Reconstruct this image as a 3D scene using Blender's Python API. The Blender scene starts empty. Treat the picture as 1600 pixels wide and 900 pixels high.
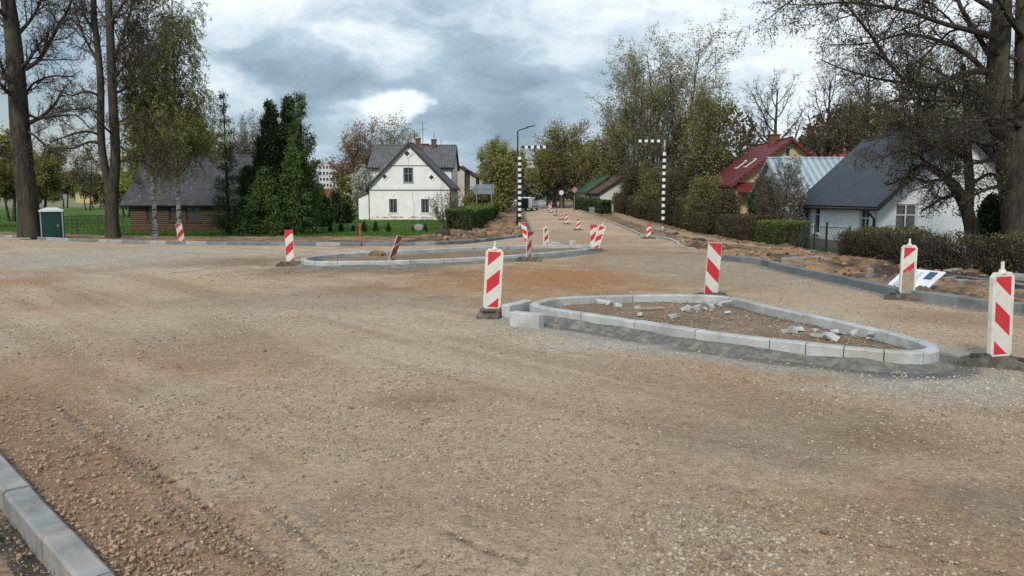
import bpy, bmesh, math, random
import numpy as np
from mathutils import Vector, Matrix
from mathutils.geometry import tessellate_polygon

SC = bpy.context.scene
COL = SC.collection
R = math.radians
random.seed(7)

# ------------------------------------------------------------------ camera
FOC = 1200.0            # focal length in pixels of a 1600 wide frame
PITCH = R(6.8)
CAM = Vector((0, 0, 1.84))
cam_d = bpy.data.cameras.new('camera')
cam_d.sensor_width = 36.0
cam_d.lens = 36.0 * FOC / 1600.0
cam_d.clip_end = 6000
cam_d.clip_start = 0.05
cam = bpy.data.objects.new('camera', cam_d)
COL.objects.link(cam)
cam.location = CAM
cam.rotation_euler = (math.pi / 2 - PITCH, 0, 0)
SC.camera = cam

SC.view_settings.view_transform = 'Standard'
SC.view_settings.look = 'None'
SC.view_settings.gamma = 1.0
SC.view_settings.exposure = 0.30
SC.view_settings.use_curve_mapping = False
SC.render.engine = 'CYCLES'
SC.cycles.use_denoising = False
SC.cycles.max_bounces = 5
SC.cycles.diffuse_bounces = 3
SC.cycles.transparent_max_bounces = 4


def ray(px, py):
    u = (px - 800) / FOC
    v = (450 - py) / FOC
    cp, sp = math.cos(PITCH), math.sin(PITCH)
    return Vector((u, cp + v * sp, -sp + v * cp))


# ------------------------------------------------------------------ sky, sun
SUN_EL, SUN_AZ = 38.0, 200.0     # azimuth measured clockwise from +Y


def build_world():
    w = bpy.data.worlds.new('World')
    SC.world = w
    w.use_nodes = True
    nt = w.node_tree
    nt.nodes.clear()
    N, Lk = nt.nodes.new, nt.links.new

    def math_(op, a, b=None, c=None, clamp=False):
        n = N('ShaderNodeMath'); n.operation = op; n.use_clamp = clamp
        for i, v in enumerate((a, b, c)):
            if v is None: continue
            if isinstance(v, (int, float)): n.inputs[i].default_value = v
            else: Lk(v, n.inputs[i])
        return n.outputs[0]

    def vmath(op, a, b=None, out=0):
        n = N('ShaderNodeVectorMath'); n.operation = op
        for i, v in enumerate((a, b)):
            if v is None: continue
            if isinstance(v, (tuple, list)): n.inputs[i].default_value = v
            else: Lk(v, n.inputs[i])
        return n.outputs[out]

    tc = N('ShaderNodeTexCoord')
    d = vmath('NORMALIZE', tc.outputs['Generated'])
    flat = vmath('MULTIPLY', d, (1.0, 1.0, 2.2))
    # ragged edges
    nz = N('ShaderNodeTexNoise'); nz.inputs['Scale'].default_value = 9.0
    nz.inputs['Detail'].default_value = 7.0; nz.inputs['Roughness'].default_value = 0.55
    Lk(flat, nz.inputs['Vector'])
    off = vmath('SUBTRACT', nz.outputs['Color'], (0.5, 0.5, 0.5))
    off = vmath('MULTIPLY', off, (0.13, 0.13, 0.13))
    dw = vmath('ADD', flat, off)

    def blob(px, py, rad, edge=0.6):
        c = ray(px, py).normalized()
        c = (c.x, c.y, c.z * 2.2)
        dist = vmath('DISTANCE', dw, c, out=1)
        mr = N('ShaderNodeMapRange'); mr.interpolation_type = 'SMOOTHSTEP'
        Lk(dist, mr.inputs['Value'])
        mr.inputs['From Min'].default_value = rad * (1 - edge)
        mr.inputs['From Max'].default_value = rad * (1 + edge)
        mr.inputs['To Min'].default_value = 1.0
        mr.inputs['To Max'].default_value = 0.0
        return mr.outputs[0]

    n1 = N('ShaderNodeTexNoise'); n1.inputs['Scale'].default_value = 3.6
    n1.inputs['Detail'].default_value = 9.0; n1.inputs['Roughness'].default_value = 0.52
    n1.inputs['Distortion'].default_value = 0.25
    Lk(flat, n1.inputs['Vector'])
    b = math_('MULTIPLY_ADD', n1.outputs['Fac'], 1.7, -0.40)
    n3 = N('ShaderNodeTexNoise'); n3.inputs['Scale'].default_value = 11.0
    n3.inputs['Detail'].default_value = 8.0; n3.inputs['Roughness'].default_value = 0.6; n3.inputs['Distortion'].default_value = 0.4
    Lk(dw, n3.inputs['Vector'])
    b = math_('ADD', b, math_('MULTIPLY_ADD', n3.outputs['Fac'], 1.2, -0.58))
    # named masses of cloud, bright (+) and dark (-)
    for px, py, rad, amt, edge in (
            (610, 168, 0.045, 0.55, 0.35), (560, 182, 0.06, 0.30, 0.5), (645, 158, 0.025, 0.3, 0.3),
            (380, 10, 0.16, 0.25, 0.7), (520, 70, 0.06, 0.20, 0.6), (610, 85, 0.06, 0.2, 0.6),
            (860, 10, 0.13, 0.18, 0.6), (1150, 60, 0.22, 0.25, 0.6), (900, 155, 0.05, 0.28, 0.5),
            (730, 220, 0.06, 0.35, 0.5), (900, 205, 0.05, 0.18, 0.5), (350, 150, 0.06, 0.3, 0.5),
            (110, 60, 0.2, 0.3, 0.6), (1500, 0, 0.3, 0.22, 0.6),
            (480, 130, 0.07, -0.30, 0.6), (770, 170, 0.12, -0.30, 0.7), (860, 110, 0.11, -0.28, 0.7),
            (400, 100, 0.12, -0.20, 0.7), (690, 60, 0.14, -0.16, 0.7), (790, 205, 0.07, -0.30, 0.5),
            (560, 215, 0.05, -0.2, 0.6), (730, 255, 0.05, -0.12, 0.6)):
        b = math_('MULTIPLY_ADD', blob(px, py, rad, edge), amt, b)
    b = math_('ADD', b, 0.02, clamp=True)
    cr = N('ShaderNodeValToRGB')
    e = cr.color_ramp.elements
    e[0].position = 0.0; e[0].color = (0.23, 0.31, 0.38, 1)
    e[1].position = 1.0; e[1].color = (0.76, 0.83, 0.88, 1)
    m = e.new(0.45); m.color = (0.345, 0.455, 0.545, 1)
    m = e.new(0.72); m.color = (0.55, 0.645, 0.72, 1)
    Lk(b, cr.inputs['Fac'])
    # the unseen deck overhead is brightened towards the zenith to lift the ground light
    sep = N('ShaderNodeSeparateXYZ'); Lk(d, sep.inputs[0])
    zen = N('ShaderNodeMapRange'); zen.interpolation_type = 'SMOOTHSTEP'
    Lk(sep.outputs['Z'], zen.inputs['Value'])
    zen.inputs['From Min'].default_value = 0.25; zen.inputs['From Max'].default_value = 0.8
    zen.inputs['To Min'].default_value = 1.0; zen.inputs['To Max'].default_value = 1.3
    cl = vmath('SCALE', cr.outputs['Color']); cl.node.inputs['Scale'].default_value = 1.0
    Lk(zen.outputs[0], cl.node.inputs['Scale'])
    sky = N('ShaderNodeTexSky'); sky.sky_type = 'NISHITA'; sky.sun_disc = False
    sky.sun_elevation = R(SUN_EL); sky.sun_rotation = R(SUN_AZ)
    sky.dust_density = 1.5
    bg1 = N('ShaderNodeBackground'); Lk(sky.outputs[0], bg1.inputs[0]); bg1.inputs[1].default_value = 0.085
    bg2 = N('ShaderNodeBackground'); Lk(cl, bg2.inputs[0]); bg2.inputs[1].default_value = 1.0
    # gaps of blue low on the left, elsewhere the deck is closed
    n2 = N('ShaderNodeTexNoise'); n2.inputs['Scale'].default_value = 5.0
    n2.inputs['Detail'].default_value = 6.0
    Lk(flat, n2.inputs['Vector'])
    gap = math_('MULTIPLY_ADD', n2.outputs['Fac'], 1.6, -0.75)
    for px, py, rad, amt in ((90, 215, 0.16, 0.75), (190, 250, 0.12, 0.55), (840, 240, 0.05, 0.25), (520, 225, 0.06, 0.35), (-300, 200, 0.4, 0.5)):
        gap = math_('MULTIPLY_ADD', blob(px, py, rad, 0.5), amt, gap)
    gap = math_('MULTIPLY_ADD', gap, 2.0, -0.55, clamp=True)
    gap = math_('MULTIPLY', gap, 0.8)
    mx = N('ShaderNodeMixShader')
    Lk(gap, mx.inputs[0]); Lk(bg2.outputs[0], mx.inputs[1]); Lk(bg1.outputs[0], mx.inputs[2])
    out = N('ShaderNodeOutputWorld'); Lk(mx.outputs[0], out.inputs[0])
    w.cycles.sampling_method = 'MANUAL'; w.cycles.sample_map_resolution = 512


build_world()
sun_d = bpy.data.lights.new('sun', 'SUN')
sun_d.energy = 2.4
sun_d.angle = R(12)
sun_d.color = (1.0, 0.93, 0.83)
sun = bpy.data.objects.new('sun', sun_d)
COL.objects.link(sun)
_sa, _se = R(SUN_AZ), R(SUN_EL)
sun_dir = Vector((math.sin(_sa) * math.cos(_se), math.cos(_sa) * math.cos(_se), math.sin(_se)))
sun.rotation_euler = sun_dir.to_track_quat('Z', 'Y').to_euler()
sun.location = (0, -20, 40)


# ------------------------------------------------------------------ numpy noise
def _hash(ix, iy, s):
    h = (ix.astype(np.int64) * 374761393 + iy.astype(np.int64) * 668265263 + s * 974634777) & 0xffffffff
    h = ((h ^ (h >> 13)) * 1274126177) & 0xffffffff
    h = h ^ (h >> 16)
    return (h & 0xffffff) / float(0xffffff)


def vnoise(x, y, s=0):
    x = np.asarray(x, float); y = np.asarray(y, float)
    ix, iy = np.floor(x), np.floor(y)
    fx, fy = x - ix, y - iy
    fx = fx * fx * (3 - 2 * fx); fy = fy * fy * (3 - 2 * fy)
    a = _hash(ix, iy, s); b = _hash(ix + 1, iy, s); c = _hash(ix, iy + 1, s); d = _hash(ix + 1, iy + 1, s)
    return (a * (1 - fx) + b * fx) * (1 - fy) + (c * (1 - fx) + d * fx) * fy


def fbm(x, y, s=0, o=4):
    v = 0; a = 0.5; t = 0
    for i in range(o):
        v = v + a * vnoise(x * 2 ** i + 17.3 * i, y * 2 ** i - 9.1 * i, s + i); t += a; a *= 0.55
    return v / t


def S(t):
    t = np.clip(t, 0, 1)
    return t * t * (3 - 2 * t)


def g(x, y):
    """the lie of the land: flat by the camera, a shallow dip further on"""
    x = np.asarray(x, float); y = np.asarray(y, float)
    z = -0.65 * S((y - 20) / 35) * (1 - S((y - 82) / 35))
    z = z - 0.4 * S((x - 7) / 6) * S((y - 14) / 16) * (1 - S((y - 60) / 30))
    z = z + 3.0 * S((y - 300) / 900) * 0
    return z


def gnd(px, py, dz=0.0):
    r = ray(px, py)
    if r.z > -1e-4: r.z = -1e-4
    t = 1.0; step = 0.25
    while t < 3000:
        p = CAM + r * t
        if p.z <= float(g(p.x, p.y)) + dz: break
        t += step; step = max(0.25, t * 0.01)
    lo, hi = t - step * 1.02, t
    for _ in range(24):
        m = (lo + hi) / 2; p = CAM + r * m
        if p.z <= float(g(p.x, p.y)) + dz: hi = m
        else: lo = m
    p = CAM + r * hi
    return Vector((p.x, p.y, float(g(p.x, p.y)) + dz))


def PT(px, py, Y):
    r = ray(px, py)
    return CAM + r * (Y / r.y)


def XZ(px, py, Y):
    p = PT(px, py, Y)
    return p.x, p.z


# ------------------------------------------------------------------ materials
def nodes_of(m):
    m.use_nodes = True
    nt = m.node_tree
    return nt, nt.nodes, nt.links


def mat(name, c1, c2=None, scale=4.0, rough=0.8, bump=0.0, bscale=None, detail=6.0, metal=0.0, spec=0.3, stretch=None,
        c3=None, c3amt=0.5, c3scale=1.0, wave=None, contrast=(0.35, 0.65)):
    """two-tone noisy surface; c3 = patches of dirt or wear; wave = (scale, axis, amount) ribs"""
    m = bpy.data.materials.new(name)
    nt, N, Lk = nodes_of(m)
    bs = N['Principled BSDF']
    bs.inputs['Roughness'].default_value = rough
    bs.inputs['Metallic'].default_value = metal
    bs.inputs['Specular IOR Level'].default_value = spec
    c2 = c2 or tuple(x * 0.8 for x in c1)
    tc = N.new('ShaderNodeTexCoord'); mp = N.new('ShaderNodeMapping')
    Lk.new(tc.outputs['Object'], mp.inputs[0])
    if stretch: mp.inputs['Scale'].default_value = stretch
    nz = N.new('ShaderNodeTexNoise'); nz.inputs['Scale'].default_value = scale
    nz.inputs['Detail'].default_value = detail; nz.inputs['Roughness'].default_value = 0.6
    Lk.new(mp.outputs[0], nz.inputs['Vector'])
    cr = N.new('ShaderNodeValToRGB')
    cr.color_ramp.elements[0].position = contrast[0]; cr.color_ramp.elements[0].color = (*c1, 1)
    cr.color_ramp.elements[1].position = contrast[1]; cr.color_ramp.elements[1].color = (*c2, 1)
    Lk.new(nz.outputs['Fac'], cr.inputs[0])
    col = cr.outputs[0]
    if c3:
        n3 = N.new('ShaderNodeTexNoise'); n3.inputs['Scale'].default_value = c3scale
        n3.inputs['Detail'].default_value = 8; n3.inputs['Roughness'].default_value = 0.65
        Lk.new(mp.outputs[0], n3.inputs['Vector'])
        r3 = N.new('ShaderNodeMapRange'); r3.inputs['From Min'].default_value = 0.62 - 0.2 * c3amt
        r3.inputs['From Max'].default_value = 0.72
        Lk.new(n3.outputs['Fac'], r3.inputs['Value'])
        mx = N.new('ShaderNodeMix'); mx.data_type = 'RGBA'
        Lk.new(r3.outputs[0], mx.inputs[0]); Lk.new(col, mx.inputs[6]); mx.inputs[7].default_value = (*c3, 1)
        col = mx.outputs[2]
    Lk.new(col, bs.inputs['Base Color'])
    hgt = None
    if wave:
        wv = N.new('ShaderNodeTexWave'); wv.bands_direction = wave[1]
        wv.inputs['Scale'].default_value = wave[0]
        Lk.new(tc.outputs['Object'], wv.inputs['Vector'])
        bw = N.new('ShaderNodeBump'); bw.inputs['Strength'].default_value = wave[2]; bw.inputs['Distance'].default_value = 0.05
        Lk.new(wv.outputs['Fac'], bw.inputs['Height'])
        wr = N.new('ShaderNodeMapRange'); wr.inputs['To Min'].default_value = 0.72; wr.inputs['To Max'].default_value = 1.2; Lk.new(wv.outputs['Fac'], wr.inputs['Value'])  # rib shading put into the colour too: darker grooves, lighter crests
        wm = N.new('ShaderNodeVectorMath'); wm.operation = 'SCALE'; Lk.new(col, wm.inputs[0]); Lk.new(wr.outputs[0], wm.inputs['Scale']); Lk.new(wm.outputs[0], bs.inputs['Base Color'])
        hgt = bw.outputs[0]
        Lk.new(hgt, bs.inputs['Normal'])
    if bump:
        nb = N.new('ShaderNodeTexNoise'); nb.inputs['Scale'].default_value = bscale or scale * 4
        nb.inputs['Detail'].default_value = 6
        Lk.new(mp.outputs[0], nb.inputs['Vector'])
        bp = N.new('ShaderNodeBump'); bp.inputs['Strength'].default_value = bump; bp.inputs['Distance'].default_value = 0.02
        Lk.new(nb.outputs['Fac'], bp.inputs['Height'])
        if hgt is not None: Lk.new(hgt, bp.inputs['Normal'])
        Lk.new(bp.outputs[0], bs.inputs['Normal'])
    return m


def glass_mat(name, col=(0.02, 0.025, 0.03), rough=0.08):
    m = bpy.data.materials.new(name)
    nt, N, Lk = nodes_of(m)
    bs = N['Principled BSDF']
    nz = N.new('ShaderNodeTexNoise'); nz.inputs['Scale'].default_value = 1.5
    tc = N.new('ShaderNodeTexCoord'); Lk.new(tc.outputs['Object'], nz.inputs['Vector'])
    cr = N.new('ShaderNodeValToRGB')
    cr.color_ramp.elements[0].color = (*col, 1); cr.color_ramp.elements[1].color = (*[min(1, c * 2.5) for c in col], 1)
    Lk.new(nz.outputs['Fac'], cr.inputs[0]); Lk.new(cr.outputs[0], bs.inputs['Base Color'])
    bs.inputs['Roughness'].default_value = rough
    return m


def leaf_mat(name, ca, cb, transl=0.35):
    """leaf colour runs from ca to cb with the per-leaf attribute 'var'"""
    m = bpy.data.materials.new(name)
    nt, N, Lk = nodes_of(m)
    bs = N['Principled BSDF']
    at = N.new('ShaderNodeAttribute'); at.attribute_name = 'var'
    mx = N.new('ShaderNodeMix'); mx.data_type = 'RGBA'
    mx.inputs[6].default_value = (*ca, 1); mx.inputs[7].default_value = (*cb, 1)
    Lk.new(at.outputs['Fac'], mx.inputs[0])
    Lk.new(mx.outputs[2], bs.inputs['Base Color'])
    bs.inputs['Roughness'].default_value = 0.65
    bs.inputs['Specular IOR Level'].default_value = 0.2
    tr = N.new('ShaderNodeBsdfTranslucent'); Lk.new(mx.outputs[2], tr.inputs['Color'])
    ms = N.new('ShaderNodeMixShader'); ms.inputs[0].default_value = transl
    Lk.new(bs.outputs[0], ms.inputs[1]); Lk.new(tr.outputs[0], ms.inputs[2])
    Lk.new(ms.outputs[0], N['Material Output'].inputs['Surface'])
    return m


def col_mat(name, fine, bump=0.6, rough=0.95, speck=0.0, kind='gravel'):
    """ground surface: broad colour from the mesh attribute 'Col', finer stones and grains procedurally"""
    m = bpy.data.materials.new(name)
    nt, N, Lk = nodes_of(m)
    bs = N['Principled BSDF']
    bs.inputs['Roughness'].default_value = rough; bs.inputs['Specular IOR Level'].default_value = 0.15
    at = N.new('ShaderNodeAttribute'); at.attribute_name = 'Col'
    tc = N.new('ShaderNodeTexCoord')
    col = at.outputs['Color']

    def mul(col, fac_out, lo, hi, fmin=0.3, fmax=0.7):
        mr = N.new('ShaderNodeMapRange'); mr.inputs['From Min'].default_value = fmin; mr.inputs['From Max'].default_value = fmax
        mr.inputs['To Min'].default_value = lo; mr.inputs['To Max'].default_value = hi
        Lk.new(fac_out, mr.inputs['Value'])
        vm = N.new('ShaderNodeVectorMath'); vm.operation = 'SCALE'
        Lk.new(col, vm.inputs[0]); Lk.new(mr.outputs[0], vm.inputs['Scale'])
        return vm.outputs[0]
    heights = []
    for sc, lo, hi, bh in fine:
        nz = N.new('ShaderNodeTexNoise'); nz.inputs['Scale'].default_value = sc; nz.inputs['Detail'].default_value = 5
        nz.inputs['Roughness'].default_value = 0.65
        Lk.new(tc.outputs['Object'], nz.inputs['Vector'])
        col = mul(col, nz.outputs['Fac'], lo, hi)
        heights.append((nz.outputs['Fac'], bh))
    if speck:
        nm = N.new('ShaderNodeTexNoise'); nm.inputs['Scale'].default_value = 0.9; nm.inputs['Detail'].default_value = 4; Lk.new(tc.outputs['Object'], nm.inputs['Vector'])
        pm = N.new('ShaderNodeMapRange'); pm.inputs['From Min'].default_value = 0.42; pm.inputs['From Max'].default_value = 0.62; pm.inputs['To Min'].default_value = 0.35; Lk.new(nm.outputs['Fac'], pm.inputs['Value'])
        for sc, thr, hc, amt in ((10.0, 0.20, (0.52, 0.44, 0.35), 0.65), (24.0, 0.26, (0.55, 0.47, 0.38), 0.75), (14.0, 0.16, (0.13, 0.10, 0.08), 0.6), (38.0, 0.25, (0.2, 0.15, 0.11), 0.5)):
            vo = N.new('ShaderNodeTexVoronoi'); vo.inputs['Scale'].default_value = sc
            Lk.new(tc.outputs['Object'], vo.inputs['Vector'])
            sp = N.new('ShaderNodeSeparateColor'); Lk.new(vo.outputs['Color'], sp.inputs[0])
            # only some of the cells hold a stone, each with its own size
            gt = N.new('ShaderNodeMath'); gt.operation = 'MULTIPLY'; gt.inputs[1].default_value = thr * 1.6
            Lk.new(sp.outputs[0], gt.inputs[0])
            ds = N.new('ShaderNodeMath'); ds.operation = 'SUBTRACT'; Lk.new(gt.outputs[0], ds.inputs[0]); Lk.new(vo.outputs['Distance'], ds.inputs[1])
            pk = N.new('ShaderNodeMath'); pk.operation = 'GREATER_THAN'; pk.inputs[1].default_value = 0.55; Lk.new(sp.outputs[1], pk.inputs[0])
            st = N.new('ShaderNodeMapRange'); st.inputs['From Min'].default_value = 0.0; st.inputs['From Max'].default_value = 0.05
            Lk.new(ds.outputs[0], st.inputs['Value'])
            mk0 = N.new('ShaderNodeMath'); mk0.operation = 'MULTIPLY'; Lk.new(st.outputs[0], mk0.inputs[0]); Lk.new(pk.outputs[0], mk0.inputs[1])
            mk = N.new('ShaderNodeMath'); mk.operation = 'MULTIPLY'; Lk.new(mk0.outputs[0], mk.inputs[0]); Lk.new(pm.outputs[0], mk.inputs[1])
            am = N.new('ShaderNodeMath'); am.operation = 'MULTIPLY'; am.inputs[1].default_value = amt * speck; Lk.new(mk.outputs[0], am.inputs[0])
            mx = N.new('ShaderNodeMix'); mx.data_type = 'RGBA'; Lk.new(am.outputs[0], mx.inputs[0]); Lk.new(col, mx.inputs[6]); mx.inputs[7].default_value = (*hc, 1)
            col = mx.outputs[2]
            heights.append((mk.outputs[0], 0.5))
    Lk.new(col, bs.inputs['Base Color'])
    acc = None
    for h, wgt in heights:
        if acc is None:
            mm = N.new('ShaderNodeMath'); mm.operation = 'MULTIPLY'; mm.inputs[1].default_value = wgt; Lk.new(h, mm.inputs[0]); acc = mm.outputs[0]
        else:
            mm = N.new('ShaderNodeMath'); mm.operation = 'MULTIPLY_ADD'; mm.inputs[1].default_value = wgt; Lk.new(h, mm.inputs[0]); Lk.new(acc, mm.inputs[2]); acc = mm.outputs[0]
    bp = N.new('ShaderNodeBump'); bp.inputs['Strength'].default_value = bump; bp.inputs['Distance'].default_value = 0.02
    Lk.new(acc, bp.inputs['Height']); Lk.new(bp.outputs[0], bs.inputs['Normal'])
    return m


M = {}
M['gravel'] = col_mat('gravel_ground', ((1.3, 0.92, 1.08, 0.0), (7.0, 0.82, 1.16, 0.4), (19.0, 0.78, 1.22, 0.8), (50.0, 0.68, 1.30, 0.9), (130.0, 0.68, 1.32, 0.6)), bump=1.0, speck=1.0)
M['soil'] = col_mat('dug_soil', ((0.8, 0.8, 1.15, 0.5), (5.0, 0.75, 1.2, 1.0), (25.0, 0.75, 1.2, 0.8)), bump=0.9, speck=0.35)
M['lawn'] = col_mat('lawn_grass', ((0.25, 0.75, 1.25, 0.2), (3.0, 0.7, 1.3, 0.5), (30.0, 0.65, 1.35, 0.8)), bump=0.8)
M['asphalt'] = col_mat('asphalt', ((0.5, 0.9, 1.1, 0.1), (20.0, 0.85, 1.15, 0.3)), bump=0.3)
M['pebble'] = leaf_mat('pebble_stone', (0.18, 0.125, 0.085), (0.46, 0.385, 0.30), 0.0)
M['grassblade'] = leaf_mat('grass_blade', (0.036, 0.085, 0.012), (0.10, 0.18, 0.03), 0.3)
M['kerb'] = mat('kerb_concrete', (0.42, 0.43, 0.42), (0.29, 0.305, 0.305), 3.0, 0.85, 0.3, 60, c3=(0.24, 0.22, 0.19), c3amt=0.7, c3scale=2.2)
M['kerbnew'] = mat('new_kerb_concrete', (0.48, 0.50, 0.49), (0.36, 0.38, 0.38), 4.0, 0.85, 0.5, 70, c3=(0.30, 0.27, 0.22), c3amt=0.8, c3scale=2.5)
M['kerbdark'] = mat('damp_kerb_concrete', (0.17, 0.19, 0.195), (0.11, 0.125, 0.13), 2.0, 0.8, 0.3, 60, c3=(0.26, 0.25, 0.22), c3amt=0.4, c3scale=1.5)
M['haunch'] = mat('wet_mortar', (0.19, 0.185, 0.165), (0.095, 0.10, 0.09), 14.0, 0.95, 1.0, 60, c3=(0.30, 0.25, 0.19), c3amt=0.6, c3scale=5)
M['fragment'] = mat('broken_concrete', (0.46, 0.47, 0.46), (0.33, 0.335, 0.32), 6.0, 0.9, 0.5, 40)
M['white_plastic'] = mat('weathered_white_plastic', (0.66, 0.64, 0.58), (0.58, 0.56, 0.50), 5.0, 0.45, 0.05, 30, c3=(0.36, 0.31, 0.24), c3amt=0.5, c3scale=4)
M['white_sheet'] = mat('white_reflective_sheet', (0.62, 0.62, 0.57), (0.55, 0.55, 0.50), 6.0, 0.4, c3=(0.42, 0.38, 0.3), c3amt=0.35, c3scale=6)
M['red_sheet'] = mat('red_reflective_sheet', (0.56, 0.035, 0.045), (0.46, 0.03, 0.04), 7.0, 0.4, c3=(0.34, 0.14, 0.10), c3amt=0.3, c3scale=7)
M['dirty_sheet'] = mat('mud_splashed_sheet', (0.26, 0.21, 0.155), (0.33, 0.28, 0.21), 10.0, 0.9, 0.3, 60)
M['pink_sheet'] = mat('faded_red_sheet', (0.50, 0.075, 0.10), (0.42, 0.06, 0.08), 6.0, 0.45)
M['rubber'] = mat('recycled_rubber', (0.105, 0.09, 0.075), (0.07, 0.062, 0.055), 8.0, 0.9, 0.5, 50, c3=(0.26, 0.22, 0.17), c3amt=0.7, c3scale=5)
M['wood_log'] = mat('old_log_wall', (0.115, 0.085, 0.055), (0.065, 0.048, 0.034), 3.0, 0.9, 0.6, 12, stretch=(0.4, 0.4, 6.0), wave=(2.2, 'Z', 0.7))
M['brickbase'] = mat('brick_plinth', (0.13, 0.06, 0.045), (0.08, 0.04, 0.03), 6.0, 0.9, 0.4, 20)
M['oldroof'] = mat('old_grey_slate_roof', (0.062, 0.062, 0.068), (0.038, 0.038, 0.043), 2.0, 0.85, 0.5, 8, c3=(0.12, 0.13, 0.12), c3amt=0.3, c3scale=3.0)
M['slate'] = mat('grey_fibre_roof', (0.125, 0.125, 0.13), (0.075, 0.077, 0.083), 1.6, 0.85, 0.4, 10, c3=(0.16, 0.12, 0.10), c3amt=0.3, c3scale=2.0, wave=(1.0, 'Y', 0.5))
M['render_white'] = mat('peeling_white_render', (0.78, 0.78, 0.75), (0.68, 0.68, 0.655), 0.8, 0.85, 0.25, 12, c3=(0.42, 0.38, 0.34), c3amt=0.22, c3scale=1.3)
M['plaster_white'] = mat('white_painted_wall', (0.74, 0.75, 0.76), (0.66, 0.68, 0.70), 0.7, 0.8, 0.1, 12, c3=(0.45, 0.45, 0.44), c3amt=0.2, c3scale=1.0)
M['cream'] = mat('cream_render', (0.55, 0.50, 0.42), (0.45, 0.41, 0.35), 0.6, 0.85, 0.1, 8, c3=(0.32, 0.28, 0.24), c3amt=0.4, c3scale=0.8)
M['ochre'] = mat('yellow_render', (0.50, 0.39, 0.19), (0.43, 0.33, 0.16), 0.8, 0.85, 0.1, 10)
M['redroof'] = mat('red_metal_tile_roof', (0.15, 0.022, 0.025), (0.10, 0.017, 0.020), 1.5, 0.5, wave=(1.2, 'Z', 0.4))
M['redroof2'] = mat('orange_red_roof', (0.30, 0.075, 0.05), (0.24, 0.06, 0.045), 1.5, 0.6)
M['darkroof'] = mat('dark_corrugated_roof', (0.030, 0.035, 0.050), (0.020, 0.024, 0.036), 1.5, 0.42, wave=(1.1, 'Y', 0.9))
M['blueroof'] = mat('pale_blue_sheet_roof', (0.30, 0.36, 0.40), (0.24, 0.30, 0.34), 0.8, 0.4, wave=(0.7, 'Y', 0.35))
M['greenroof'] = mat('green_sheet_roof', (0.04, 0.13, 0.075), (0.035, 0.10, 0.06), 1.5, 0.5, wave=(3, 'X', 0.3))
M['brownwood'] = mat('brown_board', (0.10, 0.06, 0.045), (0.07, 0.045, 0.035), 3, 0.8)
M['darktrim'] = mat('dark_trim', (0.025, 0.025, 0.028), (0.035, 0.033, 0.033), 4, 0.5)
M['brick'] = mat('chimney_brick', (0.17, 0.075, 0.052), (0.10, 0.05, 0.038), 6, 0.9, 0.4, 25)
M['frame_white'] = mat('white_window_frame', (0.68, 0.68, 0.66), (0.6, 0.6, 0.58), 5, 0.5)
M['frame_grey'] = mat('grey_window_frame', (0.28, 0.29, 0.28), (0.22, 0.23, 0.22), 5, 0.6)
M['glass'] = glass_mat('window_glass')
M['curtain'] = mat('pale_curtain', (0.16, 0.16, 0.15), (0.07, 0.07, 0.07), 5, 0.9, stretch=(6, 6, 0.3))
M['black_pole'] = mat('black_painted_steel', (0.018, 0.02, 0.022), (0.03, 0.03, 0.032), 4, 0.4)
M['galv'] = mat('galvanised_steel', (0.36, 0.37, 0.37), (0.28, 0.29, 0.3), 5, 0.5, metal=0.3)
M['black_film'] = mat('black_film', (0.012, 0.013, 0.015), (0.02, 0.02, 0.02), 4, 0.4)
M['white_film'] = mat('white_film', (0.72, 0.73, 0.72), (0.66, 0.67, 0.66), 4, 0.4)
M['bark'] = mat('dark_bark', (0.070, 0.056, 0.044), (0.018, 0.015, 0.013), 7.0, 0.95, 1.0, 18, stretch=(1, 1, 0.25), c3=(0.075, 0.085, 0.045), c3amt=0.5, c3scale=0.9)
M['twig'] = mat('twig_bark', (0.105, 0.082, 0.060), (0.070, 0.056, 0.044), 3.0, 0.95)
M['twigdark'] = mat('dark_twig_bark', (0.055, 0.045, 0.036), (0.035, 0.029, 0.025), 3.0, 0.95)
M['twiggrey'] = mat('grey_twig', (0.17, 0.145, 0.12), (0.10, 0.088, 0.075), 3.0, 0.95)
M['birch'] = mat('birch_bark', (0.42, 0.41, 0.375), (0.07, 0.065, 0.06), 2.2, 0.8, 0.3, 10, stretch=(1, 1, 3.5), contrast=(0.50, 0.58))
M['leaf_olive'] = leaf_mat('olive_bud_leaf', (0.12, 0.12, 0.04), (0.29, 0.27, 0.10))
M['leaf_darkolive'] = leaf_mat('dark_olive_leaf', (0.045, 0.042, 0.018), (0.13, 0.12, 0.045), 0.2)  # darker olive of another species, used on the hedge too
M['leaf_spring'] = leaf_mat('spring_green_leaf', (0.14, 0.135, 0.048), (0.32, 0.30, 0.12), 0.4)
M['leaf_brown'] = leaf_mat('brown_bud_leaf', (0.085, 0.065, 0.030), (0.19, 0.165, 0.075))
M['leaf_birch'] = leaf_mat('birch_catkin_leaf', (0.17, 0.185, 0.045), (0.36, 0.37, 0.10))
M['leaf_yellow'] = leaf_mat('yellow_green_leaf', (0.17, 0.20, 0.04), (0.38, 0.40, 0.10), 0.5)
M['leaf_gold'] = leaf_mat('golden_green_leaf', (0.18, 0.165, 0.05), (0.36, 0.31, 0.10), 0.45)
M['leaf_pink'] = leaf_mat('copper_bud_leaf', (0.20, 0.11, 0.065), (0.38, 0.25, 0.16), 0.4)
M['leaf_dark'] = leaf_mat('dark_conifer_needle', (0.016, 0.034, 0.012), (0.060, 0.092, 0.030), 0.1)
M['leaf_spruce'] = leaf_mat('spruce_needle', (0.030, 0.062, 0.018), (0.12, 0.17, 0.045), 0.2)
M['leaf_larch'] = leaf_mat('larch_needle', (0.035, 0.060, 0.022), (0.085, 0.13, 0.045), 0.3)
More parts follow.
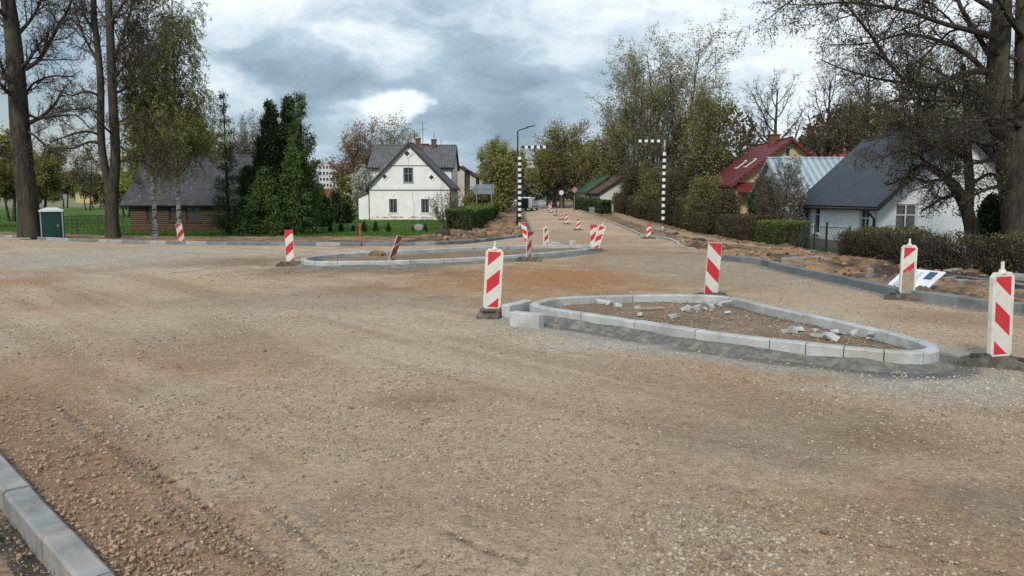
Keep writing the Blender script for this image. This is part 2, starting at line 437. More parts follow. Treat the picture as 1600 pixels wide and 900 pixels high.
M['leaf_hedge'] = leaf_mat('clipped_hedge_leaf', (0.036, 0.060, 0.016), (0.13, 0.20, 0.05), 0.3)
M['leaf_deadhedge'] = leaf_mat('bare_hedge_leaf', (0.042, 0.037, 0.020), (0.115, 0.10, 0.048), 0.2)
M['blossom'] = leaf_mat('white_blossom', (0.16, 0.20, 0.10), (0.62, 0.62, 0.55), 0.3)
M['haze_tree'] = leaf_mat('distant_tree', (0.10, 0.12, 0.09), (0.22, 0.22, 0.14), 0.3)
M['wc_green'] = mat('dark_green_plastic', (0.008, 0.045, 0.038), (0.006, 0.035, 0.03), 2, 0.5)
M['wc_roof'] = mat('translucent_white_roof', (0.6, 0.64, 0.62), (0.5, 0.54, 0.53), 2, 0.6)
M['van_white'] = mat('white_car_paint', (0.72, 0.73, 0.74), (0.66, 0.67, 0.68), 1, 0.25, spec=0.5)
M['tyre'] = mat('tyre_rubber', (0.02, 0.02, 0.02), (0.03, 0.03, 0.03), 6, 0.8)
M['alu'] = mat('wheel_alloy', (0.35, 0.35, 0.36), (0.28, 0.28, 0.28), 6, 0.4, metal=0.5)
M['carglass'] = glass_mat('car_glass', (0.02, 0.025, 0.03), 0.05)
M['redlens'] = mat('red_lens', (0.35, 0.02, 0.02), (0.28, 0.02, 0.02), 6, 0.2)
M['hivis'] = mat('hi_vis_yellow', (0.55, 0.68, 0.06), (0.48, 0.6, 0.05), 5, 0.8)
M['trousers'] = mat('navy_workwear', (0.03, 0.04, 0.07), (0.02, 0.03, 0.05), 8, 0.9)
M['skin'] = mat('skin', (0.42, 0.26, 0.19), (0.38, 0.23, 0.17), 8, 0.6)
M['hair'] = mat('dark_hair', (0.03, 0.022, 0.016), (0.02, 0.015, 0.012), 20, 0.8)
M['sign_white'] = mat('white_sign_face', (0.68, 0.70, 0.72), (0.62, 0.64, 0.67), 2, 0.45, c3=(0.5, 0.49, 0.45), c3amt=0.3, c3scale=2)
M['sign_blue'] = mat('blue_print', (0.05, 0.08, 0.17), (0.045, 0.07, 0.15), 5, 0.5)
M['print_grey'] = mat('grey_print', (0.30, 0.33, 0.38), (0.24, 0.27, 0.32), 30, 0.6)
M['print_dark'] = mat('dark_print', (0.04, 0.04, 0.06), (0.03, 0.03, 0.04), 30, 0.6)
M['sign_pink'] = mat('faded_sign_back', (0.36, 0.20, 0.21), (0.30, 0.17, 0.18), 5, 0.6)
M['sign_steel'] = mat('blue_grey_sign_back', (0.20, 0.25, 0.29), (0.16, 0.21, 0.25), 2, 0.6)
M['paver'] = mat('old_clay_paver', (0.27, 0.18, 0.13), (0.19, 0.14, 0.11), 5, 0.9, 0.4, 30, c3=(0.14, 0.12, 0.10), c3amt=0.6, c3scale=4)
M['paver_grey'] = mat('grey_concrete_slab', (0.25, 0.24, 0.22), (0.18, 0.175, 0.16), 5, 0.9, 0.4, 30, c3=(0.24, 0.17, 0.11), c3amt=0.5, c3scale=3)
M['clod'] = mat('clay_clod', (0.24, 0.135, 0.075), (0.12, 0.08, 0.05), 4, 0.95, 1.0, 18, c3=(0.05, 0.042, 0.035), c3amt=0.7, c3scale=3)
M['darkclod'] = mat('peaty_clod', (0.06, 0.048, 0.037), (0.035, 0.03, 0.024), 4, 0.95, 1.0, 18)
M['pipe'] = mat('grey_pipe', (0.16, 0.18, 0.20), (0.12, 0.14, 0.15), 3, 0.5)
M['fence_green'] = mat('green_fence_paint', (0.012, 0.06, 0.05), (0.01, 0.045, 0.04), 5, 0.5)
M['fence_wood'] = mat('weathered_post', (0.10, 0.09, 0.075), (0.07, 0.06, 0.05), 5, 0.9)
M['stake'] = mat('orange_red_stake', (0.45, 0.09, 0.06), (0.38, 0.07, 0.05), 5, 0.6)
M['bottle_box'] = mat('grey_green_cabinet', (0.22, 0.30, 0.28), (0.18, 0.25, 0.24), 3, 0.6)
M['cement_dust'] = mat('pale_block_wall', (0.6, 0.58, 0.55), (0.5, 0.48, 0.45), 0.3, 0.9)


# ------------------------------------------------------------------ object helpers
def tag(o, label=None, cat=None, group=None, kind=None):
    if label: o['label'] = label
    if cat: o['category'] = cat
    if group: o['group'] = group
    if kind: o['kind'] = kind
    return o


def empty(name, loc, label, cat, rz=0.0, group=None):
    o = bpy.data.objects.new(name, None)
    COL.objects.link(o)
    o.location = loc; o.rotation_euler = (0, 0, rz); o.empty_display_size = 0.3
    return tag(o, label, cat, group)


class MB:
    def __init__(s): s.v = []; s.f = []; s.m = []; s.mi = 0

    def quadstrip(s, *a): pass

    def poly(s, pts, mi=None):
        b = len(s.v); s.v += [tuple(p) for p in pts]; s.f.append(list(range(b, b + len(pts)))); s.m.append(s.mi if mi is None else mi); return s

    def box(s, c, d, rz=0.0, rot=None, mi=None, taper=1.0, bev=0.0):
        """box centre c, size d; taper shrinks the top; bev > 0 chamfers the vertical and top edges"""
        b = len(s.v); hx, hy, hz = d[0] / 2, d[1] / 2, d[2] / 2
        if rot is None: rot = Matrix.Rotation(rz, 3, 'Z')
        c = Vector(c)
        if bev <= 0:
            loc = [(-hx, -hy, -hz), (hx, -hy, -hz), (hx, hy, -hz), (-hx, hy, -hz), (-hx * taper, -hy * taper, hz), (hx * taper, -hy * taper, hz), (hx * taper, hy * taper, hz), (-hx * taper, hy * taper, hz)]
            fs = [(0, 3, 2, 1), (4, 5, 6, 7), (0, 1, 5, 4), (1, 2, 6, 5), (2, 3, 7, 6), (3, 0, 4, 7)]
        else:
            def ring(hx, hy, z, b_):
                return [(-hx + b_, -hy, z), (hx - b_, -hy, z), (hx, -hy + b_, z), (hx, hy - b_, z), (hx - b_, hy, z), (-hx + b_, hy, z), (-hx, hy - b_, z), (-hx, -hy + b_, z)]
            loc = ring(hx, hy, -hz, bev) + ring(hx * taper, hy * taper, hz - bev, bev) + ring(hx * taper - bev, hy * taper - bev, hz, bev)
            fs = [tuple(range(7, -1, -1)), tuple(range(16, 24))]
            for k in (0, 8):
                for i in range(8): fs.append((k + i, k + (i + 1) % 8, k + 8 + (i + 1) % 8, k + 8 + i))
        s.v += [tuple(c + rot @ Vector(p)) for p in loc]
        s.f += [[b + i for i in f] for f in fs]; s.m += [s.mi if mi is None else mi] * len(fs)
        return s

    def tube(s, pts, r, n=8, mi=None, cap=True):
        pts = [Vector(p) for p in pts]; b = len(s.v)
        rs = r if isinstance(r, (list, tuple)) else [r] * len(pts)
        for i, p in enumerate(pts):
            t = (pts[min(i + 1, len(pts) - 1)] - pts[max(i - 1, 0)]).normalized()
            ref = Vector((0, 0, 1)) if abs(t.z) < 0.9 else Vector((1, 0, 0))
            a = t.cross(ref).normalized(); c = t.cross(a)
            for k in range(n):
                th = 2 * math.pi * k / n
                s.v.append(tuple(p + (a * math.cos(th) + c * math.sin(th)) * rs[i]))
        mi = s.mi if mi is None else mi
        for i in range(len(pts) - 1):
            for k in range(n):
                s.f.append([b + i * n + k, b + (i + 1) * n + k, b + (i + 1) * n + (k + 1) % n, b + i * n + (k + 1) % n]); s.m.append(mi)
        if cap:
            s.f.append([b + k for k in range(n)]); s.m.append(mi)
            e = b + (len(pts) - 1) * n
            s.f.append([e + k for k in range(n - 1, -1, -1)]); s.m.append(mi)
        return s

    def prism(s, pts, off, mi=None):
        """polygon pts extruded by vector off"""
        n = len(pts); b = len(s.v); off = Vector(off)
        s.v += [tuple(Vector(p)) for p in pts] + [tuple(Vector(p) + off) for p in pts]
        mi = s.mi if mi is None else mi
        s.f.append([b + i for i in range(n)]); s.f.append([b + n + i for i in range(n - 1, -1, -1)]); s.m += [mi, mi]
        for i in range(n):
            j = (i + 1) % n
            s.f.append([b + i, b + n + i, b + n + j, b + j]); s.m.append(mi)
        return s

    def build(s, name, mats, parent=None, smooth=False, label=None):
        me = bpy.data.meshes.new(name)
        me.from_pydata(s.v, [], s.f)
        if not isinstance(mats, (list, tuple)): mats = [mats]
        for m in mats: me.materials.append(m)
        for p, mi in zip(me.polygons, s.m):
            p.material_index = mi; p.use_smooth = smooth
        bm = bmesh.new(); bm.from_mesh(me); bmesh.ops.recalc_face_normals(bm, faces=bm.faces); bm.to_mesh(me); bm.free()
        me.update()
        o = bpy.data.objects.new(name, me); COL.objects.link(o)
        if parent: o.parent = parent
        if label: o['label'] = label
        return o


def np_mesh(name, V, Fs, mats, parent=None, smooth=False, mi=None, var=None, col=None):
    """V (n,3); Fs list of index arrays (k,3|4) ; mi list of material indices matching Fs"""
    me = bpy.data.meshes.new(name)
    V = np.asarray(V, np.float32)
    me.vertices.add(len(V)); me.vertices.foreach_set('co', V.ravel())
    loops = np.concatenate([f.ravel() for f in Fs]).astype(np.int32)
    sizes = np.concatenate([np.full(len(f), f.shape[1], np.int32) for f in Fs])
    starts = np.concatenate([[0], np.cumsum(sizes)[:-1]]).astype(np.int32)
    me.loops.add(len(loops)); me.loops.foreach_set('vertex_index', loops)
    me.polygons.add(len(sizes)); me.polygons.foreach_set('loop_start', starts)
    if not isinstance(mats, (list, tuple)): mats = [mats]
    for m in mats: me.materials.append(m)
    if mi is not None:
        me.polygons.foreach_set('material_index', np.concatenate([np.full(len(f), k, np.int32) for f, k in zip(Fs, mi)]))
    me.polygons.foreach_set('use_smooth', np.full(len(sizes), bool(smooth)))
    if var is not None:
        a = me.attributes.new('var', 'FLOAT', 'POINT'); a.data.foreach_set('value', np.asarray(var, np.float32))
    if col is not None:
        a = me.attributes.new('Col', 'FLOAT_COLOR', 'POINT')
        c4 = np.ones((len(V), 4), np.float32); c4[:, :3] = col; a.data.foreach_set('color', c4.ravel())
    me.update(calc_edges=True)
    o = bpy.data.objects.new(name, me); COL.objects.link(o)
    if parent: o.parent = parent
    return o


def copy_tree(o, parent=None):
    c = o.copy(); COL.objects.link(c)
    if parent: c.parent = parent
    for ch in list(o.children): copy_tree(ch, c)
    return c


def inpoly(x, y, poly):
    inside = np.zeros(x.shape, bool)
    n = len(poly); j = n - 1
    for i in range(n):
        xi, yi = poly[i][0], poly[i][1]; xj, yj = poly[j][0], poly[j][1]
        c = ((yi > y) != (yj > y))
        with np.errstate(divide='ignore', invalid='ignore'):
            xx = (xj - xi) * (y - yi) / (yj - yi + 1e-12) + xi
        inside ^= c & (x < xx)
        j = i
    return inside


def polydist(x, y, poly, closed=False):
    """distance to a polyline; exact within 3 m of it, large elsewhere"""
    best = np.full(x.shape, 1e9)
    n = len(poly); m = n if closed else n - 1; ch = 12
    for s0 in range(0, m, ch):
        idx = [(i, (i + 1) % n) for i in range(s0, min(m, s0 + ch))]
        q = np.array([poly[i][:2] for i, _ in idx] + [poly[idx[-1][1]][:2]], float)
        sel = np.nonzero((x > q[:, 0].min() - 3) & (x < q[:, 0].max() + 3) & (y > q[:, 1].min() - 3) & (y < q[:, 1].max() + 3))
        if not len(sel[0]): continue
        xs, ys = x[sel], y[sel]; bs = best[sel]
        for k in range(len(q) - 1):
            dx, dy = q[k + 1] - q[k]; L2 = dx * dx + dy * dy + 1e-9
            t = np.clip(((xs - q[k, 0]) * dx + (ys - q[k, 1]) * dy) / L2, 0, 1)
            bs = np.minimum(bs, np.hypot(xs - q[k, 0] - t * dx, ys - q[k, 1] - t * dy))
        best[sel] = bs
    return best


def catmull(pts, step=0.1, closed=False):
    pts = [np.array(p[:2], float) for p in pts]
    n = len(pts); out = []
    for i in range(n if closed else n - 1):
        p0 = pts[(i - 1) % n] if closed or i > 0 else pts[0] * 2 - pts[1]
        p1 = pts[i]; p2 = pts[(i + 1) % n]
        p3 = pts[(i + 2) % n] if closed or i + 2 < n else p2 * 2 - p1
        k = max(2, int(np.linalg.norm(p2 - p1) / step))
        for q in range(k):
            t = q / k
            out.append(0.5 * ((2 * p1) + (-p0 + p2) * t + (2 * p0 - 5 * p1 + 4 * p2 - p3) * t * t + (-p0 + 3 * p1 - 3 * p2 + p3) * t ** 3))
    if not closed: out.append(pts[-1])
    return np.array(out)


def resample(pl, step, closed=False):
    q = np.vstack([pl, pl[:1]]) if closed else pl
    seg = np.hypot(*np.diff(q, axis=0).T); s = np.concatenate([[0], np.cumsum(seg)])
    L = s[-1]; n = max(2, int(round(L / step)))
    t = np.linspace(0, L, n + 1)
    out = np.stack([np.interp(t, s, q[:, 0]), np.interp(t, s, q[:, 1])], 1)
    return out[:-1] if closed else out


# ------------------------------------------------------------------ outlines measured in the photograph, on the ground
KZ = 0.20
ISL_R = catmull([gnd(*p, KZ) for p in ((821, 474), (836, 470.5), (862, 464.5), (913, 461.8), (986, 460), (1052, 459), (1110, 460.3), (1150, 464), (1200, 476), (1278, 492.5),
                                       (1344, 506), (1400, 519), (1448, 531), (1470, 539), (1474, 546), (1458, 551.5), (1419, 551), (1375, 548), (1330, 543.5), (1283, 539),
                                       (1225, 533), (1162, 526.5), (1100, 518), (1032, 508), (969, 498), (910, 489.5), (850, 481.5))], 0.08, True)
ISL_R = resample(ISL_R, 0.08, True)
for _ in range(14): ISL_R = 0.25 * np.roll(ISL_R, 1, 0) + 0.5 * ISL_R + 0.25 * np.roll(ISL_R, -1, 0)
IZ = 0.17
ISL_L = catmull([gnd(*p, IZ) for p in ((470, 405), (478, 401.5), (500, 398.5), (553, 394.5), (616, 391.5), (690, 388), (763, 385), (822, 383), (875, 382.3), (915, 383), (929, 386),
                                       (917, 389), (833, 396.5), (763, 401), (661, 405.5), (602, 407.5), (518, 408.5), (484, 408))], 0.12, True)
KERB_R1 = catmull([gnd(*p, 0.13) for p in ((868, 316), (880, 320), (903, 327), (937, 340), (967, 351), (991, 361), (1001, 366))], 0.2)
KERB_R1b = catmull([gnd(*p, 0.10) for p in ((1001, 366), (1033, 370), (1050, 374), (1064, 382), (1083, 386))], 0.15)
KERB_R2 = catmull([gnd(*p, 0.17) for p in ((1128, 396.5), (1146, 399), (1184, 403.5), (1225, 414), (1303, 429), (1359, 441), (1412, 452), (1487, 461.5), (1537, 468), (1600, 474), (1700, 486), (1900, 510))], 0.15)
KERB_L = catmull([gnd(*p, 0.15) for p in ((-500, 350), (-200, 358.5), (0, 367), (87, 371.5), (186, 375), (270, 376.8), (400, 378), (480, 378.8), (560, 379), (665, 378), (735, 375), (775, 371), (805, 367.5), (822, 365), (833, 361), (829, 352), (825, 344), (820, 330), (815, 320))], 0.2)
KF_C = [gnd(p, q, 0.10) for p, q in ((-110, 610), (-27, 702), (28, 763), (90, 832), (152, 900), (222, 976), (310, 1072))]
KERB_F = catmull(KF_C, 0.1)


def GP(*pts): return [tuple(gnd(*p)[:2]) for p in pts]


R2o = [tuple(p) for p in KERB_R2]
R1o = [tuple(p) for p in KERB_R1]
POLY_VERGE_R = R1o + [tuple(p) for p in KERB_R1b] + GP((1100, 388)) + R2o + GP((1900, 450), (1600, 436), (1450, 425), (1320, 401), (1250, 390), (1160, 376), (1085, 363), (1040, 352), (1000, 343), (965, 332), (945, 323), (920, 318.5), (890, 315))
KLpts = [tuple(p) for p in KERB_L]
POLY_VERGE_L = KLpts + GP((806, 320), (795, 326), (770, 328), (760, 336), (742, 360), (700, 368), (640, 371.5), (480, 372.5), (240, 371.5), (100, 368), (0, 363.5), (-200, 355), (-500, 346))
POLY_LAWN_L = GP((-500, 346), (-200, 355), (0, 363.5), (100, 368), (240, 371.5), (480, 372.5), (640, 371.5), (700, 368), (742, 360), (760, 336), (770, 328), (772, 318), (770, 312)) + [(-60, 1500), (-1600, 1500), (-700, 35)]
POLY_ASPHALT = GP((812, 326), (845, 327), (880, 325.5), (902, 325)) + [tuple(KERB_R1[4]), tuple(KERB_R1[0])] + GP((850, 313.5), (842, 311)) + [(5, 900), (-1, 900)] + GP((813, 311), (812, 315))
POLY_PATH_L = GP((772, 328), (806, 321), (812, 314), (808, 311)) + [(-3, 600), (-9, 600)] + GP((790, 312), (783, 316))
VERGE_CORR_L = POLY_VERGE_L


def micro(x, y):
    d = np.hypot(x, y)
    k = np.clip(1.2 - d / 25, 0, 1)
    z = 0.016 * (fbm(x * 0.9, y * 0.9, 3, 3) - 0.5) + k * (0.010 * (fbm(x * 6, y * 6, 5, 3) - 0.5) + 0.010 * (fbm(x * 25, y * 25, 9, 2) - 0.5))
    return z


RUTS = [((85, 630), (115, 655), (150, 680), (225, 722), (300, 775), (372, 838), (440, 890)),
        ((145, 675), (210, 728), (280, 790), (350, 850), (395, 880)),
        ((255, 790), (300, 830), (345, 862), (385, 880)),
        ((1270, 828), (1340, 842), (1420, 862), (1560, 895)),
        ((700, 832), (760, 862), (820, 880)), ((420, 795), (470, 835), (510, 870))]
RUTS = [GP(*r) for r in RUTS]


def build_ground():
    # one lattice of vertices; its faces are shared out between the surfaces that meet edge to edge
    rows = np.concatenate([np.linspace(-60, 0, 12), np.linspace(0.8, 2.6, 30), 2.6 * np.exp(np.arange(1, 790) * 0.0066)])
    rows = np.concatenate([rows, np.geomspace(rows[-1] * 1.1, 2600, 20)])
    uc = np.linspace(-0.95, 0.95, 470)
    tail = np.geomspace(0.02, 12, 22)
    us = np.concatenate([-(0.95 + tail[::-1]), uc, 0.95 + tail])
    W = np.maximum(rows, 2.6)
    X = us[None, :] * W[:, None]; Y = np.repeat(rows[:, None], len(us), 1)
    nr, nc = X.shape
    x, y = X.ravel(), Y.ravel()
    cx = 0.25 * (X[:-1, :-1] + X[1:, :-1] + X[:-1, 1:] + X[1:, 1:]); cy = 0.25 * (Y[:-1, :-1] + Y[1:, :-1] + Y[:-1, 1:] + Y[1:, 1:])
    idx = np.arange(nr * nc).reshape(nr, nc)
    Q = np.stack([idx[:-1, :-1], idx[:-1, 1:], idx[1:, 1:], idx[1:, :-1]], -1).reshape(-1, 4)
    cxf, cyf = cx.ravel(), cy.ravel()
    reg = np.zeros(len(cxf), int)
    reg[inpoly(cxf, cyf, POLY_LAWN_L)] = 2
    reg[inpoly(cxf, cyf, POLY_VERGE_L)] = 1
    reg[inpoly(cxf, cyf, POLY_ASPHALT)] = 3
    reg[inpoly(cxf, cyf, POLY_PATH_L)] = 4
    reg[inpoly(cxf, cyf, POLY_VERGE_R)] = 1
    # the yards on the right, behind the verge
    YR = GP((890, 315), (920, 318.5), (945, 323), (965, 332), (1000, 343), (1040, 352), (1085, 363), (1160, 376), (1250, 390), (1320, 401), (1450, 425), (1600, 436), (1900, 450)) + [(60, 22), (900, 100), (900, 1800), (8, 1800), (8, 900), (6.5, 250)]
    far = (reg == 0) & inpoly(cxf, cyf, YR)
    reg[far] = 5
    reg[(reg == 0) & (cyf > 130)] = 5
    # per vertex heights
    vL, vR = inpoly(x, y, POLY_VERGE_L), inpoly(x, y, POLY_VERGE_R)
    kdL = polydist(x, y, KLpts); kdR = np.minimum(polydist(x, y, R2o), polydist(x, y, R1o))
    z = g(x, y) + micro(x, y)
    mound = fbm(x * 0.9, y * 0.5, 31, 4)
    lumps = fbm(x * 3.0, y * 2.2, 37, 3)
    raiseR = S(kdR / 0.5)
    bR = S((polydist(x, y, POLY_VERGE_R, True) - .03) / 0.22); bL = S((polydist(x, y, POLY_VERGE_L, True) - .03) / 0.3)
    z = z + np.where(vR, bR * (0.06 + raiseR * (0.01 + 0.30 * np.clip(mound - 0.45, 0, 1) + 0.30 * np.clip(lumps - 0.5, 0, 1) + 0.10 * (fbm(x * 8, y * 8, 39, 2) - .5))), 0)
    onL = vL & (x > -4.5)
    z = z + np.where(vL, 0.09 * bL, 0)
    z = z + np.where(onL, bL * S(kdL / 1.0) * (0.9 * np.clip(mound - 0.42, 0, 1) - 0.16 + 0.5 * np.clip(lumps - 0.5, 0, 1)), 0)
    z = z + np.where(vL & ~onL, 0.12 * np.clip(lumps - 0.45, 0, 1), 0)
    # heap of spoil on the left verge by the van
    hp = gnd(782, 332)
    hp2 = (hp.x + 0.3, hp.y + 5)
    r2 = ((x - hp2[0]) / 1.7) ** 2 + ((y - hp2[1]) / 4.0) ** 2
    z = z + np.where(vL, 1.0 * np.exp(-r2) * (0.6 + 0.8 * lumps), 0)
    lawn = inpoly(x, y, POLY_LAWN_L)
    z = z + np.where(lawn, 0.06 + 0.05 * fbm(x * 0.4, y * 0.4, 51, 3), 0)
    # kerb trench by the camera (bottom left): behind the kerb the soil lies a little lower
    kf = [tuple(p[:2]) for p in KF_C]
    dF = polydist(x, y, kf)
    leftF = inpoly(x, y, kf + [(-9, kf[-1][1]), (-9, kf[0][1])])
    nearL = np.exp(-(dF / 0.55) ** 2) * (x < 0) * (y < 7)
    z = z + np.where(leftF, -0.05, 0.03) * np.exp(-(dF / 0.4) ** 2) * (x < 0)
    z = z + nearL * 0.035 * (fbm(x * 9, y * 9, 61, 3) - 0.45)
    rutd = np.full(x.shape, 1e9)
    for i, rt in enumerate(RUTS): rutd = np.minimum(rutd, polydist(x, y, rt) + 0.0)
    near = y < 9
    z = z - np.where(near, 0.012 * np.exp(-(rutd / 0.02) ** 2) * (0.4 + fbm(x * 8, y * 8, 71, 2)), 0)
    z = z + np.where(near, 0.008 * np.exp(-((rutd - 0.08) / 0.035) ** 2), 0)
    # mortar banked against the big island
    dI = polydist(x, y, ISL_R, True); inI = inpoly(x, y, ISL_R)
    dI2 = polydist(x, y, ISL_L, True); inI2 = inpoly(x, y, ISL_L)

    # ---- broad colours (dust, damp clay, mortar, spilled gravel: the ground's own stains)
    n1 = fbm(x * 0.22, y * 0.22, 101, 4); n2 = fbm(x * 0.9, y * 0.7, 111, 4); n3 = fbm(x * 3.2, y * 3.2, 121, 3)
    nb = fbm(x * 0.35 + 4, y * 0.5, 131, 4)
    base = np.array((0.455, 0.325, 0.220)); tan = np.array((0.41, 0.262, 0.155)); pale = np.array((0.49, 0.385, 0.285)); grey = np.array((0.265, 0.215, 0.162))
    c = np.repeat(base[None], len(x), 0)

    def mix(c, col, a):
        a = np.clip(a, 0, 1)[:, None]
        return c * (1 - a) + np.array(col)[None] * a
    c = mix(c, tan, S((nb - 0.46) * 5) * 0.75)
    c = mix(c, pale, S((n1 - 0.48) * 5) * 0.75)
    c = mix(c, grey, S((n2 - 0.58) * 5) * 0.22)
    # compacted wheel lanes: streaks that follow the way the lorries drive
    for pa, pb, sd in (((85, 630), (440, 890), 161), ((1250, 640), (500, 470), 171), ((900, 380), (300, 520), 181)):
        A, B = gnd(*pa), gnd(*pb); dx_, dy_ = B.x - A.x, B.y - A.y; l_ = math.hypot(dx_, dy_); dx_, dy_ = dx_ / l_, dy_ / l_
        uu = x * dx_ + y * dy_; vv = -x * dy_ + y * dx_
        st = fbm(uu * 0.12, vv * 2.6, sd, 3); ms = S((fbm(x * 0.3, y * 0.3, sd + 5, 2) - 0.42) * 5)
        c = mix(c, (0.28, 0.19, 0.12), S((st - 0.54) * 8) * ms * 0.4); c = mix(c, (0.47, 0.365, 0.265), S((0.44 - st) * 8) * ms * 0.4)

    def patch(c, px, py, rx, ry, col, amt, rot=0.0, pw=1.0):
        p = gnd(px, py)
        ex = gnd(px + rx, py); ey1 = gnd(px, py - ry)
        wx = abs(ex.x - p.x); wy = abs(ey1.y - p.y)
        dx, dy = x - p.x, y - p.y
        cr, sr = math.cos(rot), math.sin(rot)
        a = (dx * cr + dy * sr) / wx; b = (-dx * sr + dy * cr) / wy
        rr = np.sqrt(a * a + b * b) + 0.9 * (n2 - 0.5) + 0.6 * (n3 - 0.5)
        return mix(c, col, amt * S(1.35 - rr))
    OR = (0.35, 0.185, 0.092); DB = (0.20, 0.135, 0.088); BR = (0.26, 0.165, 0.10)
    c = patch(c, 860, 436, 230, 24, OR, 0.95)
    c = patch(c, 900, 432, 90, 10, (0.38, 0.175, 0.075), 0.8)
    c = patch(c, 560, 418, 190, 11, DB, 0.8)
    c = patch(c, 380, 408, 120, 8, DB, 0.7)
    c = patch(c, 560, 455, 90, 9, BR, 0.7)
    c = patch(c, 500, 470, 260, 14, grey, 0.5)
    c = patch(c, 40, 440, 70, 8, OR, 0.7)
    c = patch(c, 150, 400, 220, 14, (0.40, 0.35, 0.29), 0.8)
    c = patch(c, 640, 632, 85, 16, BR, 0.6)
    c = patch(c, 730, 615, 80, 14, BR, 0.4)
    c = patch(c, 1010, 400, 160, 16, BR, 0.45)
    c = patch(c, 900, 372, 80, 12, (0.30, 0.21, 0.14), 0.5)
    c = patch(c, 980, 340, 60, 8, (0.32, 0.255, 0.19), 0.5)
    c = patch(c, 1130, 420, 180, 20, (0.34, 0.28, 0.215), 0.6)
    c = patch(c, 1250, 690, 230, 34, (0.24, 0.20, 0.155), 0.5, 0.35)
    c = patch(c, 1560, 790, 130, 40, (0.23, 0.195, 0.155), 0.5)
    c = patch(c, 1380, 690, 120, 26, BR, 0.6)
    c = patch(c, 1130, 650, 160, 26, (0.31, 0.225, 0.15), 0.5)
    c = patch(c, 560, 800, 120, 40, (0.32, 0.215, 0.15), 0.45)
    c = patch(c, 900, 790, 220, 60, (0.38, 0.26, 0.165), 0.5)
    c = patch(c, 350, 820, 120, 60, (0.38, 0.235, 0.145), 0.5)
    c = patch(c, 100, 690, 130, 120, (0.30, 0.185, 0.115), 0.8, 0.6)
    c = patch(c, 230, 860, 130, 70, (0.28, 0.17, 0.105), 0.8)
    c = patch(c, 300, 520, 240, 30, (0.33, 0.26, 0.19), 0.3)
    c = patch(c, 1380, 440, 100, 8, BR, 0.5, -0.3)
    c = patch(c, 1500, 500, 120, 12, BR, 0.5, -0.3)
    c = patch(c, 1400, 820, 260, 40, (0.35, 0.25, 0.17), 0.4)
    # mortar and cement dust round the right island
    pc = gnd(1480, 590); 
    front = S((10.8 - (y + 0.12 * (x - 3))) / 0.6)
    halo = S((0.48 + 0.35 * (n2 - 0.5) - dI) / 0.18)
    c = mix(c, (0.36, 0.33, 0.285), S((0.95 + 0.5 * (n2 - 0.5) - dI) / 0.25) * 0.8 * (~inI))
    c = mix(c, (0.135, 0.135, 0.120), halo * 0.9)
    c = patch(c, 1520, 612, 150, 24, (0.42, 0.385, 0.335), 0.6)
    c = patch(c, 1320, 606, 120, 7, (0.42, 0.375, 0.32), 0.5)
    c = patch(c, 940, 540, 120, 8, (0.47, 0.44, 0.39), 0.6)
    c = patch(c, 1430, 585, 90, 10, (0.13, 0.13, 0.12), 0.8)
    c = mix(c, (0.20, 0.19, 0.165), S((0.30 - dI2) / 0.2) * 0.7)
    # concrete spilled along the right kerb
    c = mix(c, (0.20, 0.19, 0.17), S((0.36 + 0.25 * (n2 - 0.5) - polydist(x, y, R2o)) / 0.15) * 0.8 * (~vR))
    c = mix(c, (0.20, 0.15, 0.11), np.exp(-(rutd / 0.02) ** 2) * 0.85 * near * S((n3 - .3) * 5))
    # island fill
    c = np.where((inI | inI2)[:, None], np.array((0.21, 0.15, 0.105))[None], c)
    # the loose soil by the front kerb
    c = mix(c, (0.33, 0.205, 0.128), S((0.95 + .5 * (n2 - .5) - dF) / 0.6) * (x < 0) * (y < 7.5) * 0.75)
    c = mix(c, (0.07, 0.068, 0.06), (leftF & (dF < 0.22)) * S((n3 - 0.3) * 4) * 0.9)

    # verge soil
    sc = np.repeat(np.array((0.22, 0.145, 0.095))[None], len(x), 0)
    sc = mix(sc, (0.30, 0.20, 0.125), S((n2 - 0.45) * 6) * 0.8)
    sc = mix(sc, (0.10, 0.07, 0.05), S((fbm(x * 2.6, y * 2.2, 147, 4) - 0.52) * 8) * 0.7)
    sc = mix(sc, (0.08, 0.06, 0.045), S((fbm(x * 0.9, y * 0.8, 141, 4) - 0.53) * 7) * 0.85)
    sc = mix(sc, (0.42, 0.22, 0.10), S((fbm(x * 0.6, y * 0.6, 151, 3) - 0.56) * 8) * 0.6)
    pth = polydist(x, y, GP((960, 334), (1000, 350), (1050, 364), (1100, 376), (1180, 391), (1260, 401)))
    sc = mix(sc, (0.37, 0.26, 0.175), S((1.0 - pth) / 0.3) * vR * 0.9)
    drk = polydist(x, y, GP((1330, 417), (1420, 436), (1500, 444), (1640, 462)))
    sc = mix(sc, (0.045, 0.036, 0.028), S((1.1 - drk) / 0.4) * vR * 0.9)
    # lawn
    lc = np.repeat(np.array((0.050, 0.105, 0.018))[None], len(x), 0)
    lc = mix(lc, (0.085, 0.155, 0.028), S((n1 - 0.45) * 5) * 0.8)
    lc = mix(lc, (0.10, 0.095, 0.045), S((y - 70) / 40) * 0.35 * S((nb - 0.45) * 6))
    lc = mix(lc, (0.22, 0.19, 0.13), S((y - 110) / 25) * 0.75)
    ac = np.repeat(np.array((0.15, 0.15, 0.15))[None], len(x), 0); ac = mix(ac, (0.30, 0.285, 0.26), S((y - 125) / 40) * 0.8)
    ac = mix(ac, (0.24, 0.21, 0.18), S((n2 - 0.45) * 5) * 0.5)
    pcg = np.repeat(np.array((0.30, 0.28, 0.25))[None], len(x), 0)
    yc = np.repeat(np.array((0.055, 0.075, 0.025))[None], len(x), 0); yc = mix(yc, (0.10, 0.08, 0.05), S((n2 - 0.5) * 5))
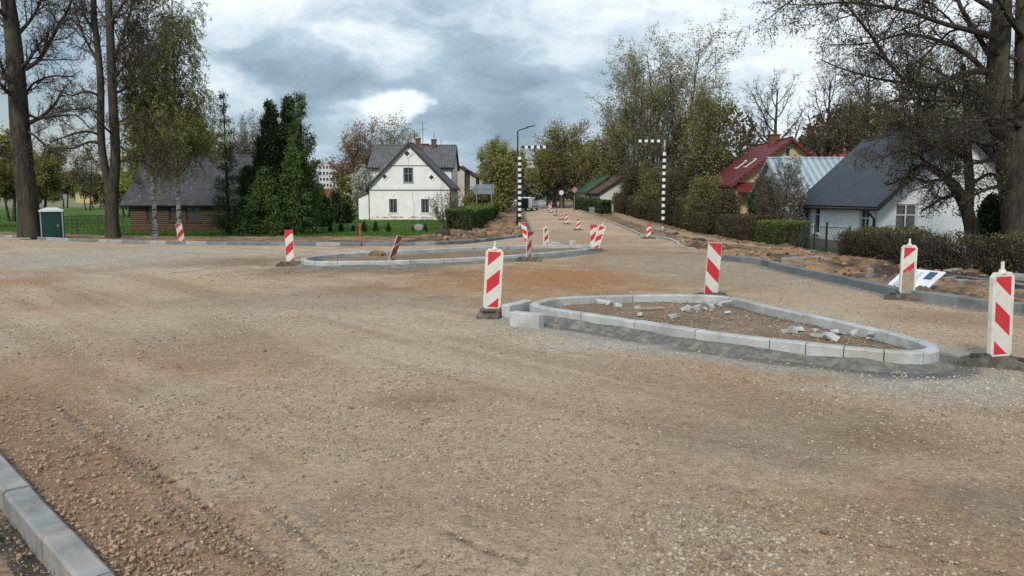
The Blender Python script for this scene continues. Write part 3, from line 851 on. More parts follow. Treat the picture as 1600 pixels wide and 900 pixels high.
    cols = {0: c, 1: sc, 2: lc, 3: ac, 4: pcg, 5: yc}
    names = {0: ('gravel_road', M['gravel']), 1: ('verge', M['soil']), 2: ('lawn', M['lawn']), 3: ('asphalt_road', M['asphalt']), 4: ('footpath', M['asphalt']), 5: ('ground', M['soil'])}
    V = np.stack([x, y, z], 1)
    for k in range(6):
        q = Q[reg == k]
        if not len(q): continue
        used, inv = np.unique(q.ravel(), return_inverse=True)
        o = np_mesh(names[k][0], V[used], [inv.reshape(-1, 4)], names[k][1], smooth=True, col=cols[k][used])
        tag(o, kind='structure')
    return V


GV = build_ground()
from mathutils.kdtree import KDTree
_sel = GV[(GV[:, 1] > 8) & (GV[:, 1] < 110) & (np.abs(GV[:, 0]) < GV[:, 1] * .95)][::2]


def ground_z(x, y):
    kd = KDTree(len(_sel))
    for i, p in enumerate(_sel): kd.insert((p[0], p[1], 0), i)
    kd.balance()
    return np.array([_sel[kd.find((a, b, 0))[1]][2] for a, b in zip(x, y)])


def gz(x, y): return float(g(x, y))


# ------------------------------------------------------------------ kerbs
def stone_sweep(mb, pl, w, h, z0f, side=1, zt=None, sub=0.0):
    """a kerb stone following pl (its outer top edge); the stone lies on the 'side' of the line"""
    n = len(pl)
    prof = [(0, -sub), (0, h - 0.02), (0.02, h), (w - 0.015, h), (w, h - 0.015), (w, -sub)]
    b = len(mb.v)
    for i in range(n):
        t = pl[min(i + 1, n - 1)] - pl[max(i - 1, 0)]; t = t / (np.linalg.norm(t) + 1e-9)
        nx, ny = -t[1] * side, t[0] * side
        zb = z0f(pl[i][0], pl[i][1])
        for u, v in prof:
            j_ = random.uniform(-.0035, .0035) if v > h * .8 else 0
            mb.v.append((pl[i][0] + nx * (u + j_), pl[i][1] + ny * (u + j_), zb + v + j_ * .6))
    k = len(prof)
    for i in range(n - 1):
        for j in range(k):
            mb.f.append([b + i * k + j, b + i * k + (j + 1) % k, b + (i + 1) * k + (j + 1) % k, b + (i + 1) * k + j]); mb.m.append(mb.mi)
    mb.f.append([b + j for j in range(k)]); mb.m.append(mb.mi)
    mb.f.append([b + (n - 1) * k + j for j in range(k - 1, -1, -1)]); mb.m.append(mb.mi)


def cut(pl, a, b, step, closed=False):
    q = np.vstack([pl, pl[:1]]) if closed else pl
    s = np.concatenate([[0], np.cumsum(np.hypot(*np.diff(q, axis=0).T))])
    n = max(2, int((b - a) / step) + 1)
    t = np.linspace(a, b, n + 1)
    if closed: t = np.mod(t, s[-1])
    return np.stack([np.interp(t, s, q[:, 0]), np.interp(t, s, q[:, 1])], 1)


def total(pl, closed=False):
    q = np.vstack([pl, pl[:1]]) if closed else pl
    return float(np.hypot(*np.diff(q, axis=0).T).sum())


def kerb_line(name, pl, h, mats, side, step=1.0, w=0.15, hf=None):
    L = total(pl); mb = MB(); a = 0.0; rng = random.Random(name); i = 0
    while a < L - 0.1:
        b = min(L, a + step)
        mb.mi = rng.choice(range(len(mats)))
        dz = rng.uniform(-0.004, 0.004)
        hh = h if hf is None else hf((a + b) / 2 / L)
        stone_sweep(mb, cut(pl, a + 0.004, b - 0.004, 0.3), w, hh + dz, gz, side, sub=0.12)
        a = b; i += 1
    o = mb.build(name, mats)
    return tag(o, kind='structure')


M['kerb2'] = mat('kerb_concrete_b', (0.34, 0.36, 0.36), (0.27, 0.29, 0.295), 3.0, 0.85, 0.3, 60, c3=(0.24, 0.22, 0.19), c3amt=0.7, c3scale=2.2)
M['kerbdark2'] = mat('damp_kerb_concrete_b', (0.20, 0.22, 0.225), (0.14, 0.155, 0.16), 2.0, 0.8, 0.3, 60, c3=(0.28, 0.26, 0.22), c3amt=0.5, c3scale=1.5)
kerb_line('kerb', KERB_R1, 0.13, [M['kerb'], M['kerb2']], 1)
kerb_line('kerb', KERB_R1b, 0.10, [M['kerb'], M['kerb2']], 1, hf=lambda t: 0.12 if t < 0.45 else (0.09 if t < 0.7 else 0.05))
kerb_line('kerb', KERB_R2, 0.17, [M['kerbdark'], M['kerbdark2']], 1, hf=lambda t: 0.14 if t < 0.06 else 0.17)
kerb_line('kerb', KERB_L, 0.15, [M['kerbdark2'], M['kerbdark'], M['kerb2']], 1)


def front_kerb():
    root = empty('kerb_row', (KERB_F[0][0], KERB_F[0][1], 0), 'row of new pale concrete kerb stones edging the loose clay beside the gravel', 'kerb')
    L = total(KERB_F); a = 0.0
    cutpts = []
    s = np.concatenate([[0], np.cumsum(np.hypot(*np.diff(KERB_F, axis=0).T))])
    # joints where the photo shows them
    for px, py in ((30, 766), (94, 837), (150, 897)):
        p = gnd(px, py, 0.10)
        i = int(np.argmin(np.hypot(KERB_F[:, 0] - p.x, KERB_F[:, 1] - p.y))); cutpts.append(s[i])
    cutpts = [0.0] + cutpts + [min(L, cutpts[-1] + 0.8), L]
    for i in range(len(cutpts) - 1):
        a, b = cutpts[i] + 0.005, cutpts[i + 1] - 0.005
        if b - a < 0.1: continue
        mb = MB(); pl = cut(KERB_F, a, b, 0.2)
        # centre line -> outer edge
        t = pl[-1] - pl[0]; t = t / np.linalg.norm(t); nrm = np.array((-t[1], t[0]))
        pl2 = pl + nrm * 0.075 + np.array((root.location.x, root.location.y)) * 0 
        pl2 = pl2 - np.array((root.location.x, root.location.y))
        stone_sweep(mb, pl2, 0.15, 0.10 + (0.006, -0.004, 0.003, 0.0, 0.004)[i % 5], lambda x, y: 0.0, -1, sub=0.15)
        mb.build('kerb_stone', [M['kerbfront'] if i % 2 else M['kerbfront2']], root)


M['kerbfront'] = mat('smooth_kerb_stone', (0.27, 0.27, 0.265), (0.14, 0.15, 0.155), 5.5, 0.7, 0.2, 80, c3=(0.30, 0.25, 0.20), c3amt=0.6, c3scale=3)
M['kerbfront2'] = mat('smooth_kerb_stone_b', (0.32, 0.315, 0.30), (0.18, 0.185, 0.185), 4.5, 0.7, 0.2, 80, c3=(0.33, 0.28, 0.22), c3amt=0.6, c3scale=3)
front_kerb()


def island(name, pl, h, label, stones, w=0.14, haunch=0.22, fill_z=0.06, fillcol=None, seed=1):
    cx, cy = pl[:, 0].mean(), pl[:, 1].mean()
    root = empty(name, (cx, cy, gz(cx, cy)), label, 'traffic island')
    loc = pl - np.array((cx, cy)); z0 = gz(cx, cy)
    zf = lambda x, y: gz(x + cx, y + cy) - z0
    area = 0.5 * np.sum(loc[:, 0] * np.roll(loc[:, 1], -1) - np.roll(loc[:, 0], -1) * loc[:, 1])
    side = 1 if area > 0 else -1
    L = total(loc, True); rng = random.Random(seed); a = 0.0
    # curvature decides the stone length
    while a < L - 0.05:
        q = cut(loc, a, a + 0.8, 0.2, True)
        d1 = q[1] - q[0]; d2 = q[-1] - q[-2]
        ang = abs(math.atan2(d1[0] * d2[1] - d1[1] * d2[0], float(np.dot(d1, d2))))
        ln = stones[0] if ang < 0.3 else stones[1]
        wx_, wy_ = q[0][0] + cx, q[0][1] + cy
        if h > .18 and 800 + FOC * wx_ / wy_ > 1262 and wy_ < 9.9: ln = 0.40
        b = min(L, a + ln)
        if L - b < 0.2: b = L
        mb = MB(); dz = rng.uniform(-0.003, 0.003)
        stone_sweep(mb, cut(loc, a + 0.006, b - 0.006, 0.12, True), w, h + dz, zf, side, sub=0.05)
        mb.build('kerb_stone', [M['kerbnew'] if rng.random() < .6 else M['kerb']], root)
        a = b
    # mortar banked up outside
    n = len(loc); rows = []
    t = np.roll(loc, -1, 0) - np.roll(loc, 1, 0); t /= np.linalg.norm(t, axis=1)[:, None]
    out = np.stack([t[:, 1], -t[:, 0]], 1) * side
    V = []; ks = np.linspace(0, 1, 7)
    nz = fbm(pl[:, 0] * 1.3, pl[:, 1] * 1.3, 201 + seed, 3)
    for k in ks:
        wd = haunch * (0.75 + 0.7 * nz)
        p = loc + out * (k * wd)[:, None] if k > 0 else loc - out * 0.02
        hh = (h * 0.50 * (1 - k) ** 1.3) * (0.35 + 1.1 * nz) + 0.05 * k * (1.2 - k) * (fbm(p[:, 0] * 7, p[:, 1] * 7, 211, 3) - 0.5) - 0.015 * k - (0.02 if k == 1 else 0)
        zb = np.array([zf(a_, b_) for a_, b_ in p])
        V.append(np.column_stack([p, zb + hh]))
    V = np.array(V); m_ = len(ks)
    idx = np.arange(m_ * n).reshape(m_, n)
    Q = np.stack([idx[:-1], np.roll(idx[:-1], -1, 1), np.roll(idx[1:], -1, 1), idx[1:]], -1).reshape(-1, 4)
    np_mesh('mortar_footing', V.reshape(-1, 3), [Q], M['haunch'], root, smooth=True)
    # fill
    inn = loc - out * (w * 0.7)
    st = 0.06 if h > 0.18 else 0.12
    xs = np.arange(loc[:, 0].min(), loc[:, 0].max() + st, st); ys = np.arange(loc[:, 1].min(), loc[:, 1].max() + st, st)
    X, Y = np.meshgrid(xs, ys); x, y = X.ravel(), Y.ravel()
    dd = polydist(x, y, inn, True)
    mound = fbm((x + cx) * 0.9, (y + cy) * 0.9, 221 + seed, 3)
    z = g(x + cx, y + cy) - z0 + fill_z + 0.10 * np.clip(mound - 0.42, 0, 1) * S(dd / 0.5) + 0.03 * (fbm(x * 5, y * 5, 231, 3) - 0.5)
    z = z - 0.02 * (1 - S(dd / 0.2))
    idx = np.arange(x.size).reshape(X.shape)
    Q = np.stack([idx[:-1, :-1], idx[:-1, 1:], idx[1:, 1:], idx[1:, :-1]], -1).reshape(-1, 4)
    mx, my = x[Q].mean(1), y[Q].mean(1)
    Q = Q[inpoly(mx, my, inn)]
    used, inv = np.unique(Q.ravel(), return_inverse=True)
    n2 = fbm((x + cx) * 1.2, (y + cy) * 1.2, 241, 4)
    c = np.repeat(np.array((0.23, 0.155, 0.10))[None], x.size, 0)
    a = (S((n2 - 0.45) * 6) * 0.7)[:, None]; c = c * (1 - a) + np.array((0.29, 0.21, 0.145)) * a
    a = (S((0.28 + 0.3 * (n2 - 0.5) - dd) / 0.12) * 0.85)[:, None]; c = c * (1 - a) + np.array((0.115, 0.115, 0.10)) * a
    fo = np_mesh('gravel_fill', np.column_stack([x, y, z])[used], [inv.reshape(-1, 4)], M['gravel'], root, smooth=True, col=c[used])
    return root, inn + np.array((cx, cy)), fo


islR, innR, fR = island('traffic_island', ISL_R, KZ, 'rounded triangular island of pale kerb stones with rubble, beside the loose kerb block', (0.95, 0.42), fill_z=0.09, seed=1)
islL, innL, fL = island('traffic_island', ISL_L, IZ, 'long narrow kerbed island across the junction, filled with brown gravel', (0.95, 0.6), fill_z=0.05, haunch=0.22, seed=5)


def kerb_block(p0, p1, h, w, label, name='kerb_block'):
    a, b = gnd(*p0, h), gnd(*p1, h)
    c = (a + b) / 2; L = (b - a).length; ang = math.atan2(b.y - a.y, b.x - a.x)
    o = MB().box((0, 0, h / 2), (L, w, h + 0.02), bev=0.015).build(name, M['kerbnew'])
    o.location = (c.x, c.y, gz(c.x, c.y) - 0.005); o.rotation_euler = (R(1), 0, ang)
    return tag(o, label, 'kerb stone', 'loose kerb stones at the tip of the triangular island')


kerb_block((800, 486.5), (846, 491), 0.20, 0.15, 'pale loose kerb block standing in front of the island tip')
kerb_block((789, 477), (825, 469), 0.19, 0.15, 'pale kerb stone joining the island tip to the beacon foot')


# ------------------------------------------------------------------ beacons
def clip_half(poly, f):
    out = []
    for i in range(len(poly)):
        a, b = poly[i], poly[(i + 1) % len(poly)]; fa, fb = f(a), f(b)
        if fa >= 0: out.append(a)
        if (fa >= 0) != (fb >= 0):
            t = fa / (fa - fb); out.append((a[0] + (b[0] - a[0]) * t, a[1] + (b[1] - a[1]) * t))
    return out


def beacon(px, py, label, top=None, style='plastic', dirn=1, lean=0.0, turn=0.0, pitchb=0.0, base_rot=0.0, dirty=0.0, redtop=False, base=True,
           H=0.95, W=0.25, mats=None, group='red and white striped beacons on the road', phase=None, sink=0.0, redband=0.5):
    """beacon standing at pixel (px, py); lean = sideways tilt (rad, + to the right), turn = about its own axis"""
    p = gnd(px, py)
    root = empty('striped_beacon', (p.x, p.y, p.z - sink), label, 'traffic beacon', 0.0, group)
    Mx = Matrix.Rotation(lean, 4, 'Y') @ Matrix.Rotation(pitchb, 4, 'X') @ Matrix.Rotation(turn, 4, 'Z')
    z0 = (0.09 if style == 'plastic' else 0.04) if base else 0.01
    th = 0.05 if style == 'plastic' else 0.018
    red, white = (M['red_sheet'], M['white_sheet']) if mats is None else mats

    def place(o): o.matrix_local = Matrix.Translation((0, 0, z0 * 0.6)) @ Mx @ Matrix.Translation((0, 0, -z0 * 0.6)); return o
    zb = z0 + 0.01; zt = zb + H
    e = 0.028 if style == 'plastic' else 0.006
    # body
    mb = MB()
    ch = 0.05 if style == 'plastic' else 0.004
    hw = W / 2 + (0.012 if style == 'plastic' else 0)
    out = [(-hw + ch * .7, zb), (hw - ch * .7, zb), (hw, zb + ch), (hw, zt - ch), (hw - ch * .8, zt), (-hw + ch * .8, zt), (-hw, zt - ch), (-hw, zb + ch)]
    mb.prism([(u, -th / 2, v) for u, v in out], (0, th, 0))
    place(mb.build('panel', M['white_plastic'] if style == 'plastic' else M['white_sheet'], root))
    if style == 'plastic':
        mb = MB()
        mb.tube([(0, 0, zt - 0.01), (0, 0, zt + 0.03)], [0.045, 0.03], 12)
        mb.tube([(0, 0, zt + 0.03), (0, 0, zt + 0.115)], [0.019, 0.018], 12)
        place(mb.build('spigot', M['white_plastic'], root))
    # striped sheets on both faces
    u0, u1, v0, v1 = -W / 2 + e, W / 2 - e, zb + e * 1.3, zt - e * 1.6
    per = (v1 - v0) / 1.95; band = per * redband
    sl = 0.9 * dirn
    for sgn in (-1, 1):
        rect = [(u0, v0), (u1, v0), (u1, v1), (u0, v1)]
        mr = MB(); yb = sgn * (th / 2 + 0.0015)
        mw = MB(); mw.poly([(u, sgn * (th / 2 + 0.0006), v) for u, v in rect])
        if style == 'plastic': place(mw.build('white_sheet', white, root))
        ph = v1 if phase is None else v1 + phase * per
        for k in range(-3, 8):
            # band k: between lines v - sl*u = c
            if dirn > 0: ctop = ph - sl * u0 - k * per + 0.0
            else: ctop = ph - sl * u1 - k * per
            cbot = ctop - band
            q = clip_half(rect, lambda a: ctop - (a[1] - sl * a[0]))
            if len(q) > 2: q = clip_half(q, lambda a: (a[1] - sl * a[0]) - cbot)
            if len(q) > 2: mr.poly([(u, yb, v) for u, v in q])
        if redtop: mr.box((0, sgn * (th / 2 + 0.003), zt - 0.05), (W, 0.004, 0.10))
        if mr.v: place(mr.build('stripes', red, root))
        if dirty:
            md = MB(); rz_ = random.Random(label)
            top_ = [(u0 - 0.01 + (u1 - u0 + 0.02) * i / 10, v0 + (v1 - v0) * dirty + rz_.uniform(-0.03, 0.03) + 0.09 * i / 10) for i in range(11)]
            md.poly([(u, sgn * (th / 2 + 0.003), v) for u, v in [(u1 + 0.01, v0 - 0.02)][:0] + [(u0 - 0.01, v0 - 0.03), (u1 + 0.01, v0 - 0.03)] + top_[::-1]])
            place(md.build('mud_splash', M['dirty_sheet'], root))
    if base:
        mb = MB(); l, w, h = 0.74, 0.36, 0.115
        # long rubber foot with bevelled ends, a socket block and lifting slots
        prof = [(-l / 2, 0), (l / 2, 0), (l / 2, 0.045), (l / 2 - 0.13, 0.085), (0.13, 0.10), (0.10, h), (-0.10, h), (-0.13, 0.10), (-l / 2 + 0.13, 0.085), (-l / 2, 0.045)]
        mb.prism([(u, -w / 2 + 0.02, v) for u, v in prof], (0, w - 0.04, 0))
        for sx in (-1, 1):
            mb.box((sx * 0.25, -w / 2 + 0.02, 0.03), (0.14, 0.045, 0.055), taper=0.9)
            mb.box((sx * 0.25, w / 2 - 0.02, 0.03), (0.14, 0.045, 0.055), taper=0.9)
        bo = mb.build('foot', M['rubber'], root); bo.rotation_euler = (0, 0, base_rot)
        ms = MB()
        for sx in (-1, 1): MB().box((sx * 0.22, 0, 0.0935), (0.10, 0.20, 0.012)).build('handhold', M['tyre'], bo)  # dark plates laid on top show the hand holes as shaded recesses
        mb = MB(); mb.box((0, 0, z0 + 0.02), (0.09, 0.045, 0.10)); place(mb.build('clamp', M['white_plastic'], root))
    return root


beacon(768, 493, 'large clean beacon with pale foot beside the loose kerb block at the island tip', dirn=1, lean=0.055, base_rot=R(82), H=0.94)
beacon(1560, 572, 'large grubby beacon on the long rubber foot by the white cement dust', dirn=-1, lean=-0.035, turn=0.22, base_rot=R(-32), H=0.93)
beacon(1416, 468, 'beacon muddy over its lower half, standing by the fallen information board', dirn=1, lean=0.0, turn=-0.12, base_rot=R(-25), dirty=0.42, H=0.88, W=0.24)
beacon(1110, 467, 'thin flat beacon without spigot behind the triangular island', dirn=-1, style='sheet', lean=0.055, turn=0.25, base_rot=R(20), H=0.97, W=0.27)
beacon(454, 415, 'red topped flat beacon at the left tip of the long narrow island', dirn=1, style='sheet', redtop=True, lean=-0.02, base_rot=R(10), H=0.90, W=0.22)
beacon(610, 410, 'pinkish beacon panel bent over sideways against the long narrow island', style='sheet', lean=0.36, turn=1.0, base=False, mats=(M['pink_sheet'], M['white_sheet']), redband=.78, H=0.78, W=0.22)
beacon(825, 408, 'narrow beacon without spigot at the front kerb of the long narrow island', dirn=1, style='sheet', redtop=True, lean=0.06, turn=1.0, H=0.80, base_rot=R(5), W=0.24)
beacon(853, 386, 'white edged beacon with spigot behind the long narrow island', dirn=1, H=0.74, lean=0.0, base=False, W=0.22, turn=0.5)
beacon(927, 387, 'upright red topped beacon behind the leaning one at the right tip of the long island', dirn=1, style='sheet', redtop=True, H=0.86, base=False, W=0.25)
beacon(929, 393, 'leaning beacon with white spigot at the right tip of the long island', dirn=1, lean=0.30, H=0.85, W=0.24, base_rot=R(15))
beacon(823, 377, 'leaning red and white beacon at the corner by the left striped column', dirn=-1, style='sheet', lean=-0.20, H=0.90, base=False, W=0.24)
beacon(1013, 373, 'red topped beacon against the kerb beside the right striped column', dirn=1, style='sheet', redtop=True, lean=0.05, H=0.72, W=0.25, base_rot=R(10))
beacon(285, 382, 'small beacon leaning left against the far kerb in front of the log house', dirn=1, style='sheet', lean=-0.14, turn=0.7, H=0.85, W=0.26)
beacon(903.5, 360, 'nearest beacon of the row dividing the far road', dirn=1, style='sheet', redtop=True, H=0.78, base_rot=R(15), group='row of beacons dividing the far road')
beacon(886, 350.5, 'second beacon from the near end of the row dividing the far road', dirn=1, style='sheet', redtop=True, lean=-0.06, H=0.84, group='row of beacons dividing the far road')
beacon(877.6, 343.5, 'dull red beacon, third from the near end of the dividing row', dirn=1, style='sheet', redtop=True, H=0.80, turn=0.4, group='row of beacons dividing the far road')
beacon(869, 337, 'darkest narrow beacon, fourth from the near end of the dividing row', dirn=1, style='sheet', H=0.85, turn=0.9, group='row of beacons dividing the far road')
beacon(861.5, 332.5, 'leaning beacon, fifth from the near end of the dividing row', dirn=1, style='sheet', lean=-0.15, H=1.0, group='row of beacons dividing the far road')
beacon(858, 329.5, 'farthest beacon at the end of the dividing row on the asphalt', dirn=1, style='sheet', H=0.95, lean=0.05, group='row of beacons dividing the far road')
beacon(908.5, 322.5, 'distant beacon on the spoil by the right verge kerb end', dirn=-1, H=0.9, base=False)


def stake(px, py0, py1, label):
    p = gnd(px, py0); h = (py0 - py1) / FOC * p.y
    o = MB().box((0, 0, h / 2), (0.06, 0.03, h), taper=0.8).build('marker_stake', M['stake'])
    o.location = p; o.rotation_euler = (0, R(1), 0.2); tag(o, label, 'stake')


stake(562.5, 385, 349, 'thin orange red marker stake by the far kerb before the white house lawn')

# ------------------------------------------------------------------ street lamps and striped columns
def striped_column(px, pyb, py_top, py_arm, px_arm, label):
    p = gnd(px, pyb); Y = p.y
    zt = PT(px, py_top, Y).z - p.z; za = PT(px, py_arm, Y).z - p.z; ax = PT(px_arm, py_arm, Y).x - p.x
    root = empty('striped_lamp_column', p, label, 'street lamp', 0, 'black and white banded lamp columns')
    mb = MB(); mb.tube([(0, 0, 0), (0, 0, 0.5)], [0.16, 0.12], 14); mb.tube([(0, 0, 0.5), (0, 0, zt)], [0.11, 0.10], 14); mb.tube([(0, 0, zt), (0, 0, za + 0.1)], [0.075, 0.06], 10)
    mb.build('column', M['galv'], root, True)
    n = 22; z0 = 0.75; hh = (zt - z0) / n
    b1, b2 = MB(), MB()
    for i in range(n):
        (b1 if i % 2 == 0 else b2).tube([(0, 0, z0 + i * hh), (0, 0, z0 + (i + 1) * hh)], 0.135, 14)
    b1.build('black_bands', M['black_film'], root, False); b2.build('white_bands', M['white_film'], root, False)
    sg = 1 if ax > 0 else -1
    mb = MB(); mb.tube([(0, 0, za), (ax, 0, za + 0.02)], 0.06, 10); mb.build('arm', M['galv'], root, True)
    b1, b2 = MB(), MB(); m = 9; L = abs(ax) * 0.92
    for i in range(m):
        (b1 if i % 2 == 0 else b2).box((sg * (0.15 + (i + 0.5) * L / m), 0, za + 0.01), (L / m, 0.15, 0.20))
    b1.build('black_bands', M['black_film'], root); b2.build('white_bands', M['white_film'], root)
    mb = MB()
    x0 = ax + sg * 0.05
    mb.prism([(x0, -0.12, za - 0.03), (x0 + sg * 0.35, -0.16, za - 0.02), (x0 + sg * 0.62, -0.08, za), (x0 + sg * 0.62, 0.08, za), (x0 + sg * 0.35, 0.16, za - 0.02), (x0, 0.12, za - 0.03)], (0, 0, 0.09))
    mb.build('lamp_head', M['black_pole'], root)
    return root


striped_column(812, 358, 245, 230, 858, 'black and white banded column whose arm points right, behind the leaning beacon')
striped_column(1035.5, 363, 238, 220.5, 992, 'black and white banded column whose arm points left, before the tall thicket')


def street_lamp():
    Y = gnd(812, 356).y
    p = Vector((PT(808.8, 355, Y + 2).x, Y + 2, gz(0, Y + 2)))
    Y = p.y
    root = empty('street_lamp', p, 'slim black street lamp rising beside the left banded column', 'street lamp')
    zt = PT(809, 205, Y).z - p.z
    hx = PT(836.5, 197, Y).x - p.x; hz = PT(836.5, 197, Y).z - p.z
    MB().tube([(0, 0, 0), (0, 0, 1.2), (0, 0, zt)], [0.12, 0.09, 0.06], 12).build('pole', M['black_pole'], root, True)
    MB().tube([(0, 0, zt - 0.05), (0.08, 0, zt + 0.08), (hx * 0.6, 0, zt + (hz - zt) * 0.75)], 0.045, 8).build('arm', M['black_pole'], root, True)
    mb = MB(); a = Vector((hx * 0.5, 0, zt + (hz - zt) * 0.7)); b = Vector((hx, 0, hz))
    mb.prism([(a.x, -0.1, a.z), (b.x, -0.13, b.z), (b.x, 0.13, b.z), (a.x, 0.1, a.z)], (0, 0, 0.07)); mb.build('lamp_head', M['black_pole'], root)


street_lamp()


# ------------------------------------------------------------------ houses
def facade(mb, outline, holes, T, thick=0.14, mi=0):
    """outline, holes in (u, v); T(u, v, d) -> local point, d inward"""
    polys = [[Vector((u, v, 0)) for u, v in outline]] + [[Vector((a, b, 0)), Vector((a, d, 0)), Vector((c, d, 0)), Vector((c, b, 0))] for a, b, c, d in holes]
    tris = tessellate_polygon(polys); flat = [p for q in polys for p in q]
    b0 = len(mb.v); mb.v += [tuple(T(p.x, p.y, 0)) for p in flat]
    for t in tris: mb.f.append([b0 + i for i in t]); mb.m.append(mi)
    for a, b, c, d in holes:
        q = [(a, b), (c, b), (c, d), (a, d)]
        for i in range(4):
            p, r_ = q[i], q[(i + 1) % 4]
            mb.poly([T(*p, 0), T(*r_, 0), T(*r_, thick), T(*p, thick)], mi)


def window(T, hole, root, fm, mull=(1, 1), curtain=0.0, sill=True, sm=None, fr=0.06, dep=0.08, trim=0.0):
    a, b, c, d = hole
    mb = MB()

    def bx(u0, v0, u1, v1, d0, d1):
        P = [T(u0, v0, d0), T(u1, v0, d0), T(u1, v1, d0), T(u0, v1, d0)]
        off = Vector(T(u0, v0, d1)) - Vector(T(u0, v0, d0)); mb.prism(P, off)
    for q in ((a, b, a + fr, d), (c - fr, b, c, d), (a + fr, b, c - fr, b + fr), (a + fr, d - fr, c - fr, d)): bx(*q, dep - 0.02, dep + 0.05)
    for i in range(1, mull[0] + 1):
        u = a + (c - a) * i / (mull[0] + 1); bx(u - fr / 2, b + fr, u + fr / 2, d - fr, dep - 0.015, dep + 0.045)
    for i in range(1, mull[1] + 1):
        v = b + (d - b) * i / (mull[1] + 1) + (d - b) * 0.12; bx(a + fr, v - fr * .4, c - fr, v + fr * .4, dep - 0.012, dep + 0.042)
    w = mb.build('window', fm, root)
    mp = MB(); mp.poly([T(a, b, dep + 0.03), T(c, b, dep + 0.03), T(c, d, dep + 0.03), T(a, d, dep + 0.03)]); mp.build('pane', M['glass'], w)
    if curtain:
        mc = MB()
        for s0, s1 in ((a + fr, a + fr + (c - a) * curtain), (c - fr - (c - a) * curtain, c - fr)):
            mc.poly([T(s0, b + .05, dep + 0.024), T(s1, b + .05, dep + 0.024), T(s1, d - .05, dep + 0.024), T(s0, d - .05, dep + 0.024)])
        mc.build('curtain', M['curtain'], w)
    if sill:
        mb = MB(); P = [T(a - 0.08, b - 0.07, -0.06), T(c + 0.08, b - 0.07, -0.06), T(c + 0.08, b, -0.06), T(a - 0.08, b, -0.06)]
        mb.prism(P, Vector(T(0, 0, 0.02)) - Vector(T(0, 0, -0.06))); mb.build('sill', sm or fm, w)
    if trim:
        mb = MB()
        for q in ((a - trim, b - trim, a, d + trim), (c, b - trim, c + trim, d + trim), (a, d, c, d + trim)): bx2 = q; bx(*q, -0.03, 0.0) if False else None
        m2 = MB()
        for u0, v0, u1, v1 in ((a - trim, b - trim, a, d + trim), (c, b - trim, c + trim, d + trim), (a, d, c, d + trim), (a, b - trim, c, b - 0.075)):
            P = [T(u0, v0, -0.03), T(u1, v0, -0.03), T(u1, v1, -0.03), T(u0, v1, -0.03)]; m2.prism(P, Vector(T(0, 0, -0.002)) - Vector(T(0, 0, -0.03)))
        m2.build('surround', sm or fm, w)
    return w


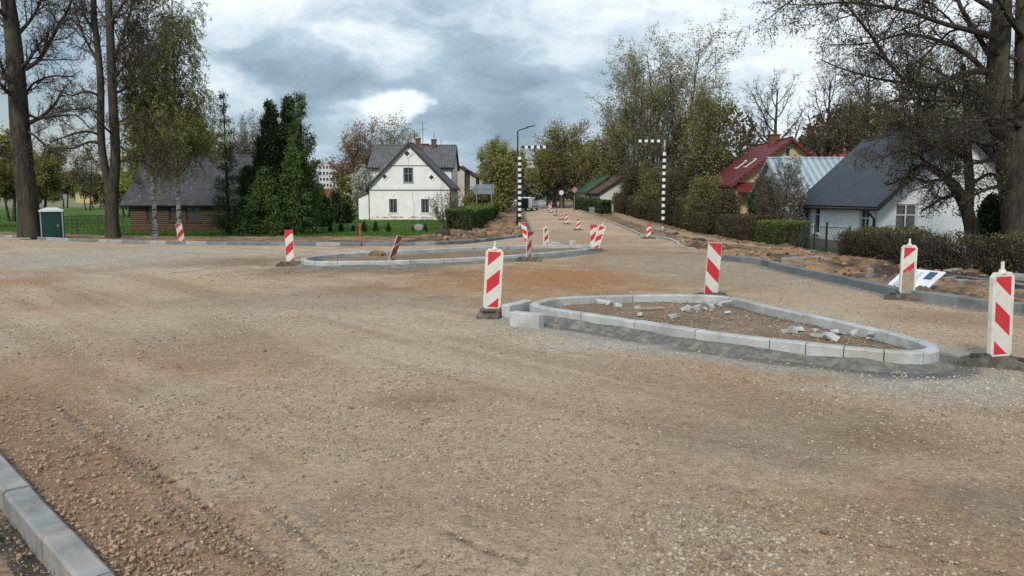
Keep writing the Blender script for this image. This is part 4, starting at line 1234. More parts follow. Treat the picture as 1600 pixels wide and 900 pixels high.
def house(name, label, loc, rz, W, Lg, ze, zr, wallm, roofm, wins=(), over=0.35, gover=0.35, zb=-0.3, fm=None, roof_th=0.12, fascia=None, gutter=True,
          plinth=None, asym=0.0, cat='house', hip=None, curtain=0.25, group=None):
    """ridge along local +y; gable 'front' at y=0 faces local -y. wins: (face, u, v, w, h, mullions)"""
    root = empty(name, loc, label, cat, rz, group)
    h = W / 2; xr = asym
    TF = {'front': lambda u, v, d: (u, d, v), 'back': lambda u, v, d: (-u, Lg - d, v),
          'left': lambda u, v, d: (-h + d, Lg - u, v), 'right': lambda u, v, d: (h - d, u, v)}
    wall = MB()
    gable = [(-h, zb), (h, zb), (h, ze), (xr, zr), (-h, ze)]
    rect = [(0, zb), (Lg, zb), (Lg, ze), (0, ze)]
    for face in ('front', 'back', 'left', 'right'):
        hs = [(w[1] - w[3] / 2, w[2], w[1] + w[3] / 2, w[2] + w[4]) for w in wins if w[0] == face]
        gb = gable if face != 'back' else [(-h, zb), (h, zb), (h, ze), (-xr, zr), (-h, ze)]
        facade(wall, gb if face in ('front', 'back') else rect, hs, TF[face])
    wall.build('wall', wallm, root)
    for w in wins:
        hole = (w[1] - w[3] / 2, w[2], w[1] + w[3] / 2, w[2] + w[4])
        window(TF[w[0]], hole, root, fm or M['frame_white'], mull=w[5], curtain=w[6] if len(w) > 6 else curtain, trim=w[7] if len(w) > 7 else 0, sm=w[8] if len(w) > 8 else None)
    # roof slabs
    roof = MB()
    for s in (-1, 1):
        ex = s * h; dx, dz = ex - xr, ze - zr; l = math.hypot(dx, dz)
        ux, uz = dx / l, dz / l; e = Vector((ex + ux * over, 0, ze + uz * over + 0.02)); t = Vector((xr, 0, zr + 0.02))
        n = Vector((-uz * s * 1.0, 0, ux * s)); n = n if n.z > 0 else -n
        y0, y1 = -gover, Lg + gover
        P = [Vector((t.x, y0, t.z)), Vector((e.x, y0, e.z)), Vector((e.x, y1, e.z)), Vector((t.x, y1, t.z))]
        roof.prism(P, n * roof_th)
        if s == -1: pass
    ro = roof.build('roof', roofm, root)
    MB().tube([(xr, -gover, zr + roof_th + 0.05), (xr, Lg + gover, zr + roof_th + 0.05)], 0.09, 8).build('ridge_cap', roofm, ro)
    for yy in (-gover - 0.025, Lg + gover + 0.025):
        for s in (-1, 1):
            ex = s * h; dx, dz = ex - xr, ze - zr; l = math.hypot(dx, dz); ux, uz = dx / l, dz / l
            a = Vector((xr, yy, zr + 0.10)); b = Vector((ex + ux * over, yy, ze + uz * over + 0.10))
            fa = MB(); fa.prism([a - Vector((0, 0.02, 0.2)), b - Vector((0, 0.02, 0.2)), b - Vector((0, 0.02, 0)), a - Vector((0, 0.02, 0))], (0, 0.04, 0)); fa.build('bargeboard', fascia or M['darktrim'], ro)
    if gutter:
        for s in (-1, 1):
            ex = s * h; dx, dz = ex - xr, ze - zr; l = math.hypot(dx, dz); ux, uz = dx / l, dz / l
            gx = ex + ux * (over + 0.06); gzz = ze + uz * over
            mb = MB(); mb.tube([(gx, -gover, gzz), (gx, Lg + gover, gzz - 0.03)], 0.07, 8)
            mb.tube([(gx, 0.1, gzz - 0.03), (gx - s * 0.05, 0.1, gzz - 0.18), (s * (h + 0.07), 0.1, gzz - 0.45), (s * (h + 0.07), 0.1, zb + 0.3)], 0.05, 8)
            mb.build('gutter', fascia or M['darktrim'], root, True)
    if plinth:
        mb = MB()
        mb.box((0, -0.02, (zb + plinth[1]) / 2), (W + 0.06, 0.06, plinth[1] - zb)); mb.box((0, Lg + 0.02, (zb + plinth[1]) / 2), (W + 0.06, 0.06, plinth[1] - zb))
        for s in (-1, 1): mb.box((s * (h + 0.02), Lg / 2, (zb + plinth[1]) / 2), (0.06, Lg - 0.03, plinth[1] - zb))
        mb.build('plinth', plinth[0], root)
    return root


def chimney(root, x, y, z0, z1, w=0.5, m=None, cap=True):
    ro = [c for c in root.children if c.name.startswith('roof')][0]
    mb = MB(); mb.box((x, y, (z0 + z1) / 2), (w, w, z1 - z0))
    if cap: mb.box((x, y, z1 + 0.05), (w + 0.14, w + 0.14, 0.1))
    return mb.build('chimney', m or M['brick'], ro)


def antenna(root, x, y, z0, z1, bars):
    mb = MB(); mb.tube([(x, y, z0), (x, y, z1)], 0.03, 6)
    for z, l in bars: mb.tube([(x - l, y, z), (x + l, y, z)], 0.018, 5)
    return mb.build('aerial', M['black_pole'], root)


# the white gabled house
Yh = 80.0
xl, _ = XZ(578, 340, Yh); xr_, _ = XZ(703, 340, Yh)
zb_h = gz(-10, Yh)
Wd = xr_ - xl


def hz(py): return PT(638, py, Yh).z - zb_h


def hx(px): return PT(px, 300, Yh).x - (xl + xr_) / 2


wh = house('gabled_house', 'old white rendered gable house with diamond openings and peeling plinth', ((xl + xr_) / 2, Yh, zb_h), 0, Wd, 11.0, hz(291), hz(225.5), M['render_white'], M['slate'],
           wins=(('front', hx(614), hz(332.5), 0.84, hz(311) - hz(332.5), (1, 0), 0.12, 0.16, M['render_white']), ('front', hx(664), hz(332.5), 0.84, hz(311) - hz(332.5), (1, 0), 0.12, 0.16, M['render_white']),
                 ('front', hx(638.3), hz(285), 0.92, hz(262.5) - hz(285), (1, 1), 0.0, 0.06, M['frame_grey']),
                 ('right', 3.0, 1.0, 0.9, 1.4, (1, 1)), ('right', 7.5, 1.0, 0.9, 1.4, (1, 1))), over=0.4, gover=0.3, fm=M['frame_grey'], zb=-0.6)
for px, py, s in ((637, 240, 0.30), (601.5, 276, 0.27), (674.5, 277, 0.27)):
    x_, z_ = hx(px), hz(py); md = MB(); mf = MB()
    md.poly([(x_ - s, -0.036, z_), (x_, -0.036, z_ - s), (x_ + s, -0.036, z_), (x_, -0.036, z_ + s)])
    o_, i_ = s * 1.7, s
    for k in range(4):
        an = [(-1, 0), (0, -1), (1, 0), (0, 1)]; a, b = an[k], an[(k + 1) % 4]
        mf.prism([(x_ + a[0] * i_, -0.05, z_ + a[1] * i_), (x_ + a[0] * o_, -0.05, z_ + a[1] * o_), (x_ + b[0] * o_, -0.05, z_ + b[1] * o_), (x_ + b[0] * i_, -0.05, z_ + b[1] * i_)], (0, 0.048, 0))
    md.build('diamond_opening', M['darktrim'], mf.build('diamond_surround', M['render_white'], wh))
mb = MB(); mb.box((0, -0.03, hz(296.7)), (Wd, 0.06, 0.12))
mb.box((hx(641), -0.03, hz(258.5)), (hx(672) - hx(608) - 0.1, 0.06, 0.09)); mb.build('string_course', M['frame_grey'], wh)
# stains where the render has come off along the foot
mb = MB(); rr = random.Random(4)
for i in range(16):
    x_ = -Wd / 2 + 0.4 + i * (Wd - 0.8) / 15 + rr.uniform(-.2, .2); w_ = rr.uniform(.1, .5); h_ = rr.uniform(.08, .35)
    pts = [(x_ + math.cos(a) * w_ * rr.uniform(.6, 1), -0.006 - 0.0006 * i, 0.22 + h_ * 0.5 + math.sin(a) * h_ * .5 * rr.uniform(.6, 1)) for a in [k * math.pi / 4 for k in range(8)]]
    mb.poly(pts)
mb.build('bare_brick_patches', mat('bare_patch', (0.36, 0.25, 0.19), (0.48, 0.42, 0.37), 5, 0.9), wh)
mb = MB()
for pts in (((638, 262), (638.5, 246)), ((645, 296), (644, 310), (647, 322), (646, 335)), ((616, 303), (613, 311), (618, 318))):
    P = [(hx(a), -0.008, hz(b)) for a, b in pts]
    for a, b in zip(P[:-1], P[1:]): mb.poly([a, (a[0] + 0.035, a[1], a[2]), (b[0] + 0.035, b[1], b[2]), b])
mb.build('render_cracks', M['frame_grey'], wh)
# lean-to on the left
lz = hz(300)
an = MB(); xa, xb = hx(559) - 0.02, hx(577.5)
an.prism([(xa, 0.4, -0.4), (xb, 0.4, -0.4), (xb, 0.4, lz), (xa, 0.4, lz - 0.55)], (0, 3.0, 0)); ann = an.build('lean_to', M['render_white'], wh)
an = MB(); an.prism([(xa - .15, 0.2, lz - 0.58), (xb, 0.2, lz + 0.02), (xb, 0.2, lz + 0.12), (xa - .15, 0.2, lz - 0.48)], (0, 3.4, 0)); an.build('lean_to_roof', M['slate'], ann)
chimney(wh, hx(636), 3.0, hz(229), hz(221.5), 0.6, M['brick'])
antenna(wh, hx(651.5), 6.0, 7.5, PT(651, 191, Yh + 6).z - zb_h, ((PT(651, 192, Yh + 6).z - zb_h, 0.5), (PT(651, 202, Yh + 6).z - zb_h, 0.45)))
antenna(wh, hx(634), 8.0, 6.5, PT(634, 203, Yh + 8).z - zb_h, ())

# the cross wing behind and the row of houses up the street
Y2 = 92.0
x0, zr2 = XZ(586, 229, Y2 + 4); x1, _ = XZ(711, 229, Y2 + 4); z2 = gz(-10, Y2)
wins2 = tuple(('left', u, 3.3, 0.9, 1.3, (1, 1)) for u in (2, 5, 8)) + tuple(('front', u, v, 0.9, 1.4, (1, 1)) for u in (-2.4, 2.4) for v in (0.6, 3.3))
wing = house('long_house', 'grey roofed house standing crosswise behind the white gable house', (x1, Y2 + 4.2, z2), R(90), 8.4, x1 - x0, zr2 - z2 - 2.6, zr2 - z2, M['render_white'], M['slate'], wins=wins2, over=0.4, gover=0.2, fascia=M['darktrim'], zb=-1)
chimney(wing, -0.3, (x1 - PT(678, 220, Y2 + 4).x), zr2 - z2 - 0.4, PT(678, 219, Y2 + 4).z - z2, 0.6)
chimney(wing, 0.2, (x1 - PT(652.5, 220, Y2 + 4).x), zr2 - z2 - 0.4, PT(652, 217, Y2 + 4).z - z2, 0.6, M['brick'])
chimney(wing, 0.2, (x1 - PT(664, 220, Y2 + 4).x), zr2 - z2 - 0.4, PT(664, 225.5, Y2 + 4).z - z2, 0.7, M['brick'])
antenna(wing, 0, (x1 - PT(678, 220, Y2 + 4).x), zr2 - z2, PT(678, 206, Y2 + 4).z - z2, ((PT(678, 207, Y2 + 4).z - z2, 0.5), (PT(678, 213, Y2 + 4).z - z2, 0.6)))
antenna(wing, 0, (x1 - PT(689, 220, Y2 + 4).x), zr2 - z2, PT(689, 223, Y2 + 4).z - z2 + 0.4, ())
for i, (pr, pt, Ya, Lb, lab, rm) in enumerate(((731.5, 242, 108, 12, 'cream two storey house with grey roof next after the white gable house', 'slate'), (748, 257, 128, 14, 'cream house with low dark roof further up the street', 'slate'), (757, 262, 155, 12, 'cream house with dull red roof, farthest of the row before the dark shrub', 'redroof2'))):
    xx, zz = XZ(pr, pt, Ya + Lb / 2); zg = gz(-10, Ya)
    wn = tuple(('right', u, v, 0.9, 1.4, (1, 1)) for u in np.arange(1.5, Lb - 1, 2.3) for v in (0.8, 3.4)) + tuple(('front', u, v, 0.9, 1.4, (1, 1)) for u in (-1.6, 1.6) for v in (0.8, 3.4))
    hs = house('street_house', lab, (xx - 4.2 + 0.0, Ya, zg), 0, 8.0, Lb, zz - zg - 2.3, zz - zg, M['cream'], M[rm], wins=wn, over=0.35, gover=0.3, zb=-1, group='row of houses up the left side of the street')
    mb = MB()
    for u in np.arange(0.3, Lb, 2.3): mb.box((4.06, u, (zz - zg - 2.3) / 2), (0.12, 0.3, zz - zg - 2.6))
    mb.build('pilasters', M['frame_grey'], hs)
    if i < 2: chimney(hs, 0.3, Lb * 0.5, zz - zg - 0.4, zz - zg + 0.9, 0.6, M['render_white'] if i == 0 else M['brick'])

# log house
Yl = 54.0
xa, zt = XZ(201, 247, Yl + 4); xb, _ = XZ(402, 247, Yl + 4); zl = gz(-20, Yl)
xw0 = XZ(203, 330, Yl)[0]; xw1 = XZ(430, 330, Yl)[0]
zeav = PT(300, 316, Yl).z - zl
log = house('log_house', 'low dark log house with a steep grey slate roof behind the birches', (xw1, Yl + 4, zl), R(90), 8.0, xw1 - xw0, zeav, zt - zl, M['wood_log'], M['oldroof'],
            wins=(('left', (xw1 - xw0) - (XZ(418, 330, Yl)[0] - XZ(300, 330, Yl)[0]) * 0 - 7.0, 0.75, 0.9, 1.0, (1, 1)), ('left', 4.4, 0.75, 1.0, 1.0, (1, 1)), ('left', 1.5, 0.8, 0.7, 0.9, (1, 1)), ('front', 0, 0.8, 0.9, 1.0, (1, 1))), over=0.5, gover=0.5, fm=M['brownwood'], zb=-0.5, fascia=M['brownwood'], gutter=False, plinth=(M['brickbase'], 0.45), curtain=0)

# yellow house with the red roof
Yy = 60.0
xe, zey = XZ(1150, 284, Yy); xp, zpy = XZ(1234, 219, Yy); zg = gz(20, Yy)
ys = house('yellow_house', 'yellow gabled house under a dark red roof behind the hedge', (xp, Yy, zg), R(-2), 2 * (xp - xe), 9.0, zey - zg, zpy - zg, M['ochre'], M['redroof'],
           wins=(('front', -0.1, PT(1232, 245, Yy).z - zg, 0.45, 0.75, (0, 0), 0), ('left', 4.0, 0.9, 0.9, 1.3, (1, 1)), ('left', 7.2, 0.9, 0.9, 1.3, (1, 1)), ('front', 1.8, 0.9, 1.1, 1.3, (1, 1)), ('front', -2.6, 2.9, 0.9, 1.1, (1, 1))), over=0.55, gover=0.6, fm=M['frame_white'], fascia=M['redroof'], zb=-0.8)
ch = chimney(ys, -0.2, 3.5, zpy - zg - 0.3, PT(1208, 212, Yy + 3.5).z - zg, 0.75)
# skylights on the left slope
W_ = xp - xe; slope = math.atan2(zpy - zey, W_)
for yy, f in ((2.4, 0.42), (5.2, 0.42)):
    c_ = Vector((-W_ * (1 - f), yy, zey - zg + (zpy - zey) * f + 0.20))
    mb = MB(); mb.box(c_, (1.1, 0.75, 0.08), rot=Matrix.Rotation(-slope, 3, 'Y')); sk = mb.build('skylight', M['frame_white'], [c for c in ys.children if c.name.startswith('roof')][0])
    mb = MB(); mb.box(c_ + Vector((-math.sin(slope) * 0.05, 0, math.cos(slope) * 0.05)), (0.9, 0.58, 0.03), rot=Matrix.Rotation(-slope, 3, 'Y')); mb.build('pane', M['glass'], sk)
mb = MB(); zc = zey - zg - 0.5
mb.prism([(-W_ + 0.1, -0.02, zc + 0.35), (-W_ + 1.9, -0.02, zc + 0.35), (-W_ + 1.9, -1.3, zc - 0.35), (-W_ - 0.1, -1.3, zc - 0.35)], (0, 0, 0.08)); por = mb.build('porch_roof', M['redroof'], ys)
mb = MB(); mb.box((-W_ + 0.05, -1.15, (zc - 0.35) / 2), (0.12, 0.12, zc - 0.35)); mb.box((-W_ + 1.75, -1.15, (zc - 0.35) / 2), (0.12, 0.12, zc - 0.35)); mb.box((-W_ + 0.9, -0.9, 0.45), (1.6, 0.06, 0.9)); mb.build('porch_frame', M['brownwood'], por)

# pale blue metal roof
Yb = 50.0
xa, zra = XZ(1205, 251, Yb + 3.5); xb = XZ(1330, 251, Yb + 3.5)[0]; zg = gz(18, Yb)
sh = house('outbuilding', 'grey outbuilding under a pale blue sheet metal roof', (xb, Yb + 3.5, zg), R(90), 7.0, xb - xa, zra - zg - 2.3, zra - zg, M['plaster_white'], M['blueroof'], wins=(('left', 2, 0.9, 0.9, 1.0, (1, 1)),), over=0.5, gover=0.3, fascia=M['frame_grey'], zb=-0.5, cat='outbuilding')
# red roof beyond
Yr = 78.0
xa, zra = XZ(1262, 242, Yr); xb = XZ(1330, 242, Yr)[0]; zg = gz(25, Yr)
hr = house('red_roofed_house', 'bright red roof showing between the yellow house and the dark roof', (xb, Yr, zg), R(90), 8.0, xb - xa, zra - zg - 2.4, zra - zg, M['cream'], M['redroof2'], wins=(('left', 2, 0.9, 0.9, 1.2, (1, 1)), ('left', 4, 0.9, 0.9, 1.2, (1, 1))), zb=-0.5, fascia=M['redroof2'])

# white cottage with the dark roof (right)
Yc = 34.0
xc = XZ(1371, 320, Yc)[0]; zg = gz(18, Yc) - 0.15; zec = 1.60 - zg
hwid = 3.4; zrc = 4.85 - zg
cot = house('white_cottage', 'white cottage with a steep dark corrugated roof behind the bare branches', (xc + hwid, Yc, zg), 0, 2 * hwid, 8.3, zec, zrc, M['plaster_white'], M['darkroof'],
            wins=(('front', -2.1, zec - 1.35, 0.95, 1.25, (1, 1), 0.35), ('front', 1.0, zec - 1.75, 1.1, 1.35, (1, 1), 0.2), ('front', -0.1, zec + 1.1, 0.8, 1.0, (1, 1), 0.2),
                  ('left', 8.3 - 1.2, zec - 1.65, 0.95, 1.45, (1, 1), 0.0), ('left', 1.6, zec - 1.7, 0.8, 1.6, (0, 1), 0.5)), over=0.45, gover=0.75, fascia=M['darktrim'], zb=-0.5, fm=M['frame_white'])
mb = MB(); mb.box((-hwid - 0.02, 4.15, 0.2), (0.05, 8.3, 0.5)); mb.build('plinth', M['paver_grey'], cot)

# green roofed house
Yg = 112.0
xe, zeg = XZ(917, 299, Yg); xp, zpg = XZ(949, 276.5, Yg); zg = gz(12, Yg)
house('green_roofed_house', 'small pale house with a green roof beyond the right hedge', (xp, Yg, zg), R(6), 2 * (xp - xe), 8.0, zeg - zg, zpg - zg, M['cream'], M['greenroof'],
      wins=(('front', -1.6, 0.8, 0.9, 1.2, (1, 1)), ('front', 1.2, 0.8, 0.9, 1.2, (1, 1)), ('left', 4, 0.8, 0.8, 1.2, (1, 1))), over=0.4, gover=0.5, zb=-0.5, fascia=M['brownwood'])
xq, zq = XZ(975, 282, 104); zg = gz(15, 104)
house('grey_roofed_house', 'pale house with a brown gable half hidden at the thicket edge', (xq, 104, zg), R(4), 6.5, 8, 2.6, zq - zg + 0.5, M['cement_dust'], M['brownwood'], wins=(('front', -1.2, 0.8, 0.9, 1.2, (1, 1)),), over=0.4, gover=0.4, zb=-0.5)


# far apartment blocks
def block(x0, x1, y, z1, dep, m, label, rows, cols, roofm=None, low=None):
    root = empty('apartment_block', ((x0 + x1) / 2, y, 0), label, 'apartment block', 0, 'distant apartment blocks')
    w = x1 - x0; mb = MB(); T = lambda u, v, d: (u, d, v)
    hs = []
    for r_ in range(rows):
        for c_ in range(cols):
            u = -w / 2 + w * (c_ + 0.5) / cols; v = z1 * (r_ + 0.35) / (rows + .2)
            hs.append((u - w / cols * .3, v, u + w / cols * .3, v + z1 / rows * .48))
    facade(mb, [(-w / 2, 0), (w / 2, 0), (w / 2, z1), (-w / 2, z1)], hs, T, 0.5)
    mb.prism([(-w / 2, 0.6, 0), (w / 2, 0.6, 0), (w / 2, 0.6, z1), (-w / 2, 0.6, z1)], (0, dep, 0))
    for sx in (-1, 1): mb.poly([(sx * w / 2, 0, 0), (sx * w / 2, 0.6, 0), (sx * w / 2, 0.6, z1), (sx * w / 2, 0, z1)])
    mb.build('wall', m, root)
    for a, b, c, d in hs: MB().poly([(a, 0.45, b), (c, 0.45, b), (c, 0.45, d), (a, 0.45, d)]).build('window', M['glass'], root)
    mb = MB(); mb.box((0, dep / 2 + .3, z1 + 0.3), (w + 0.6, dep + 1.2, 0.6)); mb.build('parapet', roofm or m, root)
    if low: mb = MB(); mb.box((0, -4, low / 2), (w * 1.1, 6, low)); mb.build('low_wing', M['redroof2'], root)
    return root


M['farblock'] = mat('pale_panel', (0.50, 0.51, 0.52), (0.44, 0.45, 0.47), 0.1, 0.9)
block(PT(498, 260, 340).x, PT(545, 260, 340).x, 340, PT(500, 256, 340).z, 14, M['farblock'], 'distant pale apartment block seen between the conifers and the copper tree', 6, 9, low=5)
block(PT(814, 260, 420).x, PT(838, 260, 420).x, 420, PT(820, 251, 420).z, 14, M['farblock'], 'distant pale apartment block closing the end of the street', 7, 4, M['redroof2'])
block(PT(880, 272, 460).x, PT(960, 272, 460).x, 460, PT(820, 268, 460).z, 14, M['cream'], 'distant wide block behind the big roadside maple', 5, 12)
# far cottages on the left
for i, (px, py, Yf, w, lab) in enumerate(((132, 287, 210, 8, 'distant wooden cottage with a brown gable beyond the orchard'), (152, 279, 260, 9, 'distant pale cottage with an orange roof beyond the orchard'), (197, 290, 200, 9, 'distant cream cottage just left of the log house roof'))):
    x_, z_ = XZ(px, py - 1, Yf)
    house('distant_cottage', lab, (x_, Yf, 0), R(-25 + 30 * i), w, 10, z_ - 3.2 + 1.0, z_ + 1.0, M[('ochre', 'cement_dust', 'cream')[i]], M[('slate', 'redroof2', 'slate')[i]],
          wins=(('front', -1.8, 1.0, 1.0, 1.4, (1, 1)), ('front', 1.8, 1.0, 1.0, 1.4, (1, 1))), group='far cottages beyond the orchard', gutter=False)


# ------------------------------------------------------------------ growing trees
def unit(v): return v / (np.linalg.norm(v, axis=-1, keepdims=True) + 1e-9)


def grow(rng, P, Rr, dens, n, t0, t1, ang, lf, rf, wig, grav, tip=0.35, lvar=0.35, taper_t=0.55, kmin=1, lmin=0.0):
    """children of the branches P (N, m, 3) with radii Rr (N, m); dens = children per branch (scaled with its length)"""
    N, m, _ = P.shape
    seg = np.linalg.norm(np.diff(P, axis=1), axis=2); L = seg.sum(1)
    k = np.maximum(kmin, np.round(dens * (L / (L.mean() + 1e-9)) ** 0.8 * rng.uniform(.8, 1.2, N))).astype(int)
    par = np.repeat(np.arange(N), k)
    M_ = len(par)
    order = np.concatenate([np.arange(q) for q in k]); kk = k[par]
    t = t0 + (t1 - t0) * (order + rng.uniform(0.1, 0.9, M_)) / kk
    f = t * (m - 1); i = np.minimum(f.astype(int), m - 2); fr = (f - i)[:, None]
    pos = P[par, i] * (1 - fr) + P[par, i + 1] * fr
    rad = Rr[par, i] * (1 - fr[:, 0]) + Rr[par, i + 1] * fr[:, 0]
    T = unit(P[par, i + 1] - P[par, i])
    ref = np.where(np.abs(T[:, 2:3]) < 0.9, np.array([[0, 0, 1.0]]), np.array([[1.0, 0, 0]]))
    A = unit(np.cross(T, ref)); B = np.cross(T, A)
    az = order * 2.399 + rng.uniform(0, 6.28, N)[par] + rng.normal(0, .4, M_)
    an = rng.normal(ang, ang * 0.18, M_)
    d = T * np.cos(an)[:, None] + (A * np.cos(az)[:, None] + B * np.sin(az)[:, None]) * np.sin(an)[:, None]
    ln = L[par] * lf * (1 - taper_t * t) * rng.uniform(1 - lvar, 1 + lvar, M_)
    ln = np.maximum(ln, lmin)
    r0 = np.minimum(rad * rf, rad * 0.95)
    out = np.empty((M_, n, 3)); out[:, 0] = pos; rr = np.empty((M_, n)); rr[:, 0] = r0
    for j in range(1, n):
        d = d + rng.normal(0, wig, (M_, 3)); d[:, 2] += grav
        d = unit(d)
        out[:, j] = out[:, j - 1] + d * (ln / (n - 1))[:, None]
        rr[:, j] = r0 * (1 - (1 - tip) * j / (n - 1))
    return out, rr


def tubes(P, Rr, s):
    N, m, _ = P.shape
    T = np.empty_like(P); T[:, 1:-1] = P[:, 2:] - P[:, :-2]; T[:, 0] = P[:, 1] - P[:, 0]; T[:, -1] = P[:, -1] - P[:, -2]
    T = unit(T)
    mean = unit(P[:, -1] - P[:, 0])
    ref = np.where(np.abs(mean[:, 2:3]) < 0.8, np.array([[0, 0, 1.0]]), np.array([[1.0, 0.2, 0]]))[:, None, :]
    A = unit(np.cross(T, ref)); B = np.cross(T, A)
    th = np.arange(s) * 2 * np.pi / s
    V = P[:, :, None, :] + Rr[:, :, None, None] * (A[:, :, None, :] * np.cos(th)[None, None, :, None] + B[:, :, None, :] * np.sin(th)[None, None, :, None])
    idx = np.arange(N * m * s).reshape(N, m, s)
    a = idx[:, :-1]; b = idx[:, 1:]
    Q = np.stack([a, np.roll(a, -1, 2), np.roll(b, -1, 2), b], -1).reshape(-1, 4)
    return V.reshape(-1, 3), Q


def leaves(rng, P, num, size, jit, elong=1.6, var_scale=0.5, t0=0.2, hang=0.0, seed=0, up=0.0):
    N, m, _ = P.shape
    par = rng.integers(0, N, num); f = rng.uniform(t0, 1, num) * (m - 1); i = np.minimum(f.astype(int), m - 2); fr = (f - i)[:, None]
    c = P[par, i] * (1 - fr) + P[par, i + 1] * fr + rng.normal(0, jit, (num, 3))
    T = unit(P[par, i + 1] - P[par, i]) * (1 - hang) + np.array([0, 0, -hang + up]) + rng.normal(0, .55, (num, 3)); T = unit(T)
    Bn = unit(np.cross(T, rng.normal(0, 1, (num, 3))))
    s = size * rng.uniform(.6, 1.35, num)[:, None]
    V = np.stack([c - T * s * elong * .5, c + Bn * s * .5, c + T * s * elong * .5, c - Bn * s * .5], 1)
    v = 0.5 * fbm(c[:, 0] * var_scale + c[:, 2] * var_scale * 0.8, c[:, 1] * var_scale - c[:, 2] * var_scale * .6, 300 + seed, 2) + 0.5 * rng.uniform(0, 1, num)
    v = np.clip((v - 0.2) * 1.6, 0, 1)
    return V.reshape(-1, 3), np.arange(num * 4).reshape(-1, 4), np.repeat(v, 4)


def emit_tree(name, loc, label, cat, group, wood, fine, leafset, mats, rz=0.0):
    """wood: list of (P, R, sides) -> trunk; fine -> crown twigs; leafset: list of (V, Q, var)"""
    root = empty(name, loc, label, cat, rz, group)
    Vs, Qs, off = [], [], 0
    for P, r_, s in wood:
        V, Q = tubes(P, r_, s); Vs.append(V); Qs.append(Q + off); off += len(V)
    np_mesh('trunk', np.concatenate(Vs), [np.concatenate(Qs)], mats[0], root, smooth=True)
    Vs, Qs, off, vv = [], [], 0, []
    Lq = []
    for P, r_, s in fine:
        V, Q = tubes(P, r_, s); Vs.append(V); Qs.append(Q + off); off += len(V); vv.append(np.zeros(len(V)))
    for V, Q, v in leafset:
        Vs.append(V); Lq.append(Q + off); off += len(V); vv.append(v)
    Fs, mi = [], []
    if Qs: Fs.append(np.concatenate(Qs)); mi.append(0)
    if Lq: Fs.append(np.concatenate(Lq)); mi.append(1)
    if Fs: np_mesh('crown', np.concatenate(Vs), Fs, [mats[1], mats[2]], root, smooth=False, mi=mi, var=np.concatenate(vv))
    return root


def fit(levels, hgt, wid, wid2=None):
    """scale every level so the whole tree has this height and width"""
    allp = np.concatenate([l[0].reshape(-1, 3) for l in levels])
    h = np.percentile(allp[:, 2], 99.7); w = np.percentile(allp[:, 0], 99) - np.percentile(allp[:, 0], 1); w2 = np.percentile(allp[:, 1], 99) - np.percentile(allp[:, 1], 1)
    s = np.array([wid / w, (wid2 or wid) / w2, hgt / h])
    return [(P * s, r_) for P, r_ in levels]


def trunk_line(rng, h, r, n=12, wob=0.02, lean=(0, 0), x0=0, y0=0, tip=0.15, flare=1.35):
    t = np.linspace(0, 1, n)
    P = np.zeros((1, n, 3)); P[0, :, 2] = t * h
    P[0, :, 0] = x0 + lean[0] * t * h + np.cumsum(rng.normal(0, wob * h / n, n)); P[0, :, 1] = y0 + lean[1] * t * h + np.cumsum(rng.normal(0, wob * h / n, n))
    rr = r * (1 - (1 - tip) * t); rr[0] *= flare
    return P, rr[None, :]


def broad_tree(name, label, loc, hgt, wid, r, seed, mats, stems=1, nleaf=9000, lsize=0.10, n1=14, n2=9, n3=7, n4=4, t0=0.25, ang1=0.75, up=0.10, wig=0.16, cat='tree',
               group=None, jit=0.12, lf1=0.5, spread=0.10, elong=1.5, fork=False, wid2=None, vs=0.45, twr=0.5, droop=0.0, rz=0.0, tip0=0.15):
    rng = np.random.default_rng(seed)
    Ps, Rs = [], []
    for s in range(stems):
        a = 6.28 * s / max(1, stems) + rng.uniform(0, 1)
        k = spread * (1 if stems > 1 else 0.2)
        P, rr = trunk_line(rng, hgt * rng.uniform(.8, 1.0) if s else hgt, r * rng.uniform(.7, 1) if s else r, 12, 0.03, (math.cos(a) * k, math.sin(a) * k), math.cos(a) * 0.25 * (stems > 1), math.sin(a) * 0.25 * (stems > 1), tip0)
        Ps.append(P); Rs.append(rr)
    P0, R0 = np.concatenate(Ps), np.concatenate(Rs)
    P1, R1 = grow(rng, P0, R0, n1, 8, t0, 0.98, ang1, lf1, 0.55, wig * .7, up, lvar=.25)
    P2, R2 = grow(rng, P1, R1, n2, 6, 0.15, 1.0, 0.75, 0.5, 0.6, wig, up * .7 - droop)
    P3, R3 = grow(rng, P2, R2, n3, 5, 0.12, 1.0, 0.8, 0.52, 0.65, wig * 1.2, up * .4 - droop)
    P4, R4 = grow(rng, P3, R3, n4, 4, 0.15, 1.0, 0.8, 0.6, 0.7, wig * 1.3, -droop)
    R3 = np.maximum(R3, 0.007 * twr * 2); R4 = np.maximum(R4 * .8, 0.005 * twr * 2)
    lv = fit([(P0, R0), (P1, R1), (P2, R2), (P3, R3), (P4, R4)], hgt, wid, wid2)
    ls = [leaves(rng, lv[4][0], nleaf, lsize, jit, elong, vs, seed=seed)] if nleaf else []
    return emit_tree(name, loc, label, cat, group, [(*lv[0], 10), (*lv[1], 7), (*lv[2], 5)], [(*lv[3], 3), (*lv[4], 3)], ls, mats, rz)


def at_ground(px, Y, dz=0.0):
    x = PT(px, 320, Y).x
    return Vector((x, Y, gz(x, Y) + dz))


def span(px, Y): return px / FOC * Y


BK = M['bark']
